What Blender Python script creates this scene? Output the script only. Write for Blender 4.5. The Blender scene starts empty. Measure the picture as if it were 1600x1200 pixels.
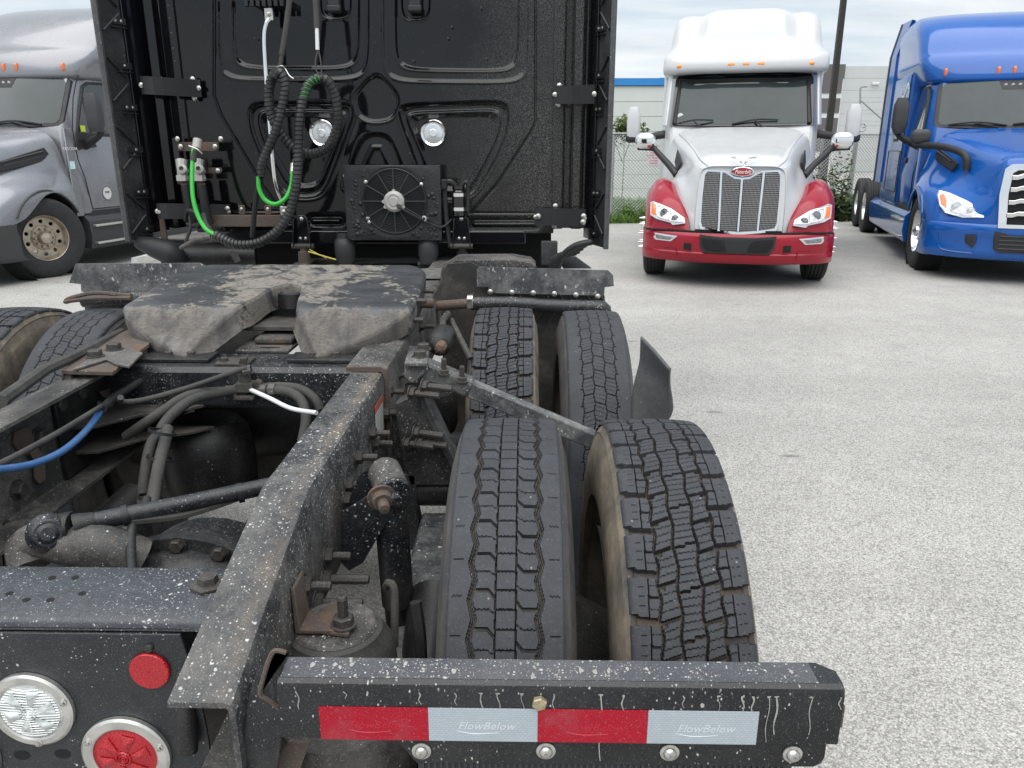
import bpy, bmesh, math, random
import numpy as np
from mathutils import Vector, Matrix, Quaternion, Euler
PI=math.pi; R=math.radians
random.seed(7); rng=np.random.default_rng(7)
scene=bpy.context.scene; col=scene.collection

# ---------------------------------------------------------------- camera, sky, sun, exposure
cd=bpy.data.cameras.new('camera'); cam=bpy.data.objects.new('camera',cd); col.objects.link(cam)
cd.sensor_width=36; cd.lens=27.0000; cd.clip_start=.05; cd.clip_end=3000
cam.location=(0,0,1.62); cam.rotation_euler=(PI/2-0.296038,0,0.017453)
scene.camera=cam
SUN_EL,SUN_AZ=R(72),R(200)          # azimuth clockwise from +Y: behind the camera, a little left
w=bpy.data.worlds.new('World'); scene.world=w; w.use_nodes=True
nt=w.node_tree; nt.nodes.clear()
out=nt.nodes.new('ShaderNodeOutputWorld'); bg=nt.nodes.new('ShaderNodeBackground')
sky=nt.nodes.new('ShaderNodeTexSky'); sky.sky_type='NISHITA'; sky.sun_disc=False
sky.sun_elevation=SUN_EL; sky.sun_rotation=SUN_AZ; sky.dust_density=2.0; sky.air_density=1.0
tc=nt.nodes.new('ShaderNodeTexCoord')
sep=nt.nodes.new('ShaderNodeSeparateXYZ'); nt.links.new(tc.outputs['Generated'],sep.inputs[0])
def wmath(op,a,b=None):
    n=nt.nodes.new('ShaderNodeMath'); n.operation=op
    for i,x in enumerate((a,b)):
        if x is None: continue
        if isinstance(x,(int,float)): n.inputs[i].default_value=x
        else: nt.links.new(x,n.inputs[i])
    return n.outputs[0]
# project the direction on a cloud layer so that the clouds flatten towards the horizon
den=wmath('ADD',wmath('MAXIMUM',sep.outputs[2],0.0),.16)
cmb=nt.nodes.new('ShaderNodeCombineXYZ')
nt.links.new(wmath('DIVIDE',sep.outputs[0],den),cmb.inputs[0]); nt.links.new(wmath('DIVIDE',sep.outputs[1],den),cmb.inputs[1])
n1=nt.nodes.new('ShaderNodeTexNoise'); n1.inputs['Scale'].default_value=.75; n1.inputs['Detail'].default_value=7; n1.inputs['Roughness'].default_value=.58; n1.inputs['Distortion'].default_value=.4
nt.links.new(cmb.outputs[0],n1.inputs['Vector'])
n2=nt.nodes.new('ShaderNodeTexNoise'); n2.inputs['Scale'].default_value=2.2; n2.inputs['Detail'].default_value=6; n2.inputs['Roughness'].default_value=.6
mp=nt.nodes.new('ShaderNodeMapping'); mp.inputs['Scale'].default_value=(.5,1.6,1); mp.inputs['Rotation'].default_value=(0,0,.3)
nt.links.new(cmb.outputs[0],mp.inputs[0]); nt.links.new(mp.outputs[0],n2.inputs['Vector'])
r1=nt.nodes.new('ShaderNodeValToRGB'); e=r1.color_ramp.elements
e[0].position=.36; e[0].color=(2.45,2.8,3.1,1); e[1].position=.60; e[1].color=(3.75,3.95,4.08,1)
nt.links.new(wmath('ADD',wmath('MULTIPLY',n1.outputs[0],.55),wmath('MULTIPLY',n2.outputs[0],.45)),r1.inputs[0])
r2=nt.nodes.new('ShaderNodeValToRGB'); e=r2.color_ramp.elements; e[0].position=.33; e[0].color=(.72,.72,.72,1); e[1].position=.55; e[1].color=(1,1,1,1)
nt.links.new(n1.outputs[0],r2.inputs[0])
mx=nt.nodes.new('ShaderNodeMix'); mx.data_type='RGBA'
nt.links.new(r2.outputs[0],mx.inputs['Factor']); nt.links.new(sky.outputs[0],mx.inputs['A']); nt.links.new(r1.outputs[0],mx.inputs['B'])
nt.links.new(mx.outputs['Result'],bg.inputs[0]); bg.inputs[1].default_value=.1
nt.links.new(bg.outputs[0],out.inputs[0])
sd=bpy.data.lights.new('sun','SUN'); sd.energy=1.5; sd.angle=R(85); sd.color=(1,.975,.94)
so=bpy.data.objects.new('sun',sd); col.objects.link(so)
sdir=Vector((math.sin(SUN_AZ)*math.cos(SUN_EL),math.cos(SUN_AZ)*math.cos(SUN_EL),math.sin(SUN_EL)))
so.rotation_euler=sdir.to_track_quat('Z','Y').to_euler(); so.location=(0,-20,40)
vs=scene.view_settings; vs.view_transform='Standard'; vs.look='None'; vs.gamma=1; vs.use_curve_mapping=False; vs.exposure=1.3

# ---------------------------------------------------------------- mesh helpers
class MB:
    def __init__(s): s.v=[]; s.f=[]; s.m=[]
    def add(s,vs,fs,mi=0):
        b=len(s.v); s.v.extend(tuple(map(float,p)) for p in vs)
        for f in fs: s.f.append(tuple(i+b for i in f)); s.m.append(mi)
        return s
    def box(s,c,d,rot=None,mi=0):
        hx,hy,hz=[q/2 for q in d]
        P=[Vector((x,y,z)) for x in(-hx,hx) for y in(-hy,hy) for z in(-hz,hz)]
        if rot is not None:
            M=Euler(rot).to_matrix() if not isinstance(rot,Matrix) else rot
            P=[M@p for p in P]
        P=[p+Vector(c) for p in P]
        return s.add(P,[(0,1,3,2),(4,6,7,5),(0,4,5,1),(2,3,7,6),(0,2,6,4),(1,5,7,3)],mi)
    def bb(s,x0,x1,y0,y1,z0,z1,mi=0): return s.box(((x0+x1)/2,(y0+y1)/2,(z0+z1)/2),(abs(x1-x0),abs(y1-y0),abs(z1-z0)),None,mi)
    def loft(s,secs,closed=True,cap=True,mi=0,loop=False):
        n=len(secs[0]); vs=[p for q in secs for p in q]; fs=[]
        k=len(secs)
        for i in range(k if loop else k-1):
            i2=(i+1)%k
            for j in range(n if closed else n-1):
                j2=(j+1)%n; fs.append((i*n+j,i*n+j2,i2*n+j2,i2*n+j))
        if cap and closed and not loop: fs.append(tuple(range(n-1,-1,-1))); fs.append(tuple((k-1)*n+j for j in range(n)))
        return s.add(vs,fs,mi)
    def prism(s,poly,off,mi=0):
        """poly: 3d points, off: extrusion vector"""
        o=Vector(off); a=[Vector(p) for p in poly]; return s.loft([a,[p+o for p in a]],mi=mi)
    def tube(s,pts,r,n=8,cap=True,mi=0,smooth=0,flat=None):
        P=[Vector(p) for p in pts]
        if smooth: P=catmull(P,smooth)
        rs=r if isinstance(r,(list,tuple)) else [r]*len(P)
        if len(rs)!=len(P): rs=[np.interp(i/(len(P)-1),np.linspace(0,1,len(rs)),rs) for i in range(len(P))]
        secs=[]; T=(P[1]-P[0]).normalized(); ref=Vector((0,0,1)) if abs(T.z)<.9 else Vector((1,0,0))
        N=(ref-T*ref.dot(T)).normalized()
        for i,p in enumerate(P):
            t=(P[min(i+1,len(P)-1)]-P[max(i-1,0)]).normalized()
            N=(N-t*N.dot(t)).normalized(); B=t.cross(N)
            secs.append([p+(N*math.cos(a)+B*math.sin(a))*rs[i] for a in (2*PI*k/n for k in range(n))])
        return s.loft(secs,cap=cap,mi=mi)
    def lathe(s,prof,o=(0,0,0),ax='x',n=32,mi=0,closed=False,a0=0,a1=2*PI):
        """prof: list of (axial, radius); ax: 'x','y','z' or vector"""
        if isinstance(ax,str): A={'x':Vector((1,0,0)),'y':Vector((0,1,0)),'z':Vector((0,0,1))}[ax]
        else: A=Vector(ax).normalized()
        ref=Vector((0,0,1)) if abs(A.z)<.9 else Vector((0,1,0))
        U=(ref-A*ref.dot(A)).normalized(); V=A.cross(U); o=Vector(o)
        full=abs(a1-a0-2*PI)<1e-6; k=n if full else n+1
        secs=[]
        for i in range(k):
            a=a0+(a1-a0)*i/n; d=U*math.cos(a)+V*math.sin(a)
            secs.append([o+A*x+d*max(r,1e-5) for x,r in prof])
        return s.loft(secs,closed=closed,cap=False,mi=mi,loop=full)
    def quad(s,a,b,c,d,mi=0): return s.add([a,b,c,d],[(0,1,2,3)],mi)
    def xf(s,M):
        s.v=[tuple(M@Vector(p)) for p in s.v]; return s
def catmull(P,k):
    o=[]
    for i in range(len(P)-1):
        a,b,c,d=P[max(i-1,0)],P[i],P[i+1],P[min(i+2,len(P)-1)]
        for j in range(k):
            t=j/k; o.append(.5*((2*b)+(c-a)*t+(2*a-5*b+4*c-d)*t*t+(3*b-a-3*c+d)*t**3))
    o.append(P[-1]); return o
def lerp(a,b,t): return a+(b-a)*t
def smooth_by_angle(me,ang):
    me.shade_smooth()
    me.set_sharp_from_angle(angle=R(ang))
def mesh_of(name,mb,mats,ang=35):
    me=bpy.data.meshes.new(name); me.from_pydata(mb.v,[],mb.f)
    for m in (mats if isinstance(mats,(list,tuple)) else [mats]): me.materials.append(m)
    if any(mb.m): me.polygons.foreach_set('material_index',mb.m)
    bm=bmesh.new(); bm.from_mesh(me); bmesh.ops.recalc_face_normals(bm,faces=bm.faces); bm.to_mesh(me); bm.free()
    smooth_by_angle(me,ang); return me
def link(name,data,parent=None,root=None,bevel=0,seg=2):
    o=bpy.data.objects.new(name,data); col.objects.link(o)
    if parent is not None:
        o.parent=parent
        if root: o.matrix_parent_inverse=Matrix.Translation(parent.location).inverted()
    if bevel:
        b=o.modifiers.new('bevel','BEVEL'); b.width=bevel; b.segments=seg; b.limit_method='ANGLE'; b.angle_limit=R(40)
    return o
def thing(name,label,cat,loc=(0,0,0),rz=0,group=None,kind=None):
    o=bpy.data.objects.new(name,None); col.objects.link(o); o.empty_display_size=.2
    o.location=loc; o.rotation_euler=(0,0,rz); tag(o,label,cat,group,kind); return o
def tag(o,label=None,cat=None,group=None,kind=None):
    for k,v in (('label',label),('category',cat),('group',group),('kind',kind)):
        if v: o[k]=v
    return o
def text_mesh(txt,size,depth=.001,shear=0,align='CENTER'):
    c=bpy.data.curves.new('lettering','FONT'); c.body=txt; c.size=size; c.extrude=depth; c.shear=shear; c.align_x=align; c.align_y='CENTER'; c.resolution_u=2
    o=bpy.data.objects.new('tmp',c); col.objects.link(o); dg=bpy.context.evaluated_depsgraph_get()
    me=bpy.data.meshes.new_from_object(o.evaluated_get(dg)); bpy.data.objects.remove(o); return me

# ---------------------------------------------------------------- materials
def nodes(m): m.use_nodes=True; t=m.node_tree; return t,t.nodes['Principled BSDF']
class NB:
    """small node-graph writer"""
    def __init__(s,t): s.t=t; s.co=t.nodes.new('ShaderNodeTexCoord').outputs['Object']
    def math(s,op,a,b=0.0,clamp=False):
        n=s.t.nodes.new('ShaderNodeMath'); n.operation=op; n.use_clamp=clamp
        for i,x in enumerate((a,b)):
            if isinstance(x,(int,float)): n.inputs[i].default_value=x
            else: s.t.links.new(x,n.inputs[i])
        return n.outputs[0]
    def noise(s,sc,det=4,rough=.6,vec=None,dist=0,stretch=None):
        n=s.t.nodes.new('ShaderNodeTexNoise'); n.inputs['Scale'].default_value=sc; n.inputs['Detail'].default_value=det; n.inputs['Roughness'].default_value=rough; n.inputs['Distortion'].default_value=dist
        s.t.links.new(s.vec(vec,stretch),n.inputs['Vector']); return n.outputs[0]
    def vec(s,vec,stretch):
        v=vec or s.co
        if stretch:
            m=s.t.nodes.new('ShaderNodeMapping'); m.inputs['Scale'].default_value=stretch; s.t.links.new(v,m.inputs[0]); v=m.outputs[0]
        return v
    def voro(s,sc,stretch=None,feat='F1',out='Distance',rnd=1,vec=None):
        n=s.t.nodes.new('ShaderNodeTexVoronoi'); n.feature=feat; n.inputs['Scale'].default_value=sc; n.inputs['Randomness'].default_value=rnd
        s.t.links.new(s.vec(vec,stretch),n.inputs['Vector']); return n.outputs[out]
    def ramp(s,x,a,b,va=0,vb=1):
        n=s.t.nodes.new('ShaderNodeMapRange'); n.inputs[1].default_value=a; n.inputs[2].default_value=b; n.inputs[3].default_value=va; n.inputs[4].default_value=vb
        s.t.links.new(x,n.inputs[0]); return n.outputs[0]
    def mix(s,f,a,b,mode='MIX'):
        n=s.t.nodes.new('ShaderNodeMix'); n.data_type='RGBA'; n.blend_type=mode
        for k,x in (('Factor',f),('A',a),('B',b)):
            i=n.inputs[k]
            if k=='Factor': i=n.inputs[0]
            if k=='A': i=n.inputs[6]
            if k=='B': i=n.inputs[7]
            if isinstance(x,(int,float)): i.default_value=x
            elif isinstance(x,tuple): i.default_value=(*x[:3],1)
            else: s.t.links.new(x,i)
        return n.outputs[2]
    def sep(s,axis):
        n=s.t.nodes.new('ShaderNodeSeparateXYZ'); s.t.links.new(s.co,n.inputs[0]); return n.outputs[axis]
    def bump(s,h,strength,dist,bsdf):
        n=s.t.nodes.new('ShaderNodeBump'); n.inputs['Strength'].default_value=strength; n.inputs['Distance'].default_value=dist
        s.t.links.new(h,n.inputs['Height']); s.t.links.new(n.outputs[0],bsdf.inputs['Normal'])
    def combine(s,x,y,z):
        n=s.t.nodes.new('ShaderNodeCombineXYZ')
        for i,q in enumerate((x,y,z)):
            if isinstance(q,(int,float)): n.inputs[i].default_value=q
            else: s.t.links.new(q,n.inputs[i])
        return n.outputs[0]
def plain(name,c,rough=.5,metal=0,coat=0,spec=.5,emit=None,var=.12,vs=6,bump=0,bs=200):
    m=bpy.data.materials.new(name); t,b=nodes(m); n=NB(t)
    b.inputs['Roughness'].default_value=rough; b.inputs['Metallic'].default_value=metal; b.inputs['Coat Weight'].default_value=coat; b.inputs['Coat Roughness'].default_value=.03
    b.inputs['Specular IOR Level'].default_value=spec
    if var:
        f=n.noise(vs,5,.65); cc=n.mix(n.ramp(f,.3,.7),tuple(x*(1-var) for x in c),tuple(min(1,x*(1+var)) for x in c)); t.links.new(cc,b.inputs['Base Color'])
        t.links.new(n.ramp(f,.25,.75,max(.02,rough*.8),min(1,rough*1.25)),b.inputs['Roughness'])
    else: b.inputs['Base Color'].default_value=(*c,1)
    if bump: n.bump(n.noise(bs,3,.6),bump,.002,b)
    return m
def grimy(name,base,rough=.45,dust=(.25,.24,.22),dusta=.35,dustsc=5,specks=((120,.12,.56),(62,.10,.66)),speckc=(.62,.62,.6),rust=0,rustc=(.16,.07,.03),rustsc=7,bump=.15,metal=0,stretch=None,coat=0,fine=.25,streak=0,band=None):
    """worn painted steel: dust film, dried white spots of several sizes, rust blooms"""
    m=bpy.data.materials.new(name); t,b=nodes(m); n=NB(t)
    b.inputs['Metallic'].default_value=metal; b.inputs['Coat Weight'].default_value=coat
    d=n.noise(dustsc,8,.7); d2=n.noise(60,4,.7)
    df=n.math('MULTIPLY',n.ramp(n.math('ADD',n.math('MULTIPLY',d,.72),n.math('MULTIPLY',d2,.28)),.44,.68),dusta,True)
    if streak:   # grime run-down streaks
        sk=n.ramp(n.noise(26,5,.65,stretch=(1,1,.10)),.50,.72,0,streak); df=n.math('MAXIMUM',df,n.math('MULTIPLY',sk,n.ramp(d,.35,.6)))
    c=n.mix(df,base,dust)
    if rust:
        rf=n.ramp(n.math('ADD',n.math('MULTIPLY',n.noise(rustsc,7,.72,dist=.6),.75),n.math('MULTIPLY',n.noise(110,3,.7),.25)),.66-rust,.74-rust)
        rc=n.mix(n.noise(40,4,.7),rustc,tuple(x*2.2 for x in rustc)); c=n.mix(n.math('MULTIPLY',rf,.85),c,rc)
    if band:     # rusty rubbing band along the flange
        q=n.math('ABSOLUTE',n.math('SUBTRACT',n.sep(0),band[0])); q=n.math('ADD',q,n.math('MULTIPLY',n.math('SUBTRACT',n.noise(11,6,.7,stretch=(1,.35,1)),.5),.07)); c=n.mix(n.math('MULTIPLY',n.ramp(q,band[1]*1.3,band[1]*.1),n.ramp(n.noise(14,6,.72,stretch=(1,.5,1)),.42,.62,0,.75)),c,(.15,.115,.08))
    gate=n.noise(4.5,5,.62,dist=.5); tot=None
    for sc,thr,g in specks:
        # irregular dried spots: wobbly outline, random size, gathered in clusters
        wob=t.nodes.new('ShaderNodeTexNoise'); wob.inputs['Scale'].default_value=sc*1.6; wob.inputs['Detail'].default_value=2
        t.links.new(n.co,wob.inputs['Vector'])
        va=t.nodes.new('ShaderNodeVectorMath'); va.operation='SCALE'; va.inputs['Scale'].default_value=.75/sc; t.links.new(wob.outputs['Color'],va.inputs[0])
        vb=t.nodes.new('ShaderNodeVectorMath'); vb.operation='ADD'; t.links.new(n.co,vb.inputs[0]); t.links.new(va.outputs[0],vb.inputs[1])
        v=n.voro(sc,stretch,vec=vb.outputs[0]); rnd=n.voro(sc,stretch,out='Color',vec=vb.outputs[0])
        sp=t.nodes.new('ShaderNodeSeparateColor'); t.links.new(rnd,sp.inputs[0])
        size=n.ramp(sp.outputs[1],0,1,thr*.45,thr*1.9)
        k=n.math('MULTIPLY',n.ramp(n.math('DIVIDE',v,size),.75,1.25,1,0),n.math('GREATER_THAN',n.math('ADD',n.math('MULTIPLY',sp.outputs[0],.5),n.math('MULTIPLY',n.ramp(gate,.3,.7),.5)),g))
        k=n.math('MULTIPLY',k,n.ramp(sp.outputs[2],0,1,.35,1))
        tot=k if tot is None else n.math('MAXIMUM',tot,k)
    if fine:
        f2=n.noise(420,2,.5); tot2=n.math('MULTIPLY',n.ramp(f2,.60,.72),fine); tot=tot2 if tot is None else n.math('MAXIMUM',tot,tot2)
    if tot is not None: c=n.mix(n.math('MULTIPLY',tot,.9),c,speckc)
    t.links.new(c,b.inputs['Base Color'])
    rr=n.math('ADD',n.math('MULTIPLY',df,.6),rough)
    if tot is not None: rr=n.math('MAXIMUM',rr,n.math('MULTIPLY',tot,.85))
    t.links.new(n.math('MINIMUM',rr,.95),b.inputs['Roughness'])
    if bump: n.bump(n.math('ADD',d2,n.noise(300,3,.6)),bump,.003,b)
    return m
M={}
M['frame']=grimy('frame_paint',(.008,.009,.012),.34,dusta=.26,dust=(.15,.145,.14),dustsc=6,rust=-.01,specks=((125,.16,.66),(60,.13,.78),(230,.17,.58)),streak=.35,fine=.2)
M['panel']=grimy('light_panel_paint',(.016,.018,.022),.36,dusta=.18,dust=(.12,.12,.12),dustsc=6,rust=-.05,specks=((140,.14,.72),(70,.11,.84),(240,.15,.66)),streak=.15,fine=.15)
M['rail_top']=grimy('rail_top_paint',(.024,.025,.028),.42,dusta=.95,dust=(.17,.163,.155),dustsc=5,rust=.01,rustc=(.11,.075,.05),specks=((100,.17,.66),(50,.13,.78),(210,.20,.55)),band=(-.425,.018),fine=.3)
M['xmember']=grimy('crossmember_paint',(.034,.038,.046),.34,dusta=.5,dust=(.13,.135,.145),dustsc=4,rust=-.03,specks=((100,.16,.66),(48,.12,.80),(210,.18,.56)),fine=.25)
M['casting']=grimy('dusty_casting',(.011,.012,.014),.42,dusta=.55,dust=(.13,.125,.12),dustsc=6,specks=((130,.15,.64),(230,.16,.58)),speckc=(.4,.39,.37),fine=.25,streak=.3)
M['rail_dry']=grimy('dusty_rail_paint',(.035,.034,.033),.55,dusta=.85,dust=(.20,.185,.17),rust=.05,rustc=(.11,.07,.045),specks=((110,.14,.68),(210,.16,.60)),streak=.4)
M['under']=grimy('dusty_black_steel',(.007,.007,.008),.42,dusta=.22,dust=(.13,.12,.11),rust=.0,specks=((120,.10,.68),),fine=.15)
M['under_d']=grimy('road_dirt_steel',(.022,.021,.020),.6,dusta=.75,dust=(.145,.13,.115),rust=.05,specks=((110,.10,.64),),fine=.2)
M['rust']=grimy('rusty_steel',(.075,.055,.045),.8,dusta=.6,dust=(.17,.14,.12),rust=.14,rustc=(.095,.045,.024),specks=((140,.1,.68),),fine=.15,bump=.4)
M['bolt']=grimy('bolt_steel',(.045,.042,.04),.5,dusta=.5,dust=(.16,.145,.13),rust=.06,rustc=(.09,.05,.03),specks=(),fine=.3,metal=.4)
M['bolt_bright']=plain('zinc_bolt',(.55,.54,.51),.32,.9,vs=60,var=.25)
M['chrome']=plain('chrome',(.80,.81,.82),.07,1,var=.03)
M['alu']=plain('brushed_aluminium',(.62,.61,.58),.34,.85,var=.2,vs=25)
M['cast_alu']=grimy('dirty_cast_aluminium',(.46,.45,.43),.55,dusta=.4,dust=(.33,.31,.28),specks=((120,.1,.7),),speckc=(.15,.14,.13),metal=.3)
M['black_gloss']=plain('black_gloss',(.006,.006,.008),.12,0,coat=.6,var=.1)
M['black_satin']=plain('black_satin',(.009,.009,.010),.4,var=.2,vs=12)
M['black_plastic']=plain('black_plastic',(.016,.016,.018),.55,var=.2,vs=10,bump=.1)
M['grey_plastic']=plain('grey_plastic',(.040,.042,.045),.55,var=.12,vs=10,bump=.1)
M['black_void']=plain('void_black',(.008,.008,.009),.9,var=0)  # flat black that paints in the dark of holes, gaps, seams and undersides
M['hose_grey']=grimy('dusty_rubber_hose',(.035,.034,.033),.7,dusta=.7,dust=(.11,.105,.095),specks=(),fine=.1)
M['hose_black']=grimy('black_rubber_hose',(.012,.012,.013),.5,dusta=.3,dust=(.10,.10,.095),specks=(),fine=.12)
M['wrap']=grimy('spiral_wrap_plastic',(.016,.017,.018),.36,dusta=.35,dust=(.13,.13,.125),specks=(),fine=.1)
M['green']=plain('green_hose',(.04,.46,.055),.38,var=.12,vs=20)
M['blue_hose']=grimy('blue_hose',(.03,.13,.34),.5,dusta=.3,dust=(.25,.26,.28),specks=(),fine=.1)
M['white_hose']=plain('white_hose',(.72,.73,.73),.4,var=.06)
M['yellow']=plain('yellow_wire',(.62,.50,.08),.4)
M['amber']=plain('amber_lens',(.85,.28,.02),.18,coat=.4,var=.1,vs=40)
M['orange_lens']=plain('orange_lens',(.75,.17,.04),.18,coat=.4,var=.1,vs=40)
M['white_paint']=plain('white_truck_paint',(.56,.57,.58),.22,coat=.3,var=.015)
M['red_paint']=plain('red_truck_paint',(.29,.007,.022),.2,coat=.12,spec=.4,var=.04)
M['blue_paint']=plain('blue_truck_paint',(.006,.090,.37),.14,coat=.3,spec=.45,var=.05)
M['grey_paint']=plain('grey_truck_paint',(.235,.24,.26),.26,.4,coat=.35,var=.03)
M['glass']=plain('windscreen_glass',(.028,.040,.042),.05,0,coat=.1,spec=.4,var=.25,vs=1.6)
M['glass_dark']=plain('tinted_glass',(.016,.02,.022),.04,0,coat=.6,var=.2,vs=2)
M['lamp_glass']=plain('headlight_lens',(.62,.64,.66),.08,.2,coat=1,var=.2,vs=30)
M['lamp_in']=plain('headlight_bowl',(.30,.31,.33),.12,.8,var=.25,vs=30)
M['fence_steel']=plain('galvanised_steel',(.36,.37,.37),.45,.5,var=.2,vs=8)

# ================================================================ SETTING
def ground_material():
    m=bpy.data.materials.new('worn_concrete'); t,b=nodes(m); n=NB(t)
    vc=n.voro(150,out='Color'); sp=t.nodes.new('ShaderNodeSeparateColor'); t.links.new(vc,sp.inputs[0])
    vd=n.voro(150)
    stone=n.ramp(sp.outputs[0],0,1,.34,.575)
    fine=n.ramp(n.noise(260,3,.6),.3,.7,-.10,.10)
    gap=n.ramp(vd,.30,.62,0,.15)
    val=n.math('SUBTRACT',n.math('ADD',stone,fine),gap)
    big=n.ramp(n.noise(.35,6,.65),.3,.7,.86,1.10); mid=n.ramp(n.noise(2.6,6,.7),.3,.7,.92,1.07)
    # tyre lanes polished a little lighter, running across the yard
    lane=n.ramp(n.noise(.5,4,.6,stretch=(.12,1.6,1)),.35,.65,.94,1.05)
    val=n.math('MULTIPLY',n.math('MULTIPLY',val,big),n.math('MULTIPLY',mid,lane))
    # oil spots and spalls, stretched across
    st=n.ramp(n.noise(1.9,5,.72,dist=.3,stretch=(.5,1.8,1)),.66,.72,0,.6)
    st2=n.ramp(n.noise(.22,5,.6),.58,.72,0,.16)
    sp2=n.ramp(n.voro(1.3,stretch=(.7,1.8,1)),.02,.07,.55,0)
    k=n.math('MAXIMUM',n.math('MAXIMUM',st,st2),sp2)
    cc=n.combine(n.math('MULTIPLY',val,1.0),n.math('MULTIPLY',val,.975),n.math('MULTIPLY',val,.925))
    c=n.mix(k,cc,(.055,.053,.05))
    # cracks: thin wandering lines, and rubber marks left by turning wheels
    cr=n.voro(.16,feat='DISTANCE_TO_EDGE'); wv=n.noise(1.2,4,.6)
    crk=n.math('MULTIPLY',n.ramp(n.math('ADD',cr,n.math('MULTIPLY',n.math('SUBTRACT',n.noise(3,5,.7),.5),.02)),.0045,.0015),n.ramp(wv,.62,.70,0,.22))
    c=n.mix(n.math('MAXIMUM',crk,0.0),c,(.07,.066,.06))
    tm=n.math('MULTIPLY',n.ramp(n.noise(.9,3,.5,stretch=(2.6,.10,1)),.60,.80,0,.05),n.ramp(n.noise(.3,3,.5),.45,.6)); c=n.mix(tm,c,(.10,.098,.095))
    t.links.new(c,b.inputs['Base Color']); b.inputs['Roughness'].default_value=.88; b.inputs['Specular IOR Level'].default_value=.3
    n.bump(n.math('ADD',n.math('MULTIPLY',vd,-1.0),n.noise(40,4,.6)),.5,.004,b)
    return m
g=MB(); g.quad((-400,-150,0),(500,-150,0),(500,900,0),(-400,900,0))
link('ground',mesh_of('ground',g,ground_material()))['kind']='structure'

def soil_material():
    m=bpy.data.materials.new('grass_soil'); t,b=nodes(m); n=NB(t)
    c=n.mix(n.ramp(n.noise(3,6,.7),.35,.65),(.06,.14,.022),(.11,.20,.045)); t.links.new(c,b.inputs['Base Color']); b.inputs['Roughness'].default_value=.95
    return m
FA=Vector((2.0,18.19,0)); FD=Vector((5.684,.974,0)).normalized(); FN=Vector((-FD.y,FD.x,0))   # fence line
def fp(s,d=0,z=0): p=FA+FD*s+FN*d; return (p.x,p.y,z)
g=MB(); g.quad(fp(-26,-.25,.004),fp(40,-.25,.004),fp(40,9,.004),fp(-26,9,.004))
link('grass_verge',mesh_of('grass_verge',g,soil_material()))['kind']='structure'

def leafmat(name,a,bb):
    m=bpy.data.materials.new(name); t,b=nodes(m); n=NB(t)
    at=t.nodes.new('ShaderNodeAttribute'); at.attribute_name='tint'
    t.links.new(n.mix(at.outputs['Fac'],a,bb),b.inputs['Base Color']); b.inputs['Roughness'].default_value=.6
    b.inputs['Transmission Weight'].default_value=0
    return m
M['grass']=leafmat('grass_blades',(.06,.14,.02),(.19,.31,.07))
M['leaf']=leafmat('tree_leaves',(.05,.09,.02),(.19,.22,.07))
M['weed']=leafmat('weed_leaves',(.022,.05,.014),(.10,.14,.05))
M['stem']=plain('dry_stems',(.17,.15,.10),.8,vs=15)
def leafmesh(name,mb,mats,tint):
    me=mesh_of(name,mb,mats,180); a=me.attributes.new('tint','FLOAT','FACE'); a.data.foreach_set('value',tint); return me
def blades(mb,tint,n,pos,h,w,lean):
    for i in range(n):
        x,y=pos(); hh=h*random.uniform(.45,1.15); a=random.uniform(0,2*PI); l=hh*lean*random.uniform(-1,1); l2=hh*lean*random.uniform(-1,1)
        dx,dy=math.cos(a)*w,math.sin(a)*w; b=len(mb.v)
        mb.add([(x-dx,y-dy,0),(x+dx,y+dy,0),(x+l*.4+dx*.6,y+l2*.4,hh*.6),(x+l,y+l2,hh)],[(0,1,2),(0,2,3)])
        q=random.random(); tint+= [q,q]
mb=MB(); tint=[]
def gpos():
    s=random.choice((random.uniform(-1.6,1.4),random.uniform(-1.6,1.4),random.uniform(-1.6,8),random.uniform(-12,24))); d=random.uniform(-.2,6.5)
    p=fp(s,d); return p[0],p[1]
blades(mb,tint,40000,gpos,.24,.011,.6)
go=link('grass',leafmesh('grass',mb,M['grass'],tint)); go['kind']='stuff'; tag(go,'rough green grass growing along the fence line','grass')

def foliage(name,label,cat,base,clusters,nleaf,size,mat,stems,group=None):
    root=thing(name,label,cat,base,group=group)
    mb=MB(); tint=[]; b=Vector(base)
    for (c,r,wt) in clusters:
        for i in range(int(nleaf*wt)):
            d=Vector((random.gauss(0,1),random.gauss(0,1),random.gauss(0,1))); d=d.normalized()*(random.random()**.45)
            p=Vector(c)+Vector((d.x*r[0],d.y*r[1],d.z*r[2]))-b
            s=size*random.uniform(.5,1.3); u=Vector((random.uniform(-1,1),random.uniform(-1,1),random.uniform(-.6,.6))).normalized(); v=u.cross(Vector((random.uniform(-1,1),random.uniform(-1,1),random.uniform(-1,1)))).normalized()
            mb.add([p-u*s,p+v*s*.38,p+u*s,p-v*s*.38],[(0,1,2,3)]); tint.append(min(1,max(0,random.gauss(.35+.35*d.z,.22))))
    link('foliage',leafmesh('foliage',mb,mat,tint),root)
    mb=MB()
    for st in stems: mb.tube([Vector(p)-b for p in st[0]],st[1],5,smooth=3)
    link('stem',mesh_of('stem',mb,M['stem']),root)
    return root
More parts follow.
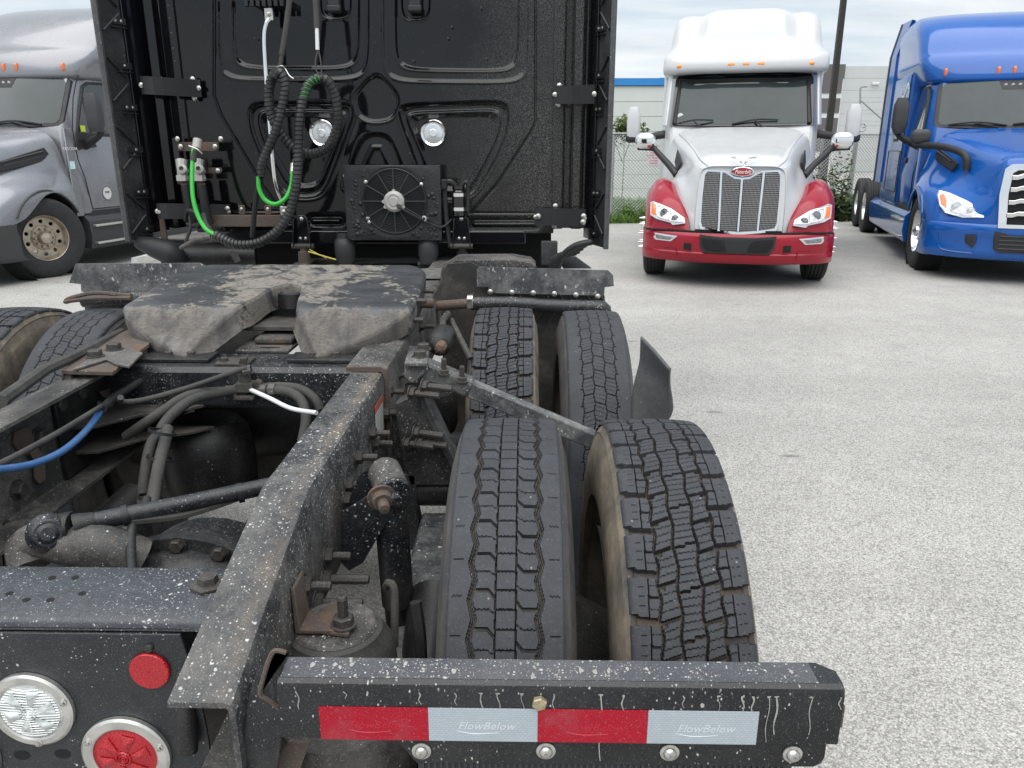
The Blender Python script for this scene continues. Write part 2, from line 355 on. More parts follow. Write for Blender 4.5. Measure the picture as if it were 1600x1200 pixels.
# sapling that rises over the fence, left of the white truck
c=Vector((2.475,20.5,2.1)); bx=c.x
foliage('young_tree','small leafy tree rising over the chain link fence beside the white truck','tree',(bx,20.5,0),
  [((bx-.18,20.5,c.z-.1),(.45,.3,.28),.3),((bx+.25,20.4,c.z+.02),(.35,.3,.22),.3),((bx,20.5,c.z+.15),(.25,.3,.2),.25),((bx-.4,20.5,c.z-.12),(.2,.2,.12),.15)],620,.075,M['leaf'],
  [([(bx,20.5,0),(bx+.03,20.5,1.2),(bx,20.5,c.z)],[.014,.008]),([(bx+.02,20.5,1.4),(bx+.25,20.45,c.z)],[.012,.006]),([(bx,20.5,1.3),(bx-.3,20.5,c.z-.1)],[.012,.006])])
# weeds climbing the fence, right of the white truck
wc=[];st=[]
for i in range(26):
    u=random.uniform(1268,1338); p=Vector((7.473,18.443,0)); x=p.x+(u-1320)/1200*18.4; y=18.75+(x-p.x)*.17+random.uniform(-.25,.2); h=random.uniform(.5,1.75)*(1 if u<1325 else .6)
    st.append(([(x,y,0),(x+random.uniform(-.08,.08),y,h*.5),(x+random.uniform(-.25,.25),y+random.uniform(-.1,.1),h)],[.008,.003]))
    wc.append(((x,y,h*.5),(.13,.12,h*.5),.02)); wc.append(((x,y,.32),(.22,.2,.34),.045))
foliage('weed_clump','tall dark weeds growing up the fence between the white and blue trucks','weeds',(7.6,18.9,0),wc,2600,.06,M['weed'],st)
wc=[];st=[]
p=Vector(fp(.55,-.05))
for i in range(9):
    x=p.x+random.uniform(-.35,.35); h=random.uniform(.25,.5); st.append(([(x,p.y,0),(x+.03,p.y,h*.5),(x+random.uniform(-.1,.1),p.y,h)],[.006,.003])); wc.append(((x,p.y,h*.5),(.12,.12,h*.5),.1))
foliage('weed_clump','low bright weeds at the fence foot beside the red fender','weeds',tuple(p),wc,700,.045,M['grass'],st)

# ---------------------------------------------------------------- chain link fence
fence=thing('chain_link_fence','grey galvanised chain link fence running behind the parked trucks','fence',fp(0))
fo=Vector(fp(0)); FH=1.96
def fl(s,d,z): return Vector(fp(s,d,z))-fo
mb=MB(); pitch=.080; smin,smax=-3.2,13.0; r=.0068
for sgn in (1,-1):
    s0=smin-FH; 
    k=int((smax-smin+FH)/pitch)+1
    for i in range(k):
        a=(s0+i*pitch) if sgn>0 else (smin+i*pitch)
        s_a,s_b=(a,a+FH) if sgn>0 else (a+0,a-FH)
        z_a,z_b=.05,FH
        # clip to [smin,smax]
        def zz(s): return z_a+(z_b-z_a)*(s-s_a)/(s_b-s_a)
        lo,hi=max(min(s_a,s_b),smin),min(max(s_a,s_b),smax)
        if hi-lo<.02: continue
        mb.tube([fl(lo,.004*sgn,zz(lo)),fl(hi,.004*sgn,zz(hi))],r,3,cap=False)
o=link('wire_mesh',mesh_of('wire_mesh',mb,M['fence_steel']),fence); o['kind']='stuff'
for nm,z,rr in (('top_rail',FH+.01,.022),('tension_wire',.07,.008)):
    mb=MB(); mb.tube([fl(-22,0,z),fl(smax,0,z)],rr,8); link(nm,mesh_of(nm,mb,M['fence_steel']),fence)
mb=MB(); mb.lathe([(0,.001),(0,.034),(2.02,.034),(2.05,.03),(2.07,.001)],ax='z',n=12); pm=mesh_of('post',mb,M['fence_steel'])
for s in (-18,-15,-12,-9,-6,-3,-.02,3.0,5.05,8.2,11.2):
    o=link('post',pm,fence); o.location=fl(s,.03,0)
# corner post with barbed wire arm, right of the white truck
gp=thing('gate_post','tall galvanised gate post with barbed wire arm between white and blue trucks','fence post',(7.87,19.3,0))
mb=MB(); mb.lathe([(0,.001),(0,.055),(2.36,.055),(2.42,.04),(2.44,.001)],o=(.02,.1,0),ax='z',n=14); link('post',mesh_of('post',mb,M['fence_steel']),gp)
mb=MB(); mb.tube([(-.12,0,0),(-.02,0,2.1),(-.03,0,2.62),(-.07,0,2.98),(-.02,0,3.03),(.08,0,3.03)],.022,8,smooth=3); link('arm',mesh_of('arm',mb,M['fence_steel']),gp)
mb=MB(); mb.tube([(-.06,0,2.75),(.75,.05,2.15)],.016,6); link('brace',mesh_of('brace',mb,M['fence_steel']),gp)
mb=MB(); mb.tube([(.08,.0,2.12)]+[(.08+.09*math.cos(a),.02*math.sin(3*a),2.12+.09*math.sin(a)) for a in np.linspace(0,4*PI,40)],.012,6); link('wire_coil',mesh_of('wire_coil',mb,M['fence_steel']),gp)
for z in (3.03,2.78,2.52,2.28):
    mb=MB(); pts=[(x,.02,z+.012*math.sin(x*3+z*7)) for x in np.linspace(-.06,4.2,30)]; mb.tube(pts,.005,4)
    for x in np.linspace(0,4.1,32): mb.tube([(x-.02,.02,z-.02),(x+.02,.02,z+.02)],.003,3); mb.tube([(x-.02,.04,z+.02),(x+.02,0,z-.02)],.003,3)
    link('barbed_wire',mesh_of('barbed_wire',mb,M['fence_steel']),gp)
# notice on the fence
sp=(2.917,18.2,1.467)
sg=thing('notice_sign','small white notice with red lettering wired to the fence left of the white truck','sign',(sp[0],18.33,sp[2]))
sg.rotation_euler=(0,0,math.atan2(FD.y,FD.x))
M['sign']=plain('faded_sign_white',(.72,.62,.63),.5,var=.05); M['sign_ink']=plain('faded_red_ink',(.32,.10,.11),.6,var=0)
mb=MB(); mb.bb(-.145,.145,-.006,.0,-.19,.19); link('plate',mesh_of('plate',mb,M['sign']),sg,bevel=.003)
for i,tx in enumerate(('VIOLATORS','WILL BE','TOWED AWAY','AT VEHICLE','OWNERS','EXPENSE')):
    me=text_mesh(tx,.052,.0012); me.materials.append(M['sign_ink']); o=link('lettering',me,sg); o.location=(0,-.0075,.145-.058*i); o.rotation_euler=(PI/2,0,0)

# ---------------------------------------------------------------- warehouses and lamp post
def siding(name,c,var=.04):
    m=bpy.data.materials.new(name); t,b=nodes(m); n=NB(t)
    f=n.ramp(n.noise(.9,6,.65,stretch=(1,1,.25)),.3,.7,1-var,1+var)
    cc=n.mix(1.0,c,n.combine(f,f,f),'MULTIPLY'); t.links.new(cc,b.inputs['Base Color']); b.inputs['Roughness'].default_value=.6; return m
M['siding_white']=siding('white_siding',(.66,.67,.66)); M['siding_grey']=siding('pale_grey_siding',(.50,.52,.51)); M['trim_blue']=siding('blue_fascia',(.03,.24,.62))
M['cladding_dark']=siding('grey_brown_cladding',(.115,.105,.105)); M['seam']=siding('wall_seam',(.33,.34,.34))
bw=thing('warehouse','long white clad warehouse with a blue roof edge behind the fence','building',(0,25.6,0))
mb=MB(); mb.bb(-26.6,7.6,.03,14,0,3.62); link('wall',mesh_of('wall',mb,M['seam']),bw)
rows=[0,.42,.86,1.30,1.74,2.18,2.62,3.06,3.52]
pm={}
for i in range(len(rows)-1):
    for j in range(6):
        x0=-26.6+j*5.7; mb=MB(); mb.bb(.006,5.694,0,.05,.004,rows[i+1]-rows[i]-.008)
        key=round(rows[i+1]-rows[i],2)
        if key not in pm: pm[key]=mesh_of('panel',mb,M['siding_white'])
        o=link('panel',pm[key],bw); o.location=(x0,0,rows[i])
mb=MB(); mb.bb(-26.65,7.65,-.06,14.05,3.53,3.74); link('fascia',mesh_of('fascia',mb,M['trim_blue']),bw)
mb=MB(); mb.bb(4.2,5.5,.4,.9,3.741,3.79); link('roof_curb',mesh_of('roof_curb',mb,M['trim_blue']),bw)
bg2=thing('warehouse','pale grey block warehouse with dark banded corner behind the gate post','building',(20.75,60,0))
mb=MB(); mb.bb(.02,60,.05,30,0,7.35); link('wall',mesh_of('wall',mb,M['seam']),bg2)
for i in range(9):
    for j in range(10):
        mb=MB()
        if 'p2' not in pm: mb.bb(.01,5.95,0,.08,.005,.805); pm['p2']=mesh_of('panel',mb,M['siding_grey'])
        o=link('panel',pm['p2'],bg2); o.location=(2.2+j*5.96,0,.05+i*.815)
mb=MB(); mb.bb(.75,2.19,-.05,.05,0,7.42); link('corner_panel',mesh_of('corner_panel',mb,M['siding_white']),bg2)
for z in (1.5,2.85,4.2,5.55):
    mb=MB(); mb.bb(.7,2.1,-.12,-.051,z,z+1.0); link('dark_band',mesh_of('dark_band',mb,M['cladding_dark']),bg2)
mb=MB(); mb.bb(.72,2.2,-.12,-.051,6.55,7.5); link('dark_band',mesh_of('dark_band',mb,M['cladding_dark']),bg2)
mb=MB(); mb.box((4.5,-.08,6.2),(.5,.2,.18)); link('wall_lamp',mesh_of('wall_lamp',mb,M['siding_white']),bg2,bevel=.03)
lp=thing('lamp_post','dark brown square lamp post behind the white truck','lamp post',(11.15,30,0))
M['bronze']=plain('dark_bronze_paint',(.022,.018,.016),.5)
mb=MB(); mb.loft([[(-a,-a,z),(a,-a,z),(a,a,z),(-a,a,z)] for z,a in ((0,.105),(3.5,.10),(9.5,.085))]); link('pole',mesh_of('pole',mb,M['bronze']),lp,bevel=.01)
mb=MB(); mb.bb(-.3,.3,-.3,.3,0,.35); link('footing',mesh_of('footing',mb,M['siding_grey']),lp,bevel=.03)
mb=MB(); mb.bb(-.05,.05,-1.2,-.1,9.3,9.4); mb.bb(-.2,.2,-1.9,-1.15,9.25,9.42); link('lamp_head',mesh_of('lamp_head',mb,M['bronze']),lp,bevel=.01)

# ================================================================ TYRES
def tread_mesh(name,height,n_phi,n_w,phi0,phi1,mats,R0=.515,half=.091,sr=.012,bulge=.016,dirt=1.0):
    """tread as a height field wrapped on the crown; height(s,w)->depth below the crown (s along, w across)"""
    L=half+sr*1.35
    w=np.linspace(-L,L,n_w)
    def ring(w):
        aw=np.abs(w); sg=np.sign(w); th=np.clip((aw-half)/sr,0,None)
        a=np.where(aw<half,w,sg*(half+sr*np.sin(th))); rr=R0-.005*(np.minimum(aw,half)/.1)**2-np.where(aw<half,0,sr*(1-np.cos(th)))
        na=np.where(aw<half,0,sg*np.sin(th)); nr=np.where(aw<half,1,np.cos(th)); return a,rr,na,nr
    a,rr,na,nr=ring(w)
    phi=np.concatenate([np.linspace(phi0,phi1,n_phi),np.linspace(phi1,phi0+2*PI,90)[1:-1]])
    S,W=np.meshgrid(phi*R0,w,indexing='ij'); H=height(S,W*(.098/half))
    H=np.minimum(H,.0025+.0135*np.clip((L-np.abs(W))/.009,0,1))
    H[n_phi:]=np.where(np.abs(W[n_phi:])<half,.004,0)
    A=a[None]-na[None]*H; RR=rr[None]-nr[None]*H
    P=np.stack([A,RR*np.cos(phi)[:,None],RR*np.sin(phi)[:,None]],-1).reshape(-1,3)
    NP=len(phi); i=np.arange(NP)[:,None]; j=np.arange(n_w-1)[None]; i2=(i+1)%NP
    F=np.stack([i*n_w+j,i*n_w+j+1,i2*n_w+j+1,i2*n_w+j],-1).reshape(-1,4)
    depth=H.reshape(-1)
    # sidewalls
    e,er=a[-1],rr[-1]
    prof=[(e-.004,er-.002),(e+.004,er-.012),(e+.0065,er-.016),(e+.0055,er-.02),(e+bulge*.75,er-.05),(e+bulge*.8,er-.053),(e+bulge*.98,er-.085),(e+bulge,.40),(e+bulge*1.02,.385),(e+bulge*.85,.35),(e+bulge*.83,.345),(e-.002,.318),(e-.006,.312),(e-.004,.305),(e-.014,.292),(e-.03,.284)]
    k=72; ph=np.linspace(0,2*PI,k,endpoint=False); vs=[P]; fs=[F]; base=len(P); dd=[depth]
    for sg in (1,-1):
        q=np.array([[(sg*x,r*math.cos(t),r*math.sin(t)) for x,r in prof] for t in ph]).reshape(-1,3); m=len(prof)
        i=np.arange(k)[:,None]; j=np.arange(m-1)[None]; i2=(i+1)%k
        f=np.stack([i*m+j,i2*m+j,i2*m+j+1,i*m+j+1],-1).reshape(-1,4)+base
        if sg<0: f=f[:,::-1]
        vs.append(q); fs.append(f); base+=len(q); dd.append(np.full(len(q),-1.0))
    V=np.concatenate(vs).astype(np.float32); F=np.concatenate(fs).astype(np.int32); D=np.concatenate(dd)
    me=bpy.data.meshes.new(name); me.vertices.add(len(V)); me.vertices.foreach_set('co',V.ravel())
    me.loops.add(F.size); me.loops.foreach_set('vertex_index',F.ravel()); me.polygons.add(len(F))
    me.polygons.foreach_set('loop_start',np.arange(0,F.size,4,dtype=np.int32)); me.polygons.foreach_set('loop_total',np.full(len(F),4,dtype=np.int32))
    me.update(calc_edges=True); me.validate()
    at=me.attributes.new('groove','FLOAT','POINT'); at.data.foreach_set('value',np.clip(D/.012,-1,1).astype(np.float32))
    me.materials.append(mats); smooth_by_angle(me,30); return me
def tri(x): return 2*np.abs(2*(x-np.floor(x+.5)))-1          # -1..1 triangle wave, period 1
def frac(x): return x-np.floor(x)
def near(x,w): return np.abs(x)<w
def wav(S,k=.006,a=.0007): return a*tri(S/k)
def tyre_rib(S,W):
    """worn five rib tread: zigzag outer grooves, straight inner ones, cranked slots between"""
    p=3.2358/52; H=np.zeros_like(S); u=S/p
    for sg in (1,-1):
        z=.0605*sg+.0042*tri(u+(.5 if sg<0 else 0)); d=np.abs(W-z)
        H=np.maximum(H,np.where(d<.0052,.0075,0)); H=np.maximum(H,np.where(d<.0019,.013,0))
        c=.0185*sg+.0007*np.sign(frac(u*2)-.5)
        H=np.maximum(H,np.where(near(W-c,.0015),.011,0))
        ww=W*sg; inr=(ww>.0185)&(ww<.06)
        off=np.where(ww<.031,(.031-ww)*1.05,0)*sg
        d=(frac((S+off)/p+.25*sg+.5)-.5)*p
        H=np.maximum(H,np.where(inr&(np.abs(d)<.0029),.009,0))
        d=(frac((S+off*.55+wav(W,.0085,.0009))/p+.25*sg)-.5)*p
        H=np.maximum(H,np.where(inr&(np.abs(d)<.0009),.004,0))
        d=(frac((S+wav(W,.006,.0006))/p+.1)-.5)*p
        H=np.maximum(H,np.where((ww>.079)&(ww<.098)&(np.abs(d)<.0007),.003,0))
    d=(frac((S+wav(W,.007,.0007))/p*2)-.5)*p/2
    H=np.maximum(H,np.where((np.abs(W)<.0185)&(np.abs(d)<.0011),.006,0))
    # shoulder rib lines on the buttress
    aw=np.abs(W); H=np.where(aw>.1035,np.maximum(H,.0015+.001*np.sign(np.sin(aw*2200))),H)
    return H
def tyre_lug(S,W):
    """deep open shoulder drive tread: split shoulder lugs, two block rows, centre row, wavy sipes"""
    C=3.2358; p=C/42; H=np.zeros_like(S); dp=.0135
    def slot(H,inr,s,per,hw,dep=dp):
        d=(frac(s/per)-.5)*per; return np.maximum(H,np.where(inr&(np.abs(d)<hw),dep,0))
    q=C/56
    for sg in (1,-1):
        ph=.0 if sg>0 else .5
        g1=.0205*sg+.0032*tri(S/p+ph); g2=.0560*sg+.0030*tri(S/q+ph)
        H=np.maximum(H,np.where(near(W-g1,.0025),dp,0)); H=np.maximum(H,np.where(near(W-g2,.0026),dp,0))
        ww=W*sg
        mid=(ww>g1*sg)&(ww<g2*sg); sh=ww>g2*sg
        slant=(ww-.038)*.30*sg
        H=slot(H,mid,S+slant+.0012*tri(S/p),q,.0030)
        d=(frac((S+slant)/q)-.5)*q; H=np.maximum(H,np.where(mid&(ww>.045)&(np.abs(d-.005)<.004),dp*.6,0))
        for kk in (.27,.5,.73): H=slot(H,mid,S+slant+wav(W,.0085,.001)+q*(kk),q,.0006,.003)
        # shoulder: long outer lug + two small inner lugs, wide gap between lug groups
        s2=S+p*.35*ph*2+ (ww-.08)*.10
        H=slot(H,sh,s2,p,.0056)
        H=np.maximum(H,np.where(sh&near(ww-.0755-.0010*np.sin(2*PI*s2/p),.0010),.009,0))
        H=slot(H,sh&(ww<.0755),s2+p*.5,p,.0016,.010)
        for kk in (.25,.75): H=slot(H,sh&(ww<.0755),s2+p*kk+wav(W,.008,.0008),p,.0005,.0025)
        for kk in (.3,.5,.7): H=slot(H,sh&(ww>.082)&(ww<.096),s2+p*kk,p,.0005,.002)
        H=slot(H,ww>.096,s2,p,.0085,.014)
    cen=np.abs(W)<.0205+.003*tri(S/p)*np.sign(W)
    H=slot(H,cen&near(W,.024),S+.0022*np.sign(W)+W*.12,p,.0022)
    for kk in (.18,.34,.5,.66,.82): H=slot(H,near(W,.0195),S+W*.15+p*kk+wav(W,.0085,.001),p,.0006,.003)
    return H
def tyre_worn(S,W):
    """half worn drive tread: closed smooth shoulders, four wavy grooves, shallow slots"""
    C=3.2358; H=np.zeros_like(S); q=C/56
    for i,g in enumerate((-.058,-.020,.020,.058)):
        H=np.maximum(H,np.where(near(W-g-.003*tri(S/q+.5*i),.0014),.006,0))
    for i,(lo,hi) in enumerate(((-.058,-.02),(-.02,.02),(.02,.058))):
        inr=(W>lo)&(W<hi); s=S+(W-(lo+hi)/2)*.25*(1 if i<1 else -1)
        d=(frac(s/q+.5*i)-.5)*q; H=np.maximum(H,np.where(inr&(np.abs(d)<.0013),.005,0))
        for kk in (.25,.5,.75):
            d=(frac((s+wav(W,.0085,.0009))/q+.5*i+kk)-.5)*q; H=np.maximum(H,np.where(inr&(np.abs(d)<.0006),.002,0))
    for sg in (1,-1):
        ww=W*sg; d=(frac(S/q+.3)-.5)*q; H=np.maximum(H,np.where((ww>.058)&(ww<.067)&(np.abs(d)<.0020),.005,0))
    return H
def rubber(name,base=(.029,.031,.036),dirt=(.085,.066,.048),gd=.55,side=(.10,.088,.07),sd=.45):
    m=bpy.data.materials.new(name); t,b=nodes(m); n=NB(t)
    at=t.nodes.new('ShaderNodeAttribute'); at.attribute_name='groove'; g=at.outputs['Fac']
    f=n.noise(14,6,.7); c=n.mix(n.ramp(f,.35,.7),base,tuple(x*1.55 for x in base))
    c=n.mix(n.math('MULTIPLY',n.ramp(n.noise(240,3,.6),.58,.70),.28),c,(.17,.17,.17))
    c=n.mix(n.math('MULTIPLY',n.ramp(g,.25,.9),n.ramp(n.noise(18,4,.7),.35,.6,.15,gd)),c,dirt)
    # sidewalls: dried mud, strongest where noise says so
    sw=n.math('MULTIPLY',n.ramp(g,-.5,-1.0),n.ramp(n.noise(5,6,.7,dist=.5),.34,.62,.12,sd)); c=n.mix(sw,c,n.mix(n.ramp(n.noise(22,6,.75,stretch=(4,1,1)),.35,.65),side,tuple(q*.55 for q in side)))
    v=n.voro(70); r=n.voro(70,out='Color'); sp=t.nodes.new('ShaderNodeSeparateColor'); t.links.new(r,sp.inputs[0])
    k=n.math('MULTIPLY',n.ramp(v,.05,.16,1,0),n.math('GREATER_THAN',sp.outputs[0],.90)); c=n.mix(n.math('MULTIPLY',k,.55),c,(.4,.4,.38))
    t.links.new(c,b.inputs['Base Color']); b.inputs['Roughness'].default_value=.72; b.inputs['Specular IOR Level'].default_value=.45
    n.bump(n.math('ADD',n.noise(160,4,.65),n.noise(30,3,.6)),.22,.003,b)
    return m
M['rubber']=rubber('tyre_rubber',gd=.8,side=(.13,.12,.105),sd=.8); M['rubber_mud']=rubber('muddy_tyre_rubber',gd=.95,dirt=(.085,.062,.045),side=(.27,.225,.165),sd=1.0)
M['rubber_far']=rubber('far_tyre_rubber',base=(.018,.018,.019),sd=.2)
A0,A1=R(58),R(212)
T_RIB=tread_mesh('tyre_rib_tread',tyre_rib,900,150,A0,A1,M['rubber'],bulge=.021)
T_LUG=tread_mesh('tyre_lug_tread',tyre_lug,900,160,A0,A1,M['rubber_mud'],bulge=.021)
T_WORN=tread_mesh('tyre_worn_tread',tyre_worn,560,100,A0,A1,M['rubber'],R0=.51,bulge=.021)
T_LUG2=T_LUG

def disc_holes(mb,r0,r1,n,rc,hr,x,th,ax='x',mi=0):
    """flat wheel disc with n round hand holes, thickness th along the axis; ring r0..r1"""
    k=16; fr=[];bk=[]
    for i in range(n):
        a=2*PI*(i+.5)/n; da=PI/n; cx,cy=rc*math.cos(a),rc*math.sin(a)
        H=[];B=[]
        for j in range(k):
            t=2*PI*j/k+a; hx,hy=cx+hr*math.cos(t),cy+hr*math.sin(t); H.append((hx,hy))
            # march to the boundary of the annular sector
            lo,hi=hr,r1*1.2
            for _ in range(22):
                mid=(lo+hi)/2; px,py=cx+mid*math.cos(t),cy+mid*math.sin(t); rr=math.hypot(px,py); aa=(math.atan2(py,px)-a+PI)%(2*PI)-PI
                if r0<rr<r1 and abs(aa)<da: lo=mid
                else: hi=mid
            B.append((cx+lo*math.cos(t),cy+lo*math.sin(t)))
        for dx,s in ((0,1),(th,-1)):
            vs=[(x+dx,*q) for q in H]+[(x+dx,*q) for q in B]
            mb.add(vs,[(j,(j+1)%k,k+(j+1)%k,k+j)[::s] for j in range(k)],mi)
        vs=[(x,*q) for q in H]+[(x+th,*q) for q in H]
        mb.add(vs,[(j,(j+1)%k,k+(j+1)%k,k+j) for j in range(k)],mi)
def rim_mesh(name,mat,s=1,hub=True,dish=.06,mi_hub=0):
    """steel or alloy disc wheel, outer face towards +x*s"""
    mb=MB()
    prof=[(.115,.292),(.11,.285),(.095,.282),(.06,.262),(-.06,.255),(-.095,.28),(-.115,.292)]
    mb.lathe([(x*s,r) for x,r in prof],n=48)
    disc_holes(mb,.155,.268,10,.212,.026,.02*s,.012*s)
    mb.lathe([(.033*s,.16),(.05*s,.14),(.052*s,.09),(.052*s,.001)],n=40)
    mb.lathe([(.020*s,.16),(.010*s,.10),(.010*s,.001)],n=40)
    if hub:
        mb.lathe([(.05*s,.085),(.10*s,.082),(.125*s,.07),(.135*s,.03),(.137*s,.001)],n=32)
        for i in range(10):
            a=2*PI*i/10; mb.lathe([(.05*s,.019),(.066*s,.018),(.088*s,.014),(.092*s,.001)],o=(0,.118*math.cos(a),.118*math.sin(a)),n=8)
    return mesh_of(name,mb,mat,30)
M['steel_rim']=grimy('dirty_steel_rim',(.10,.095,.085),.6,dusta=.8,dust=(.30,.26,.19),rust=.02,specks=((80,.1,.66),))
M['black_rim']=grimy('black_steel_rim',(.02,.02,.021),.5,dusta=.4,dust=(.18,.16,.13),specks=((80,.1,.66),))
M['alloy_dirty']=plain('dull_alloy_wheel',(.40,.35,.28),.42,.7,var=.35,vs=12)
M['alloy_clean']=plain('polished_alloy_wheel',(.72,.73,.74),.16,.95,var=.1)

# ================================================================ BLACK TRACTOR IN FRONT
TX=-.842                                              # centre line
trk=thing('tractor_truck','black tractor truck seen from behind with dirty fifth wheel and bare frame rails','truck',(TX,2.2,0))
def part(name,mb,mats,bevel=0,ang=35,parent=None,seg=2):
    o=link(name,mesh_of(name,mb,mats,ang),parent or trk,root=parent is None,bevel=bevel,seg=seg); return o
def place(name,me,loc,rot=(0,0,0),sc=1,parent=None):
    o=link(name,me,parent or trk,root=parent is None); o.location=loc; o.rotation_euler=rot
    if sc!=1: o.scale=(sc,)*3 if isinstance(sc,(int,float)) else sc
    return o
# ---- bolts (shared meshes), axis +x
def bolt_mesh(name,mat,stud=.035,hexr=.017,shaft=.009):
    mb=MB(); mb.lathe([(0,.001),(0,hexr*1.25),(.003,hexr*1.25),(.003,.001)],n=14)
    mb.loft([[(x,r*math.cos(a),r*math.sin(a)) for a in (PI/3*k for k in range(6))] for x,r in ((.003,hexr),(.015,hexr),(.017,hexr*.85))])
    if stud: mb.lathe([(.016,shaft)]+[(.017+stud*t/8,shaft*(1 if t%2 else .9)) for t in range(8)]+[(.017+stud,shaft*.8),(.018+stud,.001)],n=9)
    return mesh_of(name,mb,mat,30)
B_STUD=bolt_mesh('stud_bolt',M['bolt']); B_LONG=bolt_mesh('long_stud_bolt',M['bolt'],.075,.018,.0105); B_HEX=bolt_mesh('hex_bolt',M['bolt'],0)
mb=MB(); mb.lathe([(0,.001),(0,.011),(.002,.011),(.004,.007),(.008,.0065),(.0095,.001)],n=10); B_SM=mesh_of('screw',mb,M['bolt_bright'],40)
mb=MB(); mb.lathe([(0,.001),(0,.017),(.003,.017),(.004,.012),(.009,.0105),(.012,.007),(.0125,.0035),(.010,.003),(.010,.001)],n=20); B_WASH=mesh_of('washer_bolt',mb,M['bolt_bright'],40)
RX=(0,0,0); RB=(0,0,-PI/2)        # RB: bolt axis towards -y (to the viewer)
RU=(0,-PI/2,0)                    # bolt axis up

# ---- frame rails
def rail(name,s):
    """C channel, web on the outer side; s=+1 right rail"""
    xo=TX+s*.440; w=.091; t=.009
    def sec(y,zt,zb,ww=w):
        r=.016
        pts=[(-ww,zt),(-r,zt),(-r*.3,zt-r*.3),(0,zt-r),(0,zb+r),(-r*.3,zb+r*.3),(-r,zb),(-ww,zb),(-ww,zb+t),(-t-.004,zb+t),(-t,zb+t+.004),(-t,zt-t-.004),(-t-.004,zt-t),(-ww,zt-t)]
        return [(xo+s*a,y,z) for a,z in pts]
    mb=MB(); mb.loft([sec(.885,.884,.63,.094),sec(1.0,.922,.69),sec(1.32,1.013,.735),sec(2.0,1.015,.735),sec(5.2,1.03,.735)])
    return part(name,mb,M['rail_top'] if s>0 else M['rail_dry'],ang=40)
rail('frame_rail',1); rail('frame_rail',-1)
XR=TX+.440; XL=TX-.440
# rusty liner wrapped over the right rail, and plate on the left rail
mb=MB(); 
def lsec(y): return [(XR-.105,y,1.017),(XR-.105,y,1.030),(XR-.008,y,1.031),(XR+.008,y,1.022),(XR+.013,y,1.005),(XR+.013,y,.80),(XR+.0015,y,.80),(XR+.0015,y,1.002),(XR-.006,y,1.017)]
mb.loft([lsec(2.10),lsec(2.104),lsec(4.3)]); part('rail_liner',mb,M['rail_dry'],ang=40)
mb=MB(); mb.loft([[(p[0],y,p[2]) for p in lsec(2.0)] for y in (2.088,2.0985)]); part('rusty_edge',mb,M['rust'],ang=40)
mb=MB(); pl=[(-1.274,2.008,1.045),(-1.127,1.998,1.045),(-1.175,2.31,1.045),(-1.261,2.586,1.045),(-1.341,2.514,1.045),(-1.343,2.393,1.045)]; mb.prism([(p[0],p[1],1.028) for p in pl],(0,0,.012)); part('rusty_plate',mb,M['rust'],.002)
mb=MB(); pl=[(-1.23,1.988,1.06),(-1.195,2.097,1.06),(-1.143,2.049,1.06),(-1.093,2.023,1.06),(-1.126,2.172,1.06),(-1.216,2.249,1.06),(-1.262,2.169,1.06)]; mb.prism([(p[0],p[1],1.042) for p in pl],(0,0,.006)); part('shim_plate',mb,M['rail_dry'],.001)
for p in [(-1.242,2.125,1.06),(-1.229,2.208,1.06)]: place('bolt',B_HEX,(p[0],p[1],1.048),RU,1.2)
# left rail extras: pipe and lower ledge outside the left rail
mb=MB(); mb.tube([(-1.18,1.62,1.078),(-1.282,1.95,1.058),(-1.3,2.1,1.049),(-1.358,2.5,1.031)],.016,8); part('air_pipe',mb,M['hose_grey'])
mb=MB(); mb.bb(XL-.035,XL-.002,1.2,2.3,.985,.997); part('rail_ledge',mb,M['rail_dry'])
# bolts along the right web
for p in [(-0.402,2.134,0.944),(-0.402,1.866,0.915),(-0.402,1.898,0.874),(-0.402,1.694,0.919),(-0.402,1.586,0.897),(-0.402,1.56,0.873),(-0.402,1.377,0.835),(-0.402,1.222,0.862),(-0.402,1.212,0.754),(-0.402,2.398,0.893),(-0.402,2.285,0.95)]: place('bolt',B_STUD,p,RX)
for p in [(-0.402,2.195,0.882),(-0.402,2.069,0.901),(-0.402,1.285,0.785),(-0.402,1.351,0.797)]: place('bolt',B_LONG,p,RX)
# bolts on the inside of the left web
for p in [(-1.273,1.679,0.723),(-1.273,1.743,0.805),(-1.273,1.856,0.902),(-1.273,1.959,0.958),(-1.273,2.059,0.962),(-1.273,2.167,0.785),(-1.273,2.225,0.799),(-1.273,2.027,1.014)]: place('bolt',B_HEX,(XL+.0095,p[1],p[2]),RX,1.25)
mb=MB(); pl=[(-1.268,1.768,0.949),(-1.268,1.813,0.946),(-1.268,1.836,0.915),(-1.268,1.831,0.882),(-1.268,1.797,0.874),(-1.268,1.772,0.895),(-1.268,1.755,0.921)]; mb.prism([(XL+.010,p[1],p[2]) for p in pl],(.007,0,0)); part('rusty_bracket',mb,M['rust'],.002)
mb=MB(); pl=[(-1.26,1.795,0.882),(-1.26,1.829,0.882),(-1.26,1.848,0.853),(-1.26,1.835,0.79),(-1.26,1.808,0.791),(-1.26,1.795,0.811),(-1.26,1.806,0.857)]; mb.prism([(XL+.020,p[1],p[2]) for p in pl],(.006,0,0)); part('hose_bracket',mb,M['rust'],.002)
mb=MB(); pl=[(-1.25,2.13,0.94),(-1.25,2.19,0.933),(-1.25,2.228,0.882),(-1.25,2.21,0.847),(-1.25,2.179,0.847),(-1.25,2.179,0.898),(-1.25,2.135,0.923)]; mb.prism([(XL+.03,p[1],p[2]) for p in pl],(.006,0,0)); part('hose_bracket',mb,M['rust'],.002)

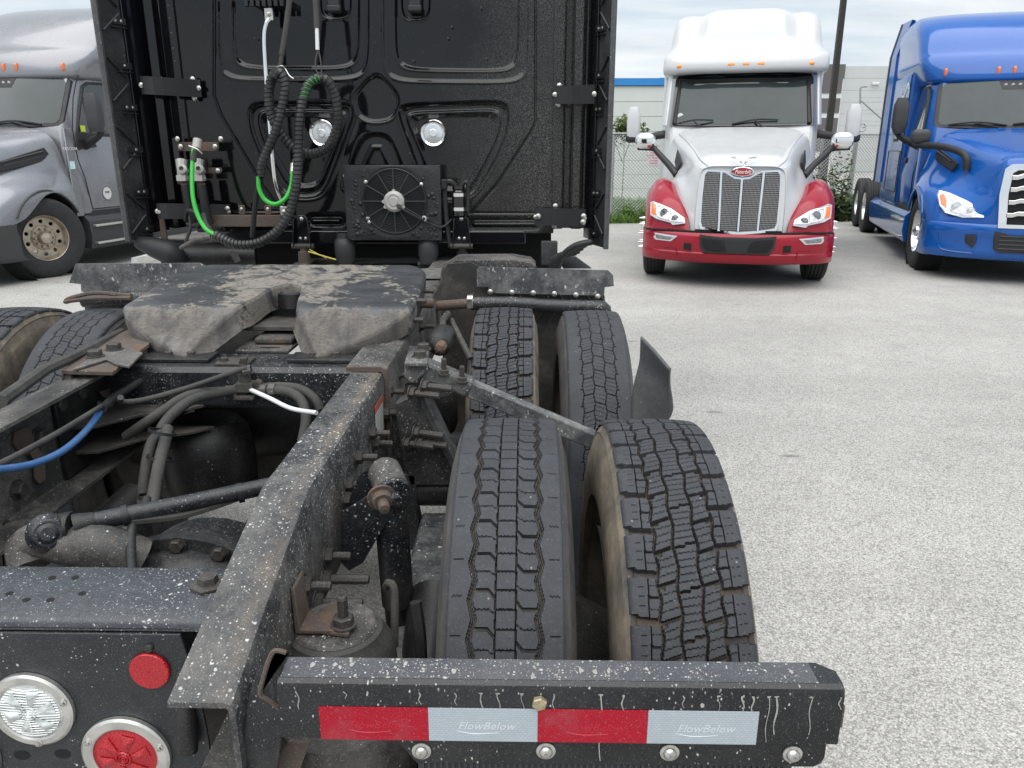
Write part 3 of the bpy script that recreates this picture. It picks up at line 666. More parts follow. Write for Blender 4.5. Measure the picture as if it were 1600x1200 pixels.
# ---- crossmember under the fifth wheel
Yc=2.18
mb=MB(); mb.loft([[(x,y,z) for y,z in ((Yc+.012,1.0),(Yc,.985),(Yc,.885),(Yc+.01,.872),(Yc+.02,.885),(Yc+.02,.97),(Yc+.16,.985),(Yc+.17,1.0))] for x in (XL+.012,XR-.012)])
part('crossmember',mb,M['frame'],.002)
mb=MB()
for x,z,r in ((-.72,.955,.008),(-.60,.955,.006),(-.57,.955,.006),(-1.02,.945,.007),(-.95,.945,.006)):
    mb.lathe([(0,.001),(0,r)],o=(x,Yc-.0015,z),ax='y',n=12)
mb.loft([[(x+dx*math.cos(a)*r*2,Yc-.0016,.905+r*math.sin(a)) for a in np.linspace(0,2*PI,16,endpoint=False)] for x,dx,r in ((-1.0,1,.012),)],cap=True); 
part('drilled_holes',mb,M['black_void'])['kind']='stuff'
mb=MB(); pl=[(-0.802,2.17,1.021),(-0.706,2.17,1.033),(-0.694,2.17,1.022),(-0.718,2.17,1.01),(-0.813,2.17,1.005)]; mb.bb(-.93,-.83,Yc+.02,Yc+.10,1.0,1.008); part('wear_pad',mb,M['under_d'],.002)
for x in (-.91,-.85): place('bolt',B_HEX,(x,Yc+.05,1.008),RU,.7)
# gusset that joins crossmember and left rail
mb=MB(); pl=[(XL+.01,1.98),(XL+.01,2.2),(-.95,2.2),(-1.0,2.15),(-1.12,2.09),(-1.2,1.99)]; mb.prism([(x,y,.875) for x,y in pl],(0,0,.01)); mb.prism([(x,y,.80) for x,y in pl],(0,0,.01)); part('gusset',mb,M['under_d'],.002)['kind']='stuff'
mb=MB(); mb.bb(XL+.012,XL+.024,1.93,2.2,.75,.99); part('gusset_plate',mb,M['under'],.002)

# ---- fifth wheel
def fifth_wheel():
    ys=[2.262,2.266,2.275,2.29,2.315,2.345,2.38,2.41,2.43,2.442,2.455,2.47,2.50,2.54,2.58,2.62,2.66,2.69,2.71,2.722,2.73,2.74,2.76,2.84,2.90,2.95,2.98,2.995,3.0]
    outer=lambda y: np.interp(y,[2.262,2.28,2.31,2.35,2.40,2.45,2.80,2.90,2.96,2.99,3.0],[.205,.245,.305,.372,.436,.475,.475,.465,.44,.415,.39])
    inner=lambda y: np.interp(y,[2.262,2.27,2.30,2.36,2.44,2.56,2.64,2.68,2.705,2.722,2.73,3.0],[.202,.195,.180,.146,.098,.070,.062,.052,.034,.015,0,0])
    def top(x,y,s):
        z=1.132+(y-2.442)*.105
        if y<2.47: z-= (2.47-y)*.11+max(0,2.44-y)*.42
        d=min(outer(y)-x,(x-inner(y)+(1 if y>2.725 else 0))*1.4,y-2.258,3.004-y); e=.013
        z-= (1-math.sqrt(max(0,1-(1-min(d,e)/e)**2)))*e*.9
        z+= .0012*math.sin(x*31+y*17)*math.sin(y*43+x*9)+.0006*math.sin(x*90)*math.sin(y*70)
        return z
    mb=MB(); n=22
    ss=[0,.012,.035,.08]+[.08+.84*k/(n-8) for k in range(1,n-8)]+[.92,.965,.988,1]
    for sd in (1,-1):
        secs=[]
        for y in ys:
            a,b=inner(y),outer(y); secs.append([(TX+sd*(a+(b-a)*s),y,top(a+(b-a)*s,y,s)) for s in ss])
        mb.loft(secs,closed=False,cap=False)
        m=len(ss)
        def skirt(line,dz,inw):
            lo=[(p[0]+q[0],p[1]+q[1],p[2]-dz(p)) for p,q in zip(line,inw)]
            mid=[(p[0]+q[0]*.15,p[1]+q[1]*.15,p[2]-dz(p)*.5) for p,q in zip(line,inw)]
            mb.loft([line,mid,lo],closed=False,cap=False)
        dz=lambda p: .018+.075*min(1,max(0,(p[1]-2.275)/.22))
        skirt([q[-1] for q in secs],dz,[(-.012*sd,0)]*len(secs))
        k=ys.index(2.73)+1
        skirt([q[0] for q in secs[:k+1]],lambda p: .022+.05*min(1,max(0,(p[1]-2.275)/.22)),[(-.028*sd*min(1,max(0,(2.60-yy)/.28)),.0) for yy in ys[:k+1]])
        skirt(secs[0],dz,[(0,.03)]*m); skirt(secs[-1],dz,[(0,-.01)]*m)
    return mb
m=bpy.data.materials.new('greasy_fifth_wheel'); t,b=nodes(m); n=NB(t)
x=n.math('ABSOLUTE',n.math('SUBTRACT',n.sep(0),TX)); y=n.sep(1)
g1=n.noise(9,7,.72,dist=.8); g2=n.noise(34,5,.7,dist=.4); g3=n.noise(6,5,.7,stretch=(1,3,1))
gr=n.mix(n.ramp(g3,.35,.65),(.026,.028,.031),(.062,.067,.073))
rp0=n.math('MULTIPLY',n.math('SUBTRACT',2.462,y),3.0)
tan=n.mix(n.ramp(n.noise(18,4,.6),.25,.75),(.095,.086,.076),(.150,.137,.120)); tan=n.mix(n.math('MULTIPLY',n.math('SUBTRACT',1.0,n.ramp(rp0,0,.2)),.6),tan,(.25,.225,.188))
tan=n.mix(n.math('MULTIPLY',n.ramp(n.noise(60,6,.7,stretch=(1,1,3)),.52,.62),.6),tan,(.03,.028,.026))
# tan dried grease: horseshoe round the throat and over both ramps, ragged edges
hs=n.math('SUBTRACT',.32,n.math('ADD',x,n.math('MULTIPLY',n.math('ABSOLUTE',n.math('SUBTRACT',y,2.82)),.42)))
rp=n.math('MULTIPLY',n.math('SUBTRACT',2.462,y),3.0)
ln=n.math('SUBTRACT',.035,n.math('ABSOLUTE',n.math('SUBTRACT',n.math('ADD',x,n.math('MULTIPLY',y,.55)),1.86)))
f=n.math('MAXIMUM',n.math('MAXIMUM',hs,rp),n.math('MULTIPLY',ln,1.3))
f=n.math('ADD',n.math('SUBTRACT',f,.035),n.math('ADD',n.math('MULTIPLY',n.math('SUBTRACT',g1,.5),.75),n.math('MULTIPLY',n.math('SUBTRACT',g2,.5),.42)))
mask=n.ramp(f,-.014,.016)
pat=n.math('MULTIPLY',mask,n.ramp(n.math('ADD',n.noise(7,5,.7,dist=1.0),n.math('MULTIPLY',n.math('MAXIMUM',rp,0.0),.5)),.40,.50))
tan=n.mix(n.math('MULTIPLY',n.ramp(n.noise(9,5,.6,dist=.6,stretch=(1.8,1,.35)),.46,.66),n.ramp(rp,0,.12)),tan,(.06,.056,.052))
c=n.mix(n.math('MULTIPLY',pat,n.ramp(g2,.25,.6,.75,1)),gr,tan)
sil=n.math('MULTIPLY',n.ramp(n.noise(4.5,6,.7,stretch=(1.5,.7,1)),.57,.66),.55); c=n.mix(n.math('MULTIPLY',sil,n.ramp(y,2.5,2.38)),c,(.20,.195,.19))
sil2=n.math('MULTIPLY',n.ramp(n.noise(300,2,.5),.64,.70),.35); c=n.mix(sil2,c,(.4,.4,.4))
t.links.new(c,b.inputs['Base Color']); t.links.new(n.ramp(pat,0,1,.36,.85),b.inputs['Roughness'])
n.bump(n.math('ADD',n.math('MULTIPLY',mask,.35),n.math('ADD',n.math('MULTIPLY',g2,.8),n.noise(120,5,.7,stretch=(1,2,1)))),.22,.003,b)
M['grease']=m
fw=part('fifth_wheel_plate',fifth_wheel(),M['grease'],ang=50)
# lock jaws and pads in the throat
mb=MB(); mb.bb(TX-.075,TX+.075,2.70,2.80,.99,1.10); part('lock_jaw',mb,M['under'],.008)
mb=MB(); mb.lathe([(0,.055),(.05,.05),(.055,.035),(.02,.03),(0,.03)],o=(TX+.005,2.72,1.08),ax='z',n=24); part('jaw_ring',mb,M['under'],.0)
mb=MB(); mb.bb(TX-.10,TX+.075,2.40,2.62,.985,.998); part('jaw_plate',mb,M['rail_dry'],.004)
mb=MB(); mb.bb(TX-.06,TX+.07,2.47,2.60,.999,1.022); part('jaw_lock',mb,M['under_d'],.008)
mb=MB(); mb.loft([[(TX+.005+.034*math.cos(a),2.435+.007*math.sin(a),z) for a in np.linspace(0,2*PI,14,endpoint=False)] for z in (.9985,.9995)]); part('lock_slot',mb,M['black_void'])
# saddle brackets, base plate
mb=MB(); mb.bb(XL-.01,XR+.01,2.52,2.86,1.034,1.05); part('base_plate',mb,M['under_d'],.003)
for s in (1,-1):
    mb=MB(); mb.loft([[(TX+s*(.395+d),yy,zz) for yy,zz in ((2.50,1.05),(2.9,1.05),(2.76,1.13),(2.64,1.13))] for d in (0,.06)]); part('saddle',mb,M['under_d'],.004)
    mb=MB(); mb.lathe([(0,.018),(.045,.018),(.05,.012),(.05,.001)],o=(TX+s*.47,2.68,1.10),ax=(s,0,0),n=12); part('pivot_pin',mb,M['rust'])
    mb=MB(); mb.loft([[(TX+s*.12,2.235,z),(TX+s*.44,2.235,z),(TX+s*.44,2.33,z),(TX+s*.12,2.33,z)] for z in (1.001,1.012)]); part('bolt_pad',mb,M['under'],.002)
    for x in (.19,.26,.34): place('bolt',B_HEX,(TX+s*x,2.28,1.012),RU,.75)
for p in [(-0.36,2.479,1.083),(-0.36,2.571,1.129),(-0.36,2.766,0.997),(-0.36,2.611,0.963),(-0.36,2.799,1.122)]: place('bolt',B_STUD,(XR+.014,p[1],p[2]),RX,1.0)
# release handle, left
mb=MB(); mb.tube([(-1.422,2.72,1.116),(-1.595,2.8,1.111),(-1.724,2.85,1.082),(-1.746,2.85,1.067),(-1.715,2.84,1.074),(-1.586,2.78,1.095),(-1.413,2.7,1.111)],.008,7,smooth=4); part('release_handle',mb,M['rust'])

M['flap']=grimy('splashed_fender_flap',(.045,.047,.052),.5,dusta=.8,dust=(.27,.27,.26),dustsc=9,specks=((60,.16,.62),(130,.17,.56)),fine=.35,stretch=(1,1,.6),streak=.5)

# ---- wheels of the near truck
RIM_IN=rim_mesh('inner_rim',M['black_rim'],-1,hub=False); RIM_OUT=rim_mesh('outer_rim',M['steel_rim'],-1,hub=False)
RIM_L=rim_mesh('rim',M['steel_rim'],1,hub=False)
RIMB=rim_mesh('rim',M['black_rim'],1,hub=False)
def wheel(x,y,tm,rim,z=.515,rot=0,lab=None,sx=1):
    o=bpy.data.objects.new('wheel',None); col.objects.link(o); o.parent=trk; o.matrix_parent_inverse=Matrix.Translation(trk.location).inverted()
    o.location=(x,y,z+.015); o.empty_display_size=.1
    if lab: o['label']=lab
    t=link('tyre',tm,o); t.scale=(sx,1.03,1.03)
    link('rim',rim,o)
    return o
wheel(-.030,1.49,T_RIB,RIM_IN,lab='rear inner wheel with smooth ribbed tread')
wheel(.278,1.49,T_LUG,RIM_OUT,lab='rear outer wheel with deep blocky tread and muddy inner sidewall')
wheel(-.075,2.76,T_LUG,RIM_IN,lab='front inner drive wheel with blocky tread')
wheel(.243,2.76,T_WORN,RIM_OUT,.51,lab='front outer drive wheel with worn tread')
wheel(-1.57,2.76,T_WORN,RIMB,.51); wheel(-1.905,2.76,T_LUG,RIM_L,.51)
wheel(-1.645,1.49,T_LUG,RIMB); wheel(-1.96,1.49,T_LUG,RIM_L)
# brake drums, axles
for y in (1.49,2.76):
    for s in (1,-1): mb=MB(); mb.lathe([(s*.66,.001),(s*.66,.17),(s*.69,.205),(s*.82,.21),(s*.84,.16),(s*.95,.15),(s*1.05,.10)],o=(TX,y,.515),n=32); part('brake_drum',mb,M['under_d'])
    mb=MB(); mb.lathe([(-.9,.065),(-.42,.07),(-.30,.10),(-.2,.17),(-.1,.215),(0,.225),(.1,.215),(.2,.17),(.30,.10),(.42,.07),(.9,.065)],o=(TX,y,.515),n=28); part('axle_housing',mb,M['under_d'])

# ---- differential seen between the rails, nearest axle
mb=MB(); c=(-.80,1.42,.56)
mb.lathe([(0,.001),(0,.09),(.03,.16),(.08,.205),(.13,.222),(.15,.222),(.15,.250),(.18,.250),(.18,.222),(.33,.21),(.42,.15),(.42,.001)],o=(-.75,1.33,.565),ax=(0,1,0),n=40); 
part('differential_cover',mb,M['casting'])
for k in range(16):
    a=2*PI*k/16; A=Vector((0,1,0)); U=Vector((1,0,0)); V=A.cross(U)
    p=Vector((-.75,1.33,.565))+A*.148+(U*math.cos(a)+V*math.sin(a))*.236; q=(-A).to_track_quat('X','Z').to_euler(); place('bolt',B_HEX,tuple(p),q,.9)
# cast arm and torque rod
mb=MB(); mb.tube([(-0.812,1.42,0.789),(-0.869,1.4,0.833),(-0.934,1.4,0.841),(-0.979,1.4,0.851),(-1.022,1.4,0.836),(-1.009,1.38,0.803)],[.055,.05,.042,.04,.042,.04],12,smooth=5); part('torque_arm_casting',mb,M['rail_dry'])
mb=MB(); mb.tube([(-0.972,1.4,0.87),(-0.941,1.41,0.874),(-0.923,1.41,0.877)],.034,14); mb.tube([(-0.923,1.41,0.877),(-0.905,1.42,0.88),(-0.891,1.43,0.881)],[.030,.024,.020],12); part('torque_rod_end',mb,M['under'])
mb=MB(); mb.lathe([(-.045,.018),(-.045,.028),(-.03,.040),(.03,.040),(.045,.028),(.045,.018),(.05,.016),(.05,.001)],o=(-0.976,1.4,0.87),ax=(.55,-.8,.35),n=20); part('rod_bushing',mb,M['frame'],.003)
mb=MB(); mb.tube([(-0.891,1.43,0.881),(-0.727,1.52,0.882),(-0.576,1.62,0.88)],.019,16); part('torque_rod',mb,M['frame'])
for p in [(-0.841,1.455,0.882),(-0.643,1.58,0.877)]: mb=MB(); mb.lathe([(-.006,.019),(-.006,.0225),(.006,.0225),(.006,.019)],o=p,ax=(1,.5,.1),n=16); part('clamp',mb,M['black_plastic'])
mb=MB(); mb.tube([(-0.828,1.45,0.87),(-0.735,1.5,0.861),(-0.645,1.57,0.869)],.008,6,smooth=4); part('cable',mb,M['hose_grey'])

mb=MB(); mb.lathe([(0,.001),(.0,.16),(.10,.20),(.22,.19),(.38,.13),(.5,.10),(.52,.001)],o=(-.70,1.5,.50),ax=(0,1,.05),n=28); part('differential_carrier',mb,M['under_d'])
mb=MB(); mb.lathe([(-.2,.001),(-.2,.10),(.2,.11),(.2,.001)],o=(-.66,1.72,.62),ax=(.2,1,0),n=24); part('brake_chamber',mb,M['under'])
# ---- brake chamber / air can hanging under the crossmember, floor clutter
mb=MB(); mb.lathe([(0,.001),(0,.125),(.02,.14),(.10,.143),(.14,.14),(.20,.128),(.235,.10),(.24,.001)],o=(-1.02,2.30,.56),ax='z',n=36); part('air_tank',mb,M['under'])
mb=MB(); mb.lathe([(-.32,.001),(-.32,.14),(-.28,.16),(.28,.16),(.32,.14),(.32,.001)],o=(-.82,2.62,.72),ax=(1,.1,0),n=28); part('drive_shaft_guard',mb,M['under'])
mb=MB(); mb.lathe([(-.5,.06),(.5,.06)],o=(-.80,2.1,.50),ax=(0,1,-.05),n=20); mb.lathe([(-.08,.06),(-.06,.10),(.06,.10),(.08,.06)],o=(-.80,1.86,.52),ax='y',n=20); part('drive_shaft',mb,M['under_d'])
mb=MB(); mb.bb(XL+.02,-1.10,1.55,2.1,.50,.53); mb.tube([(-1.16,1.6,.62),(-1.12,2.0,.66)],.05,12); part('spring_seat',mb,M['under'])
mb=MB(); mb.lathe([(-.09,.001),(-.09,.075),(-.02,.082),(.02,.082),(.09,.07),(.10,.001)],o=(-1.10,1.80,.62),ax=(.2,1,0),n=24); part('brake_chamber',mb,M['under'])
for x in (-.93,-.86): 
    mb=MB(); mb.lathe([(0,.03),(.10,.036),(.14,.03),(.15,.001)],o=(x,1.72,.48),ax=(0,-.4,1),n=16); part('valve_body',mb,M['under_d'])

# ---- hoses between the rails
def hose(nm,pts,r,mat,sm=6,n=10):
    mb=MB(); mb.tube(pts,r,n,smooth=sm); return part(nm,mb,M[mat],ang=60)
hose('air_hose',[(-1.12,2,0.85),(-1.033,2,0.908),(-0.954,2.06,0.953),(-0.885,2.14,0.941),(-0.826,2.16,0.933)],.0135,'hose_grey')
hose('air_hose',[(-0.996,1.85,0.711),(-0.996,1.88,0.79),(-0.991,1.92,0.867),(-0.979,1.97,0.913),(-0.937,2.04,0.946),(-0.887,2.12,0.942),(-0.825,2.16,0.945)],.0145,'hose_grey')
hose('air_hose',[(-0.994,1.8,0.726),(-0.997,1.84,0.799),(-0.994,1.9,0.875),(-0.973,1.95,0.889)],.014,'hose_grey')
hose('air_hose',[(-0.798,2.16,0.933),(-0.733,2.14,0.944),(-0.68,2.12,0.943),(-0.641,2.09,0.925),(-0.622,2.05,0.887),(-0.623,2,0.838)],.0145,'hose_grey')
hose('air_hose',[(-0.791,2.17,0.942),(-0.717,2.15,0.953),(-0.654,2.13,0.951),(-0.609,2.11,0.927),(-0.594,2.1,0.899)],.0135,'hose_grey')
hose('air_hose',[(-1.089,1.95,0.982),(-1.101,1.98,0.959),(-1.054,2.02,0.954),(-0.951,2.08,0.973),(-0.852,2.12,1.002),(-0.806,2.13,1.015)],.008,'hose_grey')
hose('white_air_line',[(-0.805,2.14,0.945),(-0.733,2.08,0.94),(-0.652,2.02,0.929),(-0.567,1.97,0.934)],.0065,'white_hose')
hose('blue_air_line',[(-1.103,1.42,0.998),(-1.094,1.5,0.969),(-1.091,1.58,0.949),(-1.093,1.68,0.938),(-1.117,1.82,0.936),(-1.144,1.95,0.947),(-1.164,2.05,0.947)],.0085,'blue_hose')
hose('air_line',[(-1.103,1.42,0.994),(-1.104,1.52,0.985),(-1.115,1.7,0.973),(-1.131,1.9,0.964),(-1.171,2.05,0.939)],.007,'hose_grey')
hose('air_line',[(-1.132,1.93,0.954),(-1.161,2.06,0.951),(-1.148,2.2,0.959)],.012,'hose_black')
hose('air_hose',[(-0.769,1.32,0.826),(-0.808,1.4,0.845),(-0.825,1.45,0.863),(-0.831,1.5,0.86),(-0.869,1.6,0.85)],.010,'hose_black')
hose('air_hose',[(-0.941,1.75,0.769),(-0.935,1.72,0.757),(-0.96,1.7,0.741),(-0.961,1.6,0.734)],.014,'hose_grey')
# twin cable-tied hose bundle running down
hose('air_hose',[(-0.967,1.94,0.9),(-0.96,1.9,0.875),(-0.95,1.84,0.845),(-0.936,1.76,0.791),(-0.924,1.7,0.75)],.0155,'hose_grey')
for p,r in zip([(-0.963,1.9,0.902),(-0.959,1.86,0.843),(-0.956,1.78,0.767),(-1.139,1.96,0.958)],(.036,.034,.032,.02)):
    mb=MB(); mb.lathe([(-.004,r*.93),(-.004,r),(.004,r),(.004,r*.93)],o=p,ax=(.25,.3,1),n=16); part('cable_tie',mb,M['black_plastic'])
# brass tee and valve on the crossmember
mb=MB(); c=(-0.825,2.155,0.951); mb.box(c,(.05,.04,.03)); mb.lathe([(-.02,.018),(.02,.018),(.03,.012),(.055,.012)],o=(c[0],c[1],c[2]+.02),ax='z',n=14); mb.box((c[0],c[1]-.01,c[2]-.03),(.06,.03,.014)); mb.lathe([(0,.001),(0,.014),(.02,.014),(.02,.001)],o=(c[0]+.035,c[1],c[2]+.005),ax='y',n=12); part('relay_valve',mb,M['under_d'],.004)
for p in [(-0.858,2.15,0.938),(-0.872,2.145,0.938),(-0.769,2.145,0.942),(-0.742,2.14,0.946)]: mb=MB(); mb.lathe([(-.009,.013),(-.009,.018),(.009,.018),(.009,.013)],o=p,ax=(1,0,0),n=6); part('hose_fitting',mb,M['rail_dry'],ang=20)
mb=MB(); mb.lathe([(-.012,.01),(-.012,.014),(.012,.014),(.012,.01)],o=(-0.808,2.135,1.007),ax=(1,.2,.2),n=8)
part('hose_fitting',mb,M['rail_dry'],ang=20)

# ---- rear crossmember and light panel
Yp=1.04; zt=.904
mb=MB(); mb.loft([[(x,y,z) for y,z in ((Yp+.006,zt-.018),(Yp+.008,zt-.006),(Yp+.016,zt),(1.205,zt),(1.215,zt-.004),(1.218,zt-.015),(1.218,.72),(1.208,.72),(1.208,zt-.016),(Yp+.016,zt-.012))] for x in (XL+.002,XR-.093)])
part('rear_crossmember',mb,M['xmember'],ang=50)
mb=MB()
for p in [(-0.867,1.121,0.905),(-0.827,1.102,0.905),(-0.787,1.103,0.905),(-0.745,1.123,0.905),(-0.825,1.172,0.905),(-0.785,1.173,0.905)]: mb.lathe([(0,.001),(0,.0062)],o=p,ax='z',n=12)
part('drilled_holes',mb,M['black_void'])['kind']='stuff'
mb=MB(); mb.lathe([(0,.03),(.004,.03),(.006,.018),(.018,.016),(.019,.001)],o=(-0.541,1.15,0.905),ax='z',n=6); part('hex_nut',mb,M['bolt'],ang=20)
# panel
xr=-.502
mb=MB(); mb.loft([[(x,Yp+d,z) for x,z in ((XL+.01,zt-.020),(-.545,zt-.020),(-.530,.80),(-.524,.70),(-.518,.45),(XL+.01,.45))] for d in (0,.006)]); part('light_panel',mb,M['panel'],.0012)
mb=MB(); mb.bb(XL+.01,-.545,Yp+.0065,Yp+.012,zt-.019,zt-.0135); part('panel_seam',mb,M['black_void'])
def lamp(nm,c,r,ring,lens,lab,ring_w):
    o=bpy.data.objects.new(nm,None); col.objects.link(o); o.parent=trk; o.matrix_parent_inverse=Matrix.Translation(trk.location).inverted(); o.location=c; o['label']=lab
    mb=MB(); mb.lathe([(-.002,r-ring_w),(.008,r-ring_w),(.010,r-ring_w+.003),(.009,r-.004),(.006,r),(-.001,r)],ax=(0,-1,0),n=56); link('bezel',mesh_of('bezel',mb,M['alu'],30),o)
    rl=r-ring_w
    mb=MB(); mb.lathe([(.0055,rl),(.0060,rl*.98),(.0058,rl*.93),(.0075,rl*.88),(.011,rl*.5),(.0125,.001)],ax=(0,-1,0),n=64); link('lens',mesh_of('lens',mb,lens,40),o)
    # moulded star facets and hub on the lens
    mb=MB()
    for k in range(6):
        a=2*PI*k/6+.26
        def q(rr,da,h): return (rr*rl*math.cos(a+da),-h,rr*rl*math.sin(a+da))
        mb.add([q(.30,-.30,.0135),q(.84,-.27,.0105),q(.84,.27,.0105),q(.30,.30,.0135),q(.58,0,.0165)],[(0,1,4),(1,2,4),(2,3,4),(3,0,4)])
    for rr in (.26,.17,.09): mb.lathe([(.0125,rl*rr),(.0150,rl*(rr-.03)),(.0150,rl*(rr-.05)),(.0130,rl*(rr-.07))],ax=(0,-1,0),n=32)
    if ring: 
        for k in range(-9,10): 
            hh=math.sqrt(max(0,1-(k/10)**2))*rl*.93; mb.tube([(-hh,-.0088,k/10*rl*.93),(0,-.0125-.0015*(1-abs(k)/10),k/10*rl*.93),(hh,-.0088,k/10*rl*.93)],.0011,4)
    link('lens_facets',mesh_of('lens_facets',mb,lens,15),o)
    for a in ((.32,PI*.5+PI*1.02,PI*.85)):
        pr=r-ring_w*.48; place('screw',B_SM,(pr*math.cos(a),-.009,pr*math.sin(a)),RB,.62,parent=o)
    return o
m=bpy.data.materials.new('clear_lens'); t,b=nodes(m); n=NB(t); t.links.new(n.mix(n.ramp(n.noise(40,3,.6,stretch=(.3,1,2.2)),.4,.6),(.42,.45,.44),(.80,.83,.82)),b.inputs['Base Color']); b.inputs['Roughness'].default_value=.16; b.inputs['Coat Weight'].default_value=.8; b.inputs['Metallic'].default_value=.25; M['clear_lens']=m
m=bpy.data.materials.new('red_lens'); t,b=nodes(m); n=NB(t); t.links.new(n.mix(n.ramp(n.voro(420),.1,.6),(.62,.010,.02),(.36,.004,.012)),b.inputs['Base Color']); b.inputs['Roughness'].default_value=.22; b.inputs['Coat Weight'].default_value=.35; n.bump(n.voro(420),.5,.002,b); M['red_lens']=m
lamp('reversing_lamp',(-0.805,1.038,0.742),.069,True,M['clear_lens'],'white round reversing lamp in a metal bezel',.0165)
lamp('tail_lamp',(-0.662,1.038,0.654),.074,False,M['red_lens'],'red round tail lamp in a metal bezel',.0205)
lamp('tail_lamp',(-0.947,1.038,0.645),.069,False,M['red_lens'],'red round tail lamp beyond the reversing lamp',.018)
mb=MB(); mb.lathe([(0,.0325),(.004,.0325),(.0055,.031),(.0055,.001)],o=(-0.601,1.039,0.818),ax=(0,-1,0),n=40); part('round_reflector',mb,M['red_lens'],ang=30)
mb=MB(); mb.lathe([(0,.007),(.005,.006),(.006,.001)],o=(-0.597,1.039,0.86),ax=(0,-1,0),n=12); part('rivet',mb,M['bolt'])
mb=MB()
for p in [(-0.843,1.04,0.645),(-0.773,1.04,0.649)]: mb.loft([[(p[0]+.014*math.cos(a),p[1]-d,p[2]+.0095*math.sin(a)) for a in np.linspace(0,2*PI,18,endpoint=False)] for d in (0,.0005)])
part('slot_holes',mb,M['black_void'])['kind']='stuff'
# gusset at the rail end
mb=MB(); pl=[(-0.432,0.93,0.832),(-0.418,0.93,0.832),(-0.427,0.93,0.694),(-0.503,0.93,0.692)]; mb.prism(pl,(0,.008,0)); part('rail_end_gusset',mb,M['rail_dry'],.001)
mb=MB(); mb.lathe([(0,.001),(0,.016),(.03,.018),(.09,.013),(.14,.014),(.15,.001)],o=(-0.55,1.02,0.675),ax=(0,.2,1),n=16); part('bump_stop',mb,M['under'])
mb=MB(); mb.bb(-.50,XR-.01,1.22,1.24,.45,.86); part('end_plate',mb,M['under_d'])

# ---- mud flap hanger with conspicuity tape
Yh=.872; x0,x1=-.335,.432
zt2=.930
mb=MB(); prof=[(Yh,.839),(Yh,zt2-.012),(Yh+.003,zt2-.004),(Yh+.010,zt2),(Yh+.054,zt2),(Yh+.057,zt2-.003),(Yh+.057,zt2-.09),(Yh+.053,zt2-.09),(Yh+.053,zt2-.005),(Yh+.010,zt2-.005),(Yh+.005,zt2-.012),(Yh+.005,.839)]
mb.loft([[(x,y,z) for y,z in prof] for x in (x0,x1-.022)]+[[(x1,min(y,Yh+.036),z) for y,z in prof]])
M['hanger']=grimy('hanger_paint',(.006,.0065,.0085),.36,dusta=.12,dust=(.15,.15,.15),rust=-.04,specks=((130,.15,.74),(62,.11,.88),(230,.16,.66)),fine=.14,stretch=(1,.8,.6),streak=.12)
part('mud_flap_hanger',mb,M['hanger'],ang=28)
M['sky_lit_top']=grimy('sky_lit_dusty_paint',(.055,.058,.066),.42,dusta=.5,dust=(.12,.12,.125),rust=-.05,specks=((100,.16,.62),(46,.13,.76),(210,.17,.56)),fine=.3)  # top face paler than the front: sky light painted in, plus dust specks
mb=MB(); mb.quad((x0+.002,Yh+.0105,zt2+.0003),(x1-.032,Yh+.0105,zt2+.0003),(x1-.032,Yh+.0535,zt2+.0003),(x0+.002,Yh+.0535,zt2+.0003)); part('sky_lit_top_film',mb,M['sky_lit_top'])
mb=MB(); mb.bb(x1-.0005,x1+.004,Yh+.002,Yh+.028,.865,.90); part('rusty_end',mb,M['rust'],.001)
zb0,zb1=.7965,.8385
mb=MB(); pl=[(-.165,zb1),(x1-.012,zb1),(x1-.012,zb0+.016),(x1-.017,zb0+.005),(x1-.028,zb0),(-.155,zb0-.03),(-.158,zb0),(-.178,zb0+.020),(-.20,zb1-.001)]
pl=[(x0+.0,zb1+.03),(x1-.012,zb1+.03),(x1-.012,zb0+.014),(x1-.016,zb0+.004),(x1-.026,zb0-.002),(-.150,zb0-.004),(-.157,zb0+.006),(-.166,zb0+.02),(-.182,zb1-.004),(-.20,zb1-.0005),(x0,zb1-.0005)]
mb.prism([(x,Yh+.006,z) for x,z in pl],(0,.004,0)); part('hanger_back_strip',mb,M['hanger'],.001)
for p in [(-0.142,0.872,0.815),(0.032,0.872,0.818),(0.204,0.872,0.818),(0.374,0.872,0.818)]: place('washer_bolt',B_WASH,(p[0],Yh+.0055,p[2]),RB,.80)
mb=MB(); mb.loft([[(math.cos(a)*r,-d,math.sin(a)*r) for a in (PI/3*k+.3 for k in range(6))] for d,r in ((0,.0105),(.006,.0105),(.0075,.009))]); bz=mesh_of('hex_bolt',mb,plain('yellow_zinc',(.42,.36,.24),.45,.6,var=.35,vs=90),20)
place('hex_bolt',bz,(0.022,0.872,0.903))
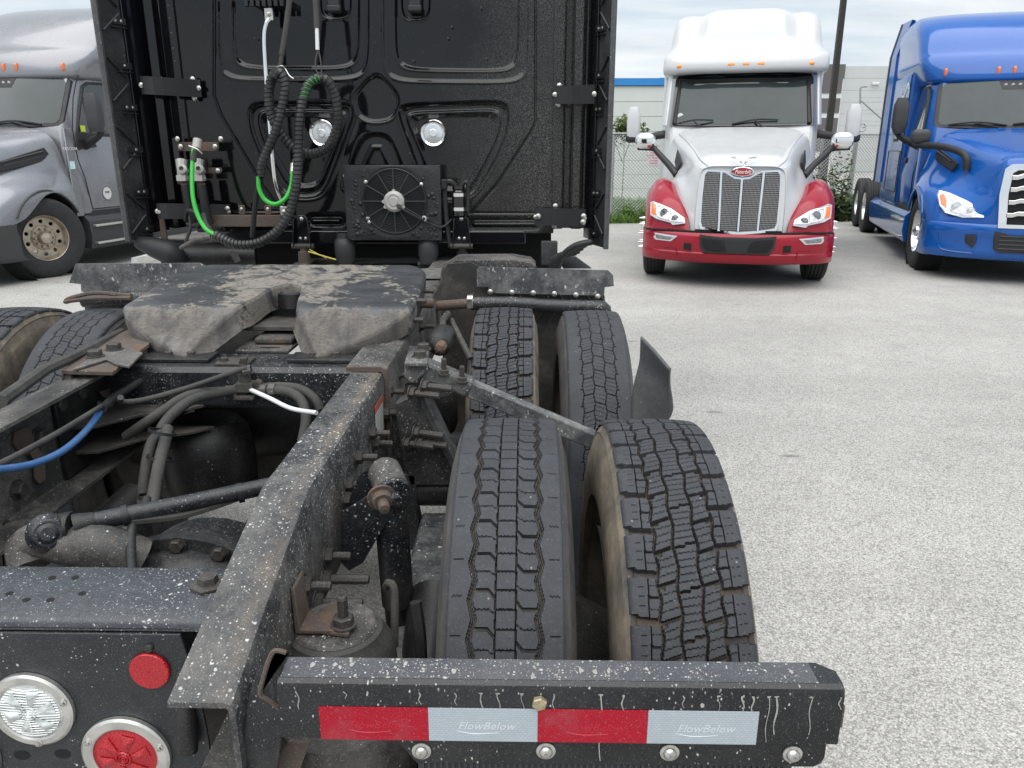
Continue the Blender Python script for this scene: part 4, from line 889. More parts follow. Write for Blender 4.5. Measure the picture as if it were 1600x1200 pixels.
# spots and runs of bird lime dried on the hanger: own geometry, slightly proud
M['lime']=grimy('dried_bird_lime',(.36,.355,.33),.85,dusta=.8,dust=(.20,.195,.185),specks=(),fine=.2,bump=.4)
mb=MB(); rs=random.Random(11)
def blob(mb,cx,cy,r,sx,sy,f,k=11):
    P=[]
    for j in range(k):
        a=2*PI*j/k; q=r*rs.uniform(.55,1.15); P.append(f(cx+math.cos(a)*q*sx,cy+math.sin(a)*q*sy))
    mb.add([f(cx,cy,.0006)]+P,[(0,1+j,1+(j+1)%k) for j in range(k)])
ftop=lambda x,y,h=0: (x,min(max(y,Yh+.011),Yh+.053),zt2+.0007+h)
ffac=lambda x,z,h=0: (x,Yh-.0005-h,min(z,zt2-.013))
xs=[rs.uniform(x0+.03,x1-.05) for _ in range(26)]+[rs.gauss(.02,.14) for _ in range(22)]
for x in xs:
    if not x0+.02<x<x1-.04: continue
    r=rs.choice((.0013,.0016,.002,.0028,.0036)); y=rs.uniform(Yh+.014,Yh+.05); blob(mb,x,y,r,1,rs.uniform(1.2,2.4),ftop)
    for _ in range(4): blob(mb,x+rs.gauss(0,.008),y+rs.gauss(0,.008),rs.uniform(.0006,.0013),1,1.6,ftop,7)
for u,l in ((716,.02),(757,.045),(783,.035),(820,.035),(868,.03),(942,.11),(975,.03),(1123,.035),(1160,.03),(1175,.03),(1200,.075),(1212,.062),(1265,.062),(1308,.02),(470,.03),(545,.012),(660,.02),(1068,.02)):
    x=(u-822)/1200*1.05
    if l>.03: blob(mb,x,zt2-.014,.0028,1.2,1.0,ffac)
    z=zt2-.013; w=rs.uniform(.0007,.0016); P=[]
    n=10
    for j in range(n+1):
        q=j/n; xx=x+.0016*math.sin(q*7+u)+.002*q; ww=w*(1-.5*q)*rs.uniform(.6,1.2); P.append((xx-ww,xx+ww,z-l*q))
    L_=[(a,Yh-.0012,zz) for a,b_,zz in P]; Q_=[(b_,Yh-.0012,zz) for a,b_,zz in P]; mb.loft([L_,Q_],closed=False,cap=False)
part('bird_lime',mb,M['lime'])['kind']='stuff'
# tape
def tape_mat(name,c,c2):
    m=bpy.data.materials.new(name); t,b=nodes(m); n=NB(t)
    br=t.nodes.new('ShaderNodeTexBrick'); br.inputs['Scale'].default_value=1; br.inputs['Brick Width'].default_value=.0062; br.inputs['Row Height'].default_value=.0036; br.inputs['Mortar Size'].default_value=.00035; br.inputs['Color1'].default_value=(*c,1); br.inputs['Color2'].default_value=(*[q*.93 for q in c],1); br.inputs['Mortar'].default_value=(*c2,1)
    mp=t.nodes.new('ShaderNodeMapping'); mp.inputs['Rotation'].default_value=(R(90),0,0); t.links.new(n.co,mp.inputs[0]); t.links.new(mp.outputs[0],br.inputs['Vector'])
    d=n.math('MULTIPLY',n.ramp(n.noise(420,2,.5),.62,.72),.22); cc=n.mix(d,br.outputs[0],(.45,.45,.45)); cc=n.mix(n.ramp(n.noise(14,6,.75),.5,.75,0,.22),cc,(.2,.2,.2))
    t.links.new(cc,b.inputs['Base Color']); b.inputs['Roughness'].default_value=.38; b.inputs['Specular IOR Level'].default_value=.3; return m
M['tape_r']=tape_mat('red_reflective_tape',(.42,.004,.022),(.27,.003,.016)); M['tape_w']=tape_mat('silver_reflective_tape',(.43,.48,.52),(.31,.36,.40))
M['ink_r']=plain('tape_print_red',(.46,.012,.03),.35,var=0); M['ink_w']=plain('tape_print_white',(.58,.62,.65),.35,var=0)
tl=(-0.28,0.872,0.892); tr=(0.32,0.872,0.897); bl=(-0.282,0.872,0.838); sw=(tr[0]-tl[0])/4
for k in range(4):
    mb=MB(); mb.bb(tl[0]+k*sw+.0002,tl[0]+(k+1)*sw-.0002,Yh-.0016,Yh-.0006,bl[2],tl[2]); o=part('reflective_tape',mb,M['tape_w' if k%2 else 'tape_r'])
    o['label']=('silver' if k%2 else 'red')+' length of reflective tape'
    me=text_mesh('FlowBelow',.0175,.0001,.35); me.materials.append(M['ink_w' if k%2 else 'ink_r'])
    q=link('lettering',me,o); q.location=(tl[0]+(k+.5)*sw+.004,Yh-.0018,(bl[2]+tl[2])/2-.002); q.rotation_euler=(PI/2,0,0)
    mb=MB(); xx=tl[0]+(k+.5)*sw; zc=(bl[2]+tl[2])/2; mb.tube([(xx-.036,Yh-.0016,zc-.010),(xx-.012,Yh-.0016,zc-.0145),(xx+.022,Yh-.0016,zc-.0125)],[.0003,.0007,.0003],4,smooth=5); link('lettering',mesh_of('swash',mb,M['ink_w' if k%2 else 'ink_r']),o)
# bracket between rail and hanger
mb=MB(); pl=[(-0.329,0.9,0.952),(-0.344,0.9,0.956),(-0.355,0.9,0.935),(-0.369,0.9,0.887),(-0.359,0.9,0.879),(-0.346,0.9,0.86),(-0.339,0.9,0.844),(-0.346,0.9,0.816),(-0.364,0.9,0.724),(-0.418,0.9,0.724),(-0.391,0.9,0.87),(-0.372,0.9,0.924)]
mb.prism(pl,(0,.006,0)); part('hanger_bracket',mb,M['frame'],.0015)
mb=MB(); mb.tube([(p[0],.899,p[2]) for p in [(-0.327,0.9,0.957),(-0.342,0.9,0.96),(-0.352,0.9,0.945),(-0.363,0.9,0.914),(-0.37,0.9,0.888),(-0.359,0.9,0.879),(-0.344,0.9,0.862),(-0.337,0.9,0.844)]],.0035,6,smooth=4); part('rusty_edge',mb,M['rust'])
mb=MB(); pl=[(-0.349,0.93,0.778),(-0.317,0.93,0.778),(-0.334,0.93,0.731),(-0.366,0.93,0.695),(-0.4,0.93,0.694)]; mb.prism(pl,(0,.006,0)); part('rusty_tab',mb,M['rust'],.001)
# mud flap with ribbed face
mb=MB(); mb.bb(-.15,x1-.05,Yh+.020,Yh+.032,.30,zb1-.01); 
for k in range(60):
    x=-.145+k*(x1-.05+.14)/60; mb.bb(x,x+.004,Yh+.0165,Yh+.0199,.31,.785)
part('mud_flap',mb,M['grey_plastic'])

# ---- air spring, shock, brackets on the right
c=Vector((-.338,1.19,0))
mb=MB(); mb.lathe([(.80,.001),(.80,.075),(.795,.083),(.785,.086),(.775,.094),(.755,.104),(.70,.108),(.62,.105),(.56,.09),(.54,.07),(.5,.06),(.40,.06)],o=(c.x,c.y,0),ax='z',n=48); part('air_spring',mb,M['hose_grey'])
mb=MB(); mb.lathe([(.801,.001),(.806,.002),(.806,.070),(.801,.075)],o=(c.x,c.y,0),ax='z',n=48); part('air_spring_cap',mb,M['rail_dry'])
mb=MB(); pl=[(-0.351,1.152,0.81),(-0.374,1.22,0.81),(-0.355,1.241,0.81),(-0.329,1.231,0.81),(-0.304,1.182,0.81),(-0.304,1.144,0.81)]; mb.prism([(p[0],p[1],.807) for p in pl],(0,0,.008)); mb.loft([[(XR+.002,y,.81),(XR+.002,y,.90),(XR+.008,y,.90),(XR+.012,y,.818),(-.33,y,.818),(-.33,y,.81)] for y in (1.15,1.21)]); part('spring_bracket',mb,M['rust'],.002)
p=(-0.318,1.17,0.818); place('bolt',B_STUD,(p[0],p[1],.816),RU,1.1)
mb=MB(); mb.tube([(-0.443,1.25,0.769),(-0.442,1.25,0.783)],.01,6); 
# shock
e=Vector((-0.289,1.5,0.944)); dn=Vector((.018,.03,-1)).normalized()
mb=MB(); mb.lathe([(-.045,.024),(-.045,.036),(.045,.036),(.045,.024)],o=tuple(e),ax=(.35,-.9,-.12),n=24); part('shock_eye',mb,M['rail_dry'],.003)
mb=MB(); mb.lathe([(-.058,.001),(-.058,.034),(-.048,.034)],o=tuple(e),ax=(-.35,.9,.12),n=20); mb.lathe([(-.085,.001),(-.085,.011),(-.06,.012),(-.06,.021),(-.05,.021)],o=tuple(e+Vector((.0,0,0))),ax=(-.35,.9,.12),n=12)
mb.xf(Matrix.Identity(4)); part('shock_washer',mb,M['frame'])
pb=(-0.294,1.44,0.937)
mb=MB(); mb.lathe([(0,.030),(.006,.030),(.006,.022),(.022,.020),(.022,.012),(.045,.011),(.047,.001)],o=pb,ax=(.30,-.93,-.2),n=18); part('shock_bolt',mb,M['rust'],ang=30)
mb=MB(); mb.lathe([(.0,.02),(.03,.032),(.06,.036),(.30,.036),(.302,.033),(.31,.031),(.6,.031)],o=tuple(e),ax=tuple(dn),n=28); part('shock_absorber',mb,M['frame'])
mb=MB(); pl=[(-0.385,1.46,0.891),(-0.347,1.46,0.914),(-0.294,1.46,0.955),(-0.265,1.46,0.944),(-0.264,1.46,0.907),(-0.311,1.46,0.832),(-0.346,1.46,0.77),(-0.377,1.46,0.751),(-0.393,1.46,0.77)]; mb.prism(pl,(0,.008,0)); part('shock_bracket',mb,M['frame'],.002)
mb=MB(); pl=[(-0.388,1.54,0.875),(-0.363,1.54,0.936),(-0.311,1.54,0.981),(-0.274,1.54,0.972),(-0.267,1.54,0.937),(-0.309,1.54,0.891),(-0.367,1.54,0.852)]; mb.prism(pl,(0,.008,0)); part('shock_bracket',mb,M['frame'],.002)
# suspension hanger casting
y0=2.02
mb=MB(); P1=[(-0.359,2.02,0.956),(-0.301,2.02,0.98),(-0.263,2.02,0.928),(-0.196,2.02,0.739),(-0.199,2.02,0.604),(-0.221,2.02,0.614),(-0.223,2.02,0.705),(-0.237,2.02,0.725),(-0.301,2.02,0.725),(-0.315,2.02,0.705),(-0.318,2.02,0.614),(-0.351,2.02,0.52),(-0.366,2.02,0.613)]
P1=[(-0.363,2.02,0.946),(-0.305,2.02,0.973),(-0.271,2.02,0.928),(-0.192,2.02,0.739),(-0.186,2.02,0.696),(-0.33,2.02,0.695),(-0.348,2.02,0.774)]
mb.loft([P1,[(p[0]+.004,p[1]+.05,p[2]) for p in P1]]); part('spring_hanger',mb,M['casting'],.006)
mb=MB(); P2=[(-0.301,2,0.983),(-0.277,2,0.976),(-0.183,2,0.754),(-0.202,2,0.74)]; mb.loft([P2,[(p[0],p[1]+.09,p[2]) for p in P2]]); part('hanger_rib',mb,M['casting'],.004)
mb=MB(); P3=[(-0.35,2.02,0.734),(-0.31,2.02,0.731),(-0.31,2.02,0.614),(-0.285,2.02,0.489),(-0.338,2.02,0.488),(-0.359,2.02,0.613)]; mb.loft([P3,[(p[0],p[1]+.05,p[2]) for p in P3]]); part('hanger_leg',mb,M['casting'],.005)
mb=MB(); P3=[(-0.218,2.02,0.731),(-0.178,2.02,0.732),(-0.183,2.02,0.469),(-0.221,2.02,0.469)]; mb.loft([P3,[(p[0],p[1]+.05,p[2]) for p in P3]]); part('hanger_leg',mb,M['casting'],.005)
mb=MB(); mb.lathe([(-.09,.001),(-.09,.05),(.09,.05),(.09,.001)],o=(-.235,2.08,.66),ax='x',n=24); part('hanger_bushing',mb,M['under'])
mb=MB(); pl=[(-0.382,2.08,0.907),(-0.337,2.08,0.93),(-0.334,2.08,0.809),(-0.35,2.08,0.698),(-0.373,2.08,0.677),(-0.387,2.08,0.789)]; mb.prism(pl,(0,.02,0)); part('hanger_flange',mb,M['casting'],.004)
mb=MB(); mb.bb(-.30,-.17,1.25,2.05,.50,.60); part('trailing_arm',mb,M['flap'],.01)
for p in [(-0.301,2,0.987),(-0.266,2,1.007),(-0.321,2,0.84),(-0.285,2,0.844),(-0.293,2,0.873)]: place('bolt',B_LONG,(p[0]-.01,p[1]-.01,p[2]),(0,0,-.35),.95)
# warning label on the web
m=bpy.data.materials.new('warning_label_mat'); t,b=nodes(m); n=NB(t)
zz=n.sep(2); b.inputs['Roughness'].default_value=.5
wv=n.math('GREATER_THAN',n.math('SINE',n.math('MULTIPLY',zz,700)),.3); cc=n.mix(n.math('MULTIPLY',wv,.55),(.52,.51,.49),(.15,.15,.15)); cc=n.mix(n.math('GREATER_THAN',zz,.945),cc,(.45,.10,.06)); t.links.new(cc,b.inputs['Base Color'])
mb=MB(); mb.bb(XR+.0025,XR+.0035,1.93,2.04,.865,.965); part('warning_label',mb,m)
# lower clutter between rail and inner tyre
mb=MB(); mb.lathe([(-.1,.001),(-.1,.06),(.1,.066),(.1,.001)],o=(-.20,1.45,.60),ax=(0,.9,.3),n=20); part('brake_chamber',mb,M['under'])
mb=MB(); mb.tube([(-.21,1.3,.78),(-.20,1.28,.70),(-.20,1.25,.6),(-.21,1.2,.45)],.012,8,smooth=4); part('brake_hose',mb,M['hose_black'])
mb=MB(); mb.tube([(-.27,1.32,.80),(-.262,1.31,.815),(-.25,1.30,.80),(-.25,1.27,.70)],.008,8,smooth=4); part('brake_hose',mb,M['hose_grey'])
mb=MB(); mb.lathe([(0,.12),(.03,.12),(.03,.001)],o=(-.30,1.12,.45),ax='z',n=40); part('spring_pedestal',mb,M['under_d'])
mb=MB(); mb.lathe([(.35,.10),(.45,.12),(.60,.125),(.68,.12),(.71,.10),(.715,.001)],o=(-.31,1.08,.0),ax='z',n=40); part('air_spring_bellow',mb,M['under_d'])

def skin0(secs):
    S=list(zip(*[catmull([Vector(p) for p in c],5) for c in zip(*secs)])); S=[catmull(list(q),5) for q in S]; mb=MB(); mb.loft(S,closed=False,cap=False); return mb
# ---- fender stay, bracket, small mudguard
mb=MB(); pts=[(-0.309,2.12,1.026),(-0.222,2.12,0.984),(0.209,2.13,0.797)]; a,b_=Vector(pts[0]),Vector(pts[2]); d=(b_-a).normalized()
def boxbeam(a,b,w,h):
    d=(b-a).normalized(); s=d.cross(Vector((0,0,1))).normalized(); u=s.cross(d)
    return [[p+s*i*w/2+u*j*h/2 for i,j in ((1,1),(-1,1),(-1,-1),(1,-1))] for p in (a,b)]
mb.loft(boxbeam(a+d*.05,b_+d*.25,.05,.046)); part('fender_stay',mb,M['flap'],.004)
mb=MB(); mb.loft(boxbeam(a-d*.02+Vector((0,0,.002)),a+d*.17+Vector((0,0,.002)),.062,.058)); part('stay_socket',mb,M['rail_top'],.012)
mb=MB(); pl=[(-0.348,2.244,1.045),(-0.287,2.245,1.045),(-0.271,2.051,1.045),(-0.335,2.05,1.045)]; mb.prism([(p[0],p[1],1.043) for p in pl],(0,0,.012)); P=[(q[0],2.075,q[2]) for q in [(-0.339,2.075,1.038),(-0.274,2.075,1.038),(-0.274,2.075,1.024),(-0.317,2.075,0.986),(-0.34,2.075,1.004)]]; mb.prism(P,(0,.012,0)); part('stay_bracket',mb,M['rail_top'],.003)
for p in [(-0.3,2.117,1.055),(-0.3,2.198,1.055)]: place('bolt',B_HEX,(p[0],p[1],1.055),RU,1.1)
for p in [(-0.23,2.1,1.02),(-0.179,2.1,0.998)]: place('bolt',B_STUD,(p[0],p[1],p[2]-.012),RU,.9)
mb=MB(); A_=[(0.339,2.18,1.103),(0.379,2.16,1.064),(0.418,2.12,1.022)]; B_=[(0.34,2.2,1.03),(0.382,2.19,0.994),(0.427,2.16,0.964)]; C_=[(0.322,2.2,0.927),(0.369,2.2,0.911),(0.444,2.18,0.878)]; D_=[(0.323,2.2,0.825),(0.373,2.22,0.814),(0.427,2.2,0.826)]
M['mudguard']=grimy('scuffed_grey_mudguard',(.075,.078,.082),.5,dusta=.6,dust=(.19,.19,.18),specks=((130,.12,.62),),speckc=(.4,.4,.4),stretch=(1,1,.4),fine=.3)
mb=skin0([A_,B_,C_,D_]); o=part('mudguard',mb,M['mudguard'],ang=60); s=o.modifiers.new('solid','SOLIDIFY'); s.thickness=.008
# ---- torque rod end / valve near front axle, right
mb=MB(); c=(-0.28,2.5,1.013); mb.lathe([(-.05,.001),(-.05,.03),(-.03,.042),(.04,.042),(.06,.025),(.07,.001)],o=c,ax=(-.2,-1,-.3),n=20); part('levelling_valve',mb,M['under'])
mb=MB(); mb.lathe([(0,.018),(.03,.018),(.035,.010),(.04,.001)],o=(-0.27,2.43,1.011),ax=(-.2,-1,-.3),n=8); part('valve_nut',mb,M['rust'],ang=20)
mb=MB(); mb.tube([(-0.279,2.5,1.024),(-0.279,2.55,1.068),(-0.266,2.6,1.079)],.012,8); mb.tube([(-0.256,2.6,1.057),(-0.215,2.5,1.013),(-0.18,2.45,0.96)],.01,8); part('valve_arm',mb,M['under_d'])
mb=MB(); mb.lathe([(0,.001),(0,.05),(.03,.06),(.12,.06),(.15,.05),(.15,.001)],o=(-.285,2.42,.86),ax=(0,.2,-1),n=20); part('air_valve',mb,M['under'])

# ---- quarter fenders ahead of the drive wheels
Yf=3.36
mb=MB(); pl=[(-0.213,3.36,1.121),(-0.199,3.36,1.13),(0.361,3.36,1.117),(0.384,3.36,1.095),(0.389,3.36,1.047),(0.349,3.36,1.041),(0.348,3.36,1.004),(-0.158,3.36,1.014),(-0.163,3.36,1.04),(-0.214,3.36,1.042)]; mb.prism(pl,(0,.006,0)); part('fender_flap',mb,M['flap'],.001)
for p in [(-0.154,3.355,1.021),(-0.059,3.355,1.018),(0.035,3.355,1.016),(0.128,3.355,1.013),(0.223,3.355,1.008),(0.319,3.355,1.002)]: place('screw',B_SM,p,RB,1.1)
mb=MB(); mb.tube([(-0.241,3.33,0.974),(-0.058,3.33,0.975),(0.111,3.33,0.964),(0.321,3.33,0.959),(0.347,3.33,0.947),(0.354,3.33,0.902)],.030,12,smooth=3); part('fender_tube',mb,M['frame'],ang=60)
mb=MB(); mb.tube([(-0.393,3.3,0.968),(-0.232,3.32,0.976)],.022,12); part('tube_stub',mb,M['rust'])
mb=MB(); mb.bb(*[q for q in (0,0)],0,0,0,0) if False else None; c=(-0.241,3.29,0.982); mb.lathe([(-.012,.024),(-.012,.032),(.012,.032),(.012,.024)],o=(c[0],3.325,c[2]),ax='x',n=20); part('hose_clamp',mb,M['bolt_bright'])
mb=MB(); mb.box((c[0],3.288,c[2]),(.028,.01,.045)); part('clamp_screw',mb,M['bolt_bright'],.003)
mb=MB(); pl=[(-0.372,3.4,1.101),(-0.343,3.4,1.138),(-0.243,3.4,1.147),(-0.195,3.4,1.121),(-0.162,3.4,1.03),(0.355,3.4,0.997),(0.4,3.4,-0.275),(-0.377,3.4,-0.283),(-0.378,3.4,0.884)]; mb.prism(pl,(0,.012,0)); part('fender_mud_flap',mb,M['under_d'],.002)
mb=MB(); 
for k in range(9):
    p=(-0.146,3.395,0.886); x=p[0]+k*.06; mb.tube([(x,3.396,1.0),(x+.05,3.394,.93),(x,3.396,.86)],.004,4)
part('flap_chevrons',mb,M['under_d'])
mb=MB(); pl=[(-0.377,3.45,1.108),(-0.313,3.45,1.148),(-0.06,3.45,1.151),(0.026,3.45,1.137),(0.049,3.45,1.115)]; mb.prism(pl,(0,.2,0)); part('deck_plate',mb,M['rail_dry'],.004)
mb=MB(); pl=[(-0.662,3.792,1.05),(-0.424,3.882,1.05),(-0.4,3.596,1.05),(-0.514,3.594,1.05)]; mb.prism([(p[0],p[1],1.04) for p in pl],(0,0,.01)); part('deck_step',mb,M['alu'])
# left quarter fender
mb=MB(); pl=[(-1.996,3.36,1.117),(-1.984,3.36,1.139),(-1.432,3.36,1.144),(-1.405,3.36,1.13),(-1.476,3.36,1.062),(-1.63,3.36,0.981),(-1.665,3.36,0.931),(-1.956,3.36,0.924),(-1.982,3.36,0.974),(-1.976,3.36,1.049),(-2.027,3.36,1.054)]; mb.prism(pl,(0,.006,0)); part('fender_flap',mb,M['flap'],.001)
mb=MB(); mb.tube([(-1.959,3.33,0.98),(-1.757,3.33,0.992),(-1.47,3.33,1.004)],.030,12); part('fender_tube',mb,M['frame'],ang=60)
mb=MB(); pl=[(-1.996,3.4,0.995),(-1.497,3.4,1.026),(-1.537,3.4,0.699),(-2.015,3.4,0.696)]; mb.prism(pl,(0,.012,0)); part('fender_mud_flap',mb,M['under_d'],.002)

# ---- back of the cab: one pressed panel as a height field
YB=4.35
def sd_poly(px,pz,poly,r=0.0):
    """signed distance (negative inside) to a polygon shrunk by r and rounded by r"""
    P=np.array([(p[0],p[-1]) for p in poly]); d=np.full(px.shape,1e9); s=np.zeros(px.shape,bool)
    n=len(P)
    for i in range(n):
        a,b=P[i],P[(i+1)%n]; ex,ez=b-a; wx,wz=px-a[0],pz-a[1]
        t=np.clip((wx*ex+wz*ez)/(ex*ex+ez*ez),0,1); d=np.minimum(d,(wx-ex*t)**2+(wz-ez*t)**2)
        c=((a[1]<=pz)&(b[1]>pz))|((b[1]<=pz)&(a[1]>pz))
        cr=ex*wz-ez*wx; s^=c&((cr>0)==(b[1]>a[1]))
    d=np.sqrt(d); return np.where(s,-d,d)-r
def shrink(poly,k):
    P=np.array([(p[0],p[-1]) for p in poly]); c=P.mean(0); v=P-c; L=np.linalg.norm(v,axis=1,keepdims=True); return [tuple(q) for q in c+v*(L-k)/L]
def sst(a,b,x): t=np.clip((x-a)/(b-a),0,1); return t*t*(3-2*t)
def sd_conv(px,pz,poly,k):
    """rounded distance to a convex polygon: smooth maximum of its edge distances"""
    P=np.array([(p[0],p[-1]) for p in poly]); n=len(P); c=P.mean(0); E=[]
    for i in range(n):
        a,b=P[i],P[(i+1)%n]; e=b-a; L=np.hypot(*e)
        if L<1e-6: continue
        nn=np.array([e[1],-e[0]])/L
        if np.dot(nn,a-c)<0: nn=-nn
        E.append((px-a[0])*nn[0]+(pz-a[1])*nn[1])
    m=np.max(E,axis=0); return m+k*np.log(sum(np.exp(np.clip((e-m)/k,-40,0)) for e in E))
CX0,CX1,CZ0,CZ1=-1.845,.155,1.175,2.62
nx,nz=520,380
gx=np.linspace(CX0,CX1,nx); gz=np.linspace(CZ0,CZ1,nz); GX,GZ=np.meshgrid(gx,gz,indexing='ij'); D=np.zeros_like(GX)   # D>0: towards the viewer
def bead(d,w,h): return h*np.exp(-(d/w)**2)
def recess(poly,r,depth,edge,rim=.0,rw=.008):
    global D
    d=sd_conv(GX,GZ,poly,r)+r*.15; D=D-depth*sst(edge,-edge,d)+bead(d-rw,rw*.8,rim); return d
wl=[(-1.556,4.35,2.74),(-1.642,4.35,1.975),(-0.829,4.35,1.974),(-0.788,4.35,2.736)]; wr=[(-0.724,4.35,2.736),(-0.762,4.35,1.964),(0.015,4.35,1.957),(0.01,4.35,2.733)]
il=[(-1.488,4.35,2.74),(-1.564,4.35,2.032),(-0.88,4.35,2.03),(-0.839,4.35,2.737)]; ir=[(-0.666,4.35,2.736),(-0.698,4.35,2.021),(-0.035,4.35,2.013),(-0.038,4.35,2.733)]
for o_,i_ in ((wl,il),(wr,ir)):
    recess(o_,.05,.012,.014,.004); recess(i_,.045,.016,.011,.003)
tl_=[(-1.502,4.35,1.869),(-0.89,4.35,1.862),(-1.122,4.35,1.355),(-1.336,4.35,1.355),(-1.518,4.35,1.713)]
tr_=[(-0.712,4.35,1.855),(-0.076,4.35,1.874),(-0.076,4.35,1.712),(-0.295,4.35,1.343),(-0.529,4.35,1.342)]
ti_l=[(-1.455,4.35,1.824),(-0.948,4.35,1.817),(-1.143,4.35,1.407),(-1.307,4.35,1.407),(-1.461,4.35,1.719)]
ti_r=[(-0.659,4.35,1.81),(-0.127,4.35,1.826),(-0.131,4.35,1.712),(-0.323,4.35,1.391),(-0.485,4.35,1.39)]
for a,b in ((tl_,ti_l),(tr_,ti_r)):
    recess(a,.035,.024,.018,.005)
    d=sd_conv(GX,GZ,b,.025)+.006; D+=bead(d,.009,.011); D-=.006*sst(.006,-.006,d+.02)
pent=[(-0.792,4.35,2.034),(-0.649,4.35,1.881),(-0.716,4.35,1.758),(-0.896,4.35,1.758),(-0.951,4.35,1.881)]
recess(pent,.03,.014,.013,.003)
arch=[(-0.885,4.35,1.713),(-0.732,4.35,1.712),(-0.623,4.35,1.397),(-1.027,4.35,1.397)]
recess(arch,.03,.016,.014,.003)
chev=[(p[0],p[-1]) for p in [(-0.9,4.35,1.516),(-0.834,4.35,1.633),(-0.792,4.35,1.633),(-0.735,4.35,1.516)]]
def sd_line(px,pz,L):
    d=np.full(px.shape,1e9)
    for (ax,az),(bx,bz) in zip(L[:-1],L[1:]):
        ex,ez=bx-ax,bz-az; wx,wz=px-ax,pz-az; t=np.clip((wx*ex+wz*ez)/(ex*ex+ez*ez),0,1); d=np.minimum(d,np.hypot(wx-ex*t,wz-ez*t))
    return d
D+=bead(sd_line(GX,GZ,chev),.010,.010)
for L in ([(-1.569,4.35,2.796),(-1.671,4.35,1.895),(-1.644,4.35,1.798),(-1.454,4.35,1.431),(-1.36,4.35,1.293)],[(0.042,4.35,2.789),(0.051,4.35,1.764),(0.027,4.35,1.712),(-0.164,4.35,1.432),(-0.307,4.35,1.287)]):
    d=sd_line(GX,GZ,[(p[0],p[-1]) for p in L]); D-=bead(d,.006,.012)+.0*d
for L in ([(-1.701,4.35,1.292),(-1.36,4.35,1.293)],[(-0.307,4.35,1.284),(0.052,4.35,1.284)]): D-=bead(sd_line(GX,GZ,[(p[0],p[-1]) for p in L]),.004,.006)
for L in ([(-0.283,4.35,1.224),(0.049,4.35,1.225)],[(-1.185,4.35,1.24),(-1.041,4.35,1.241)],[(-1.655,4.35,1.215),(-1.312,4.35,1.216)]):
    L=[(p[0],p[-1]) for p in L]; d=sd_line(GX,GZ,L); D-=bead(d-.02,.012,.012); D+=bead(d,.010,.012)
# small latch recesses
for L in ([(-1.057,4.35,2.536),(-1.075,4.35,2.293),(-1.053,4.35,2.275),(-0.94,4.35,2.274),(-0.915,4.35,2.292),(-0.9,4.35,2.536)],[(-0.642,4.35,2.535),(-0.652,4.35,2.292),(-0.633,4.35,2.268),(-0.527,4.35,2.267),(-0.503,4.35,2.291),(-0.495,4.35,2.534)]): recess(L,.012,.008,.005,.002)
# tiny spot-weld dimples along the outer beads
for (u0,v0,u1,v1,k) in ((380,118,556,118,9),(628,121,808,121,9),(640,170,775,170,8),(410,170,540,170,7)):
    p0=np.array([(-0.629,1,1.791)][0])
    pass
D+=.0007*np.sin(GX*9+1)*np.sin(GZ*7)
# shallow dents, never perfectly flat sheet
def vnoise(seed,sc):
    r_=np.random.default_rng(seed); a=r_.random((60,60)); x=(GX-CX0)*sc; z=(GZ-CZ0)*sc; i=x.astype(int)%58; j=z.astype(int)%58; fx=x-np.floor(x); fz=z-np.floor(z); fx=fx*fx*(3-2*fx); fz=fz*fz*(3-2*fz)
    return a[i,j]*(1-fx)*(1-fz)+a[i+1,j]*fx*(1-fz)+a[i,j+1]*(1-fx)*fz+a[i+1,j+1]*fx*fz
D+=.0016*vnoise(3,4)
V=np.stack([GX,YB-D,GZ],-1).reshape(-1,3); i=np.arange(nx-1)[:,None]; j=np.arange(nz-1)[None]
F=np.stack([i*nz+j,(i+1)*nz+j,(i+1)*nz+j+1,i*nz+j+1],-1).reshape(-1,4)
me=bpy.data.meshes.new('cab_back'); me.from_pydata(V.tolist(),[],F.tolist()); me.update()
# black cab paint with grey road spray thrown up the right side
m=bpy.data.materials.new('black_cab_paint'); t,b=nodes(m); n=NB(t)
X_=n.sep(0); Z_=n.sep(2)
g=n.math('ADD',n.ramp(X_,-.75,.25,0,1),n.math('MULTIPLY',n.ramp(Z_,2.6,1.15,0,1),.25))
g=n.math('ADD',g,n.math('MULTIPLY',n.math('SUBTRACT',n.noise(2.2,6,.65),.5),1.0))
fine=n.noise(330,3,.62); fine2=n.voro(150)
sp1=n.math('MULTIPLY',n.ramp(fine,.53,.64),n.ramp(g,.40,1.0,0,.85)); sp2=n.math('MULTIPLY',n.ramp(fine2,.30,.12),n.ramp(g,.45,1.0,0,.30))
v3=n.voro(70); r3=n.voro(70,out='Color'); s3=t.nodes.new('ShaderNodeSeparateColor'); t.links.new(r3,s3.inputs[0])
sp3=n.math('MULTIPLY',n.ramp(v3,.06,.14,1,0),n.math('MULTIPLY',n.math('GREATER_THAN',s3.outputs[0],.62),.35))
film=n.ramp(n.noise(1.3,5,.6),.35,.75,.0,.012)
k=n.math('MAXIMUM',n.math('MAXIMUM',sp1,sp2),n.math('MAXIMUM',sp3,film))
t.links.new(n.mix(k,(.0035,.0036,.0048),(.24,.235,.22)),b.inputs['Base Color']); t.links.new(n.ramp(k,0,.35,.055,.75),b.inputs['Roughness'])
b.inputs['Coat Weight'].default_value=.0; b.inputs['Specular IOR Level'].default_value=.42
pass; M['cab_black']=m
me.materials.append(m); me.shade_smooth()
cab=link('cab_back_panel',me,trk,root=True)
mb=MB(); mb.bb(CX0+.005,CX1-.005,YB+.045,YB+.9,CZ0+.005,2.62); part('cab_body',mb,M['black_satin'])
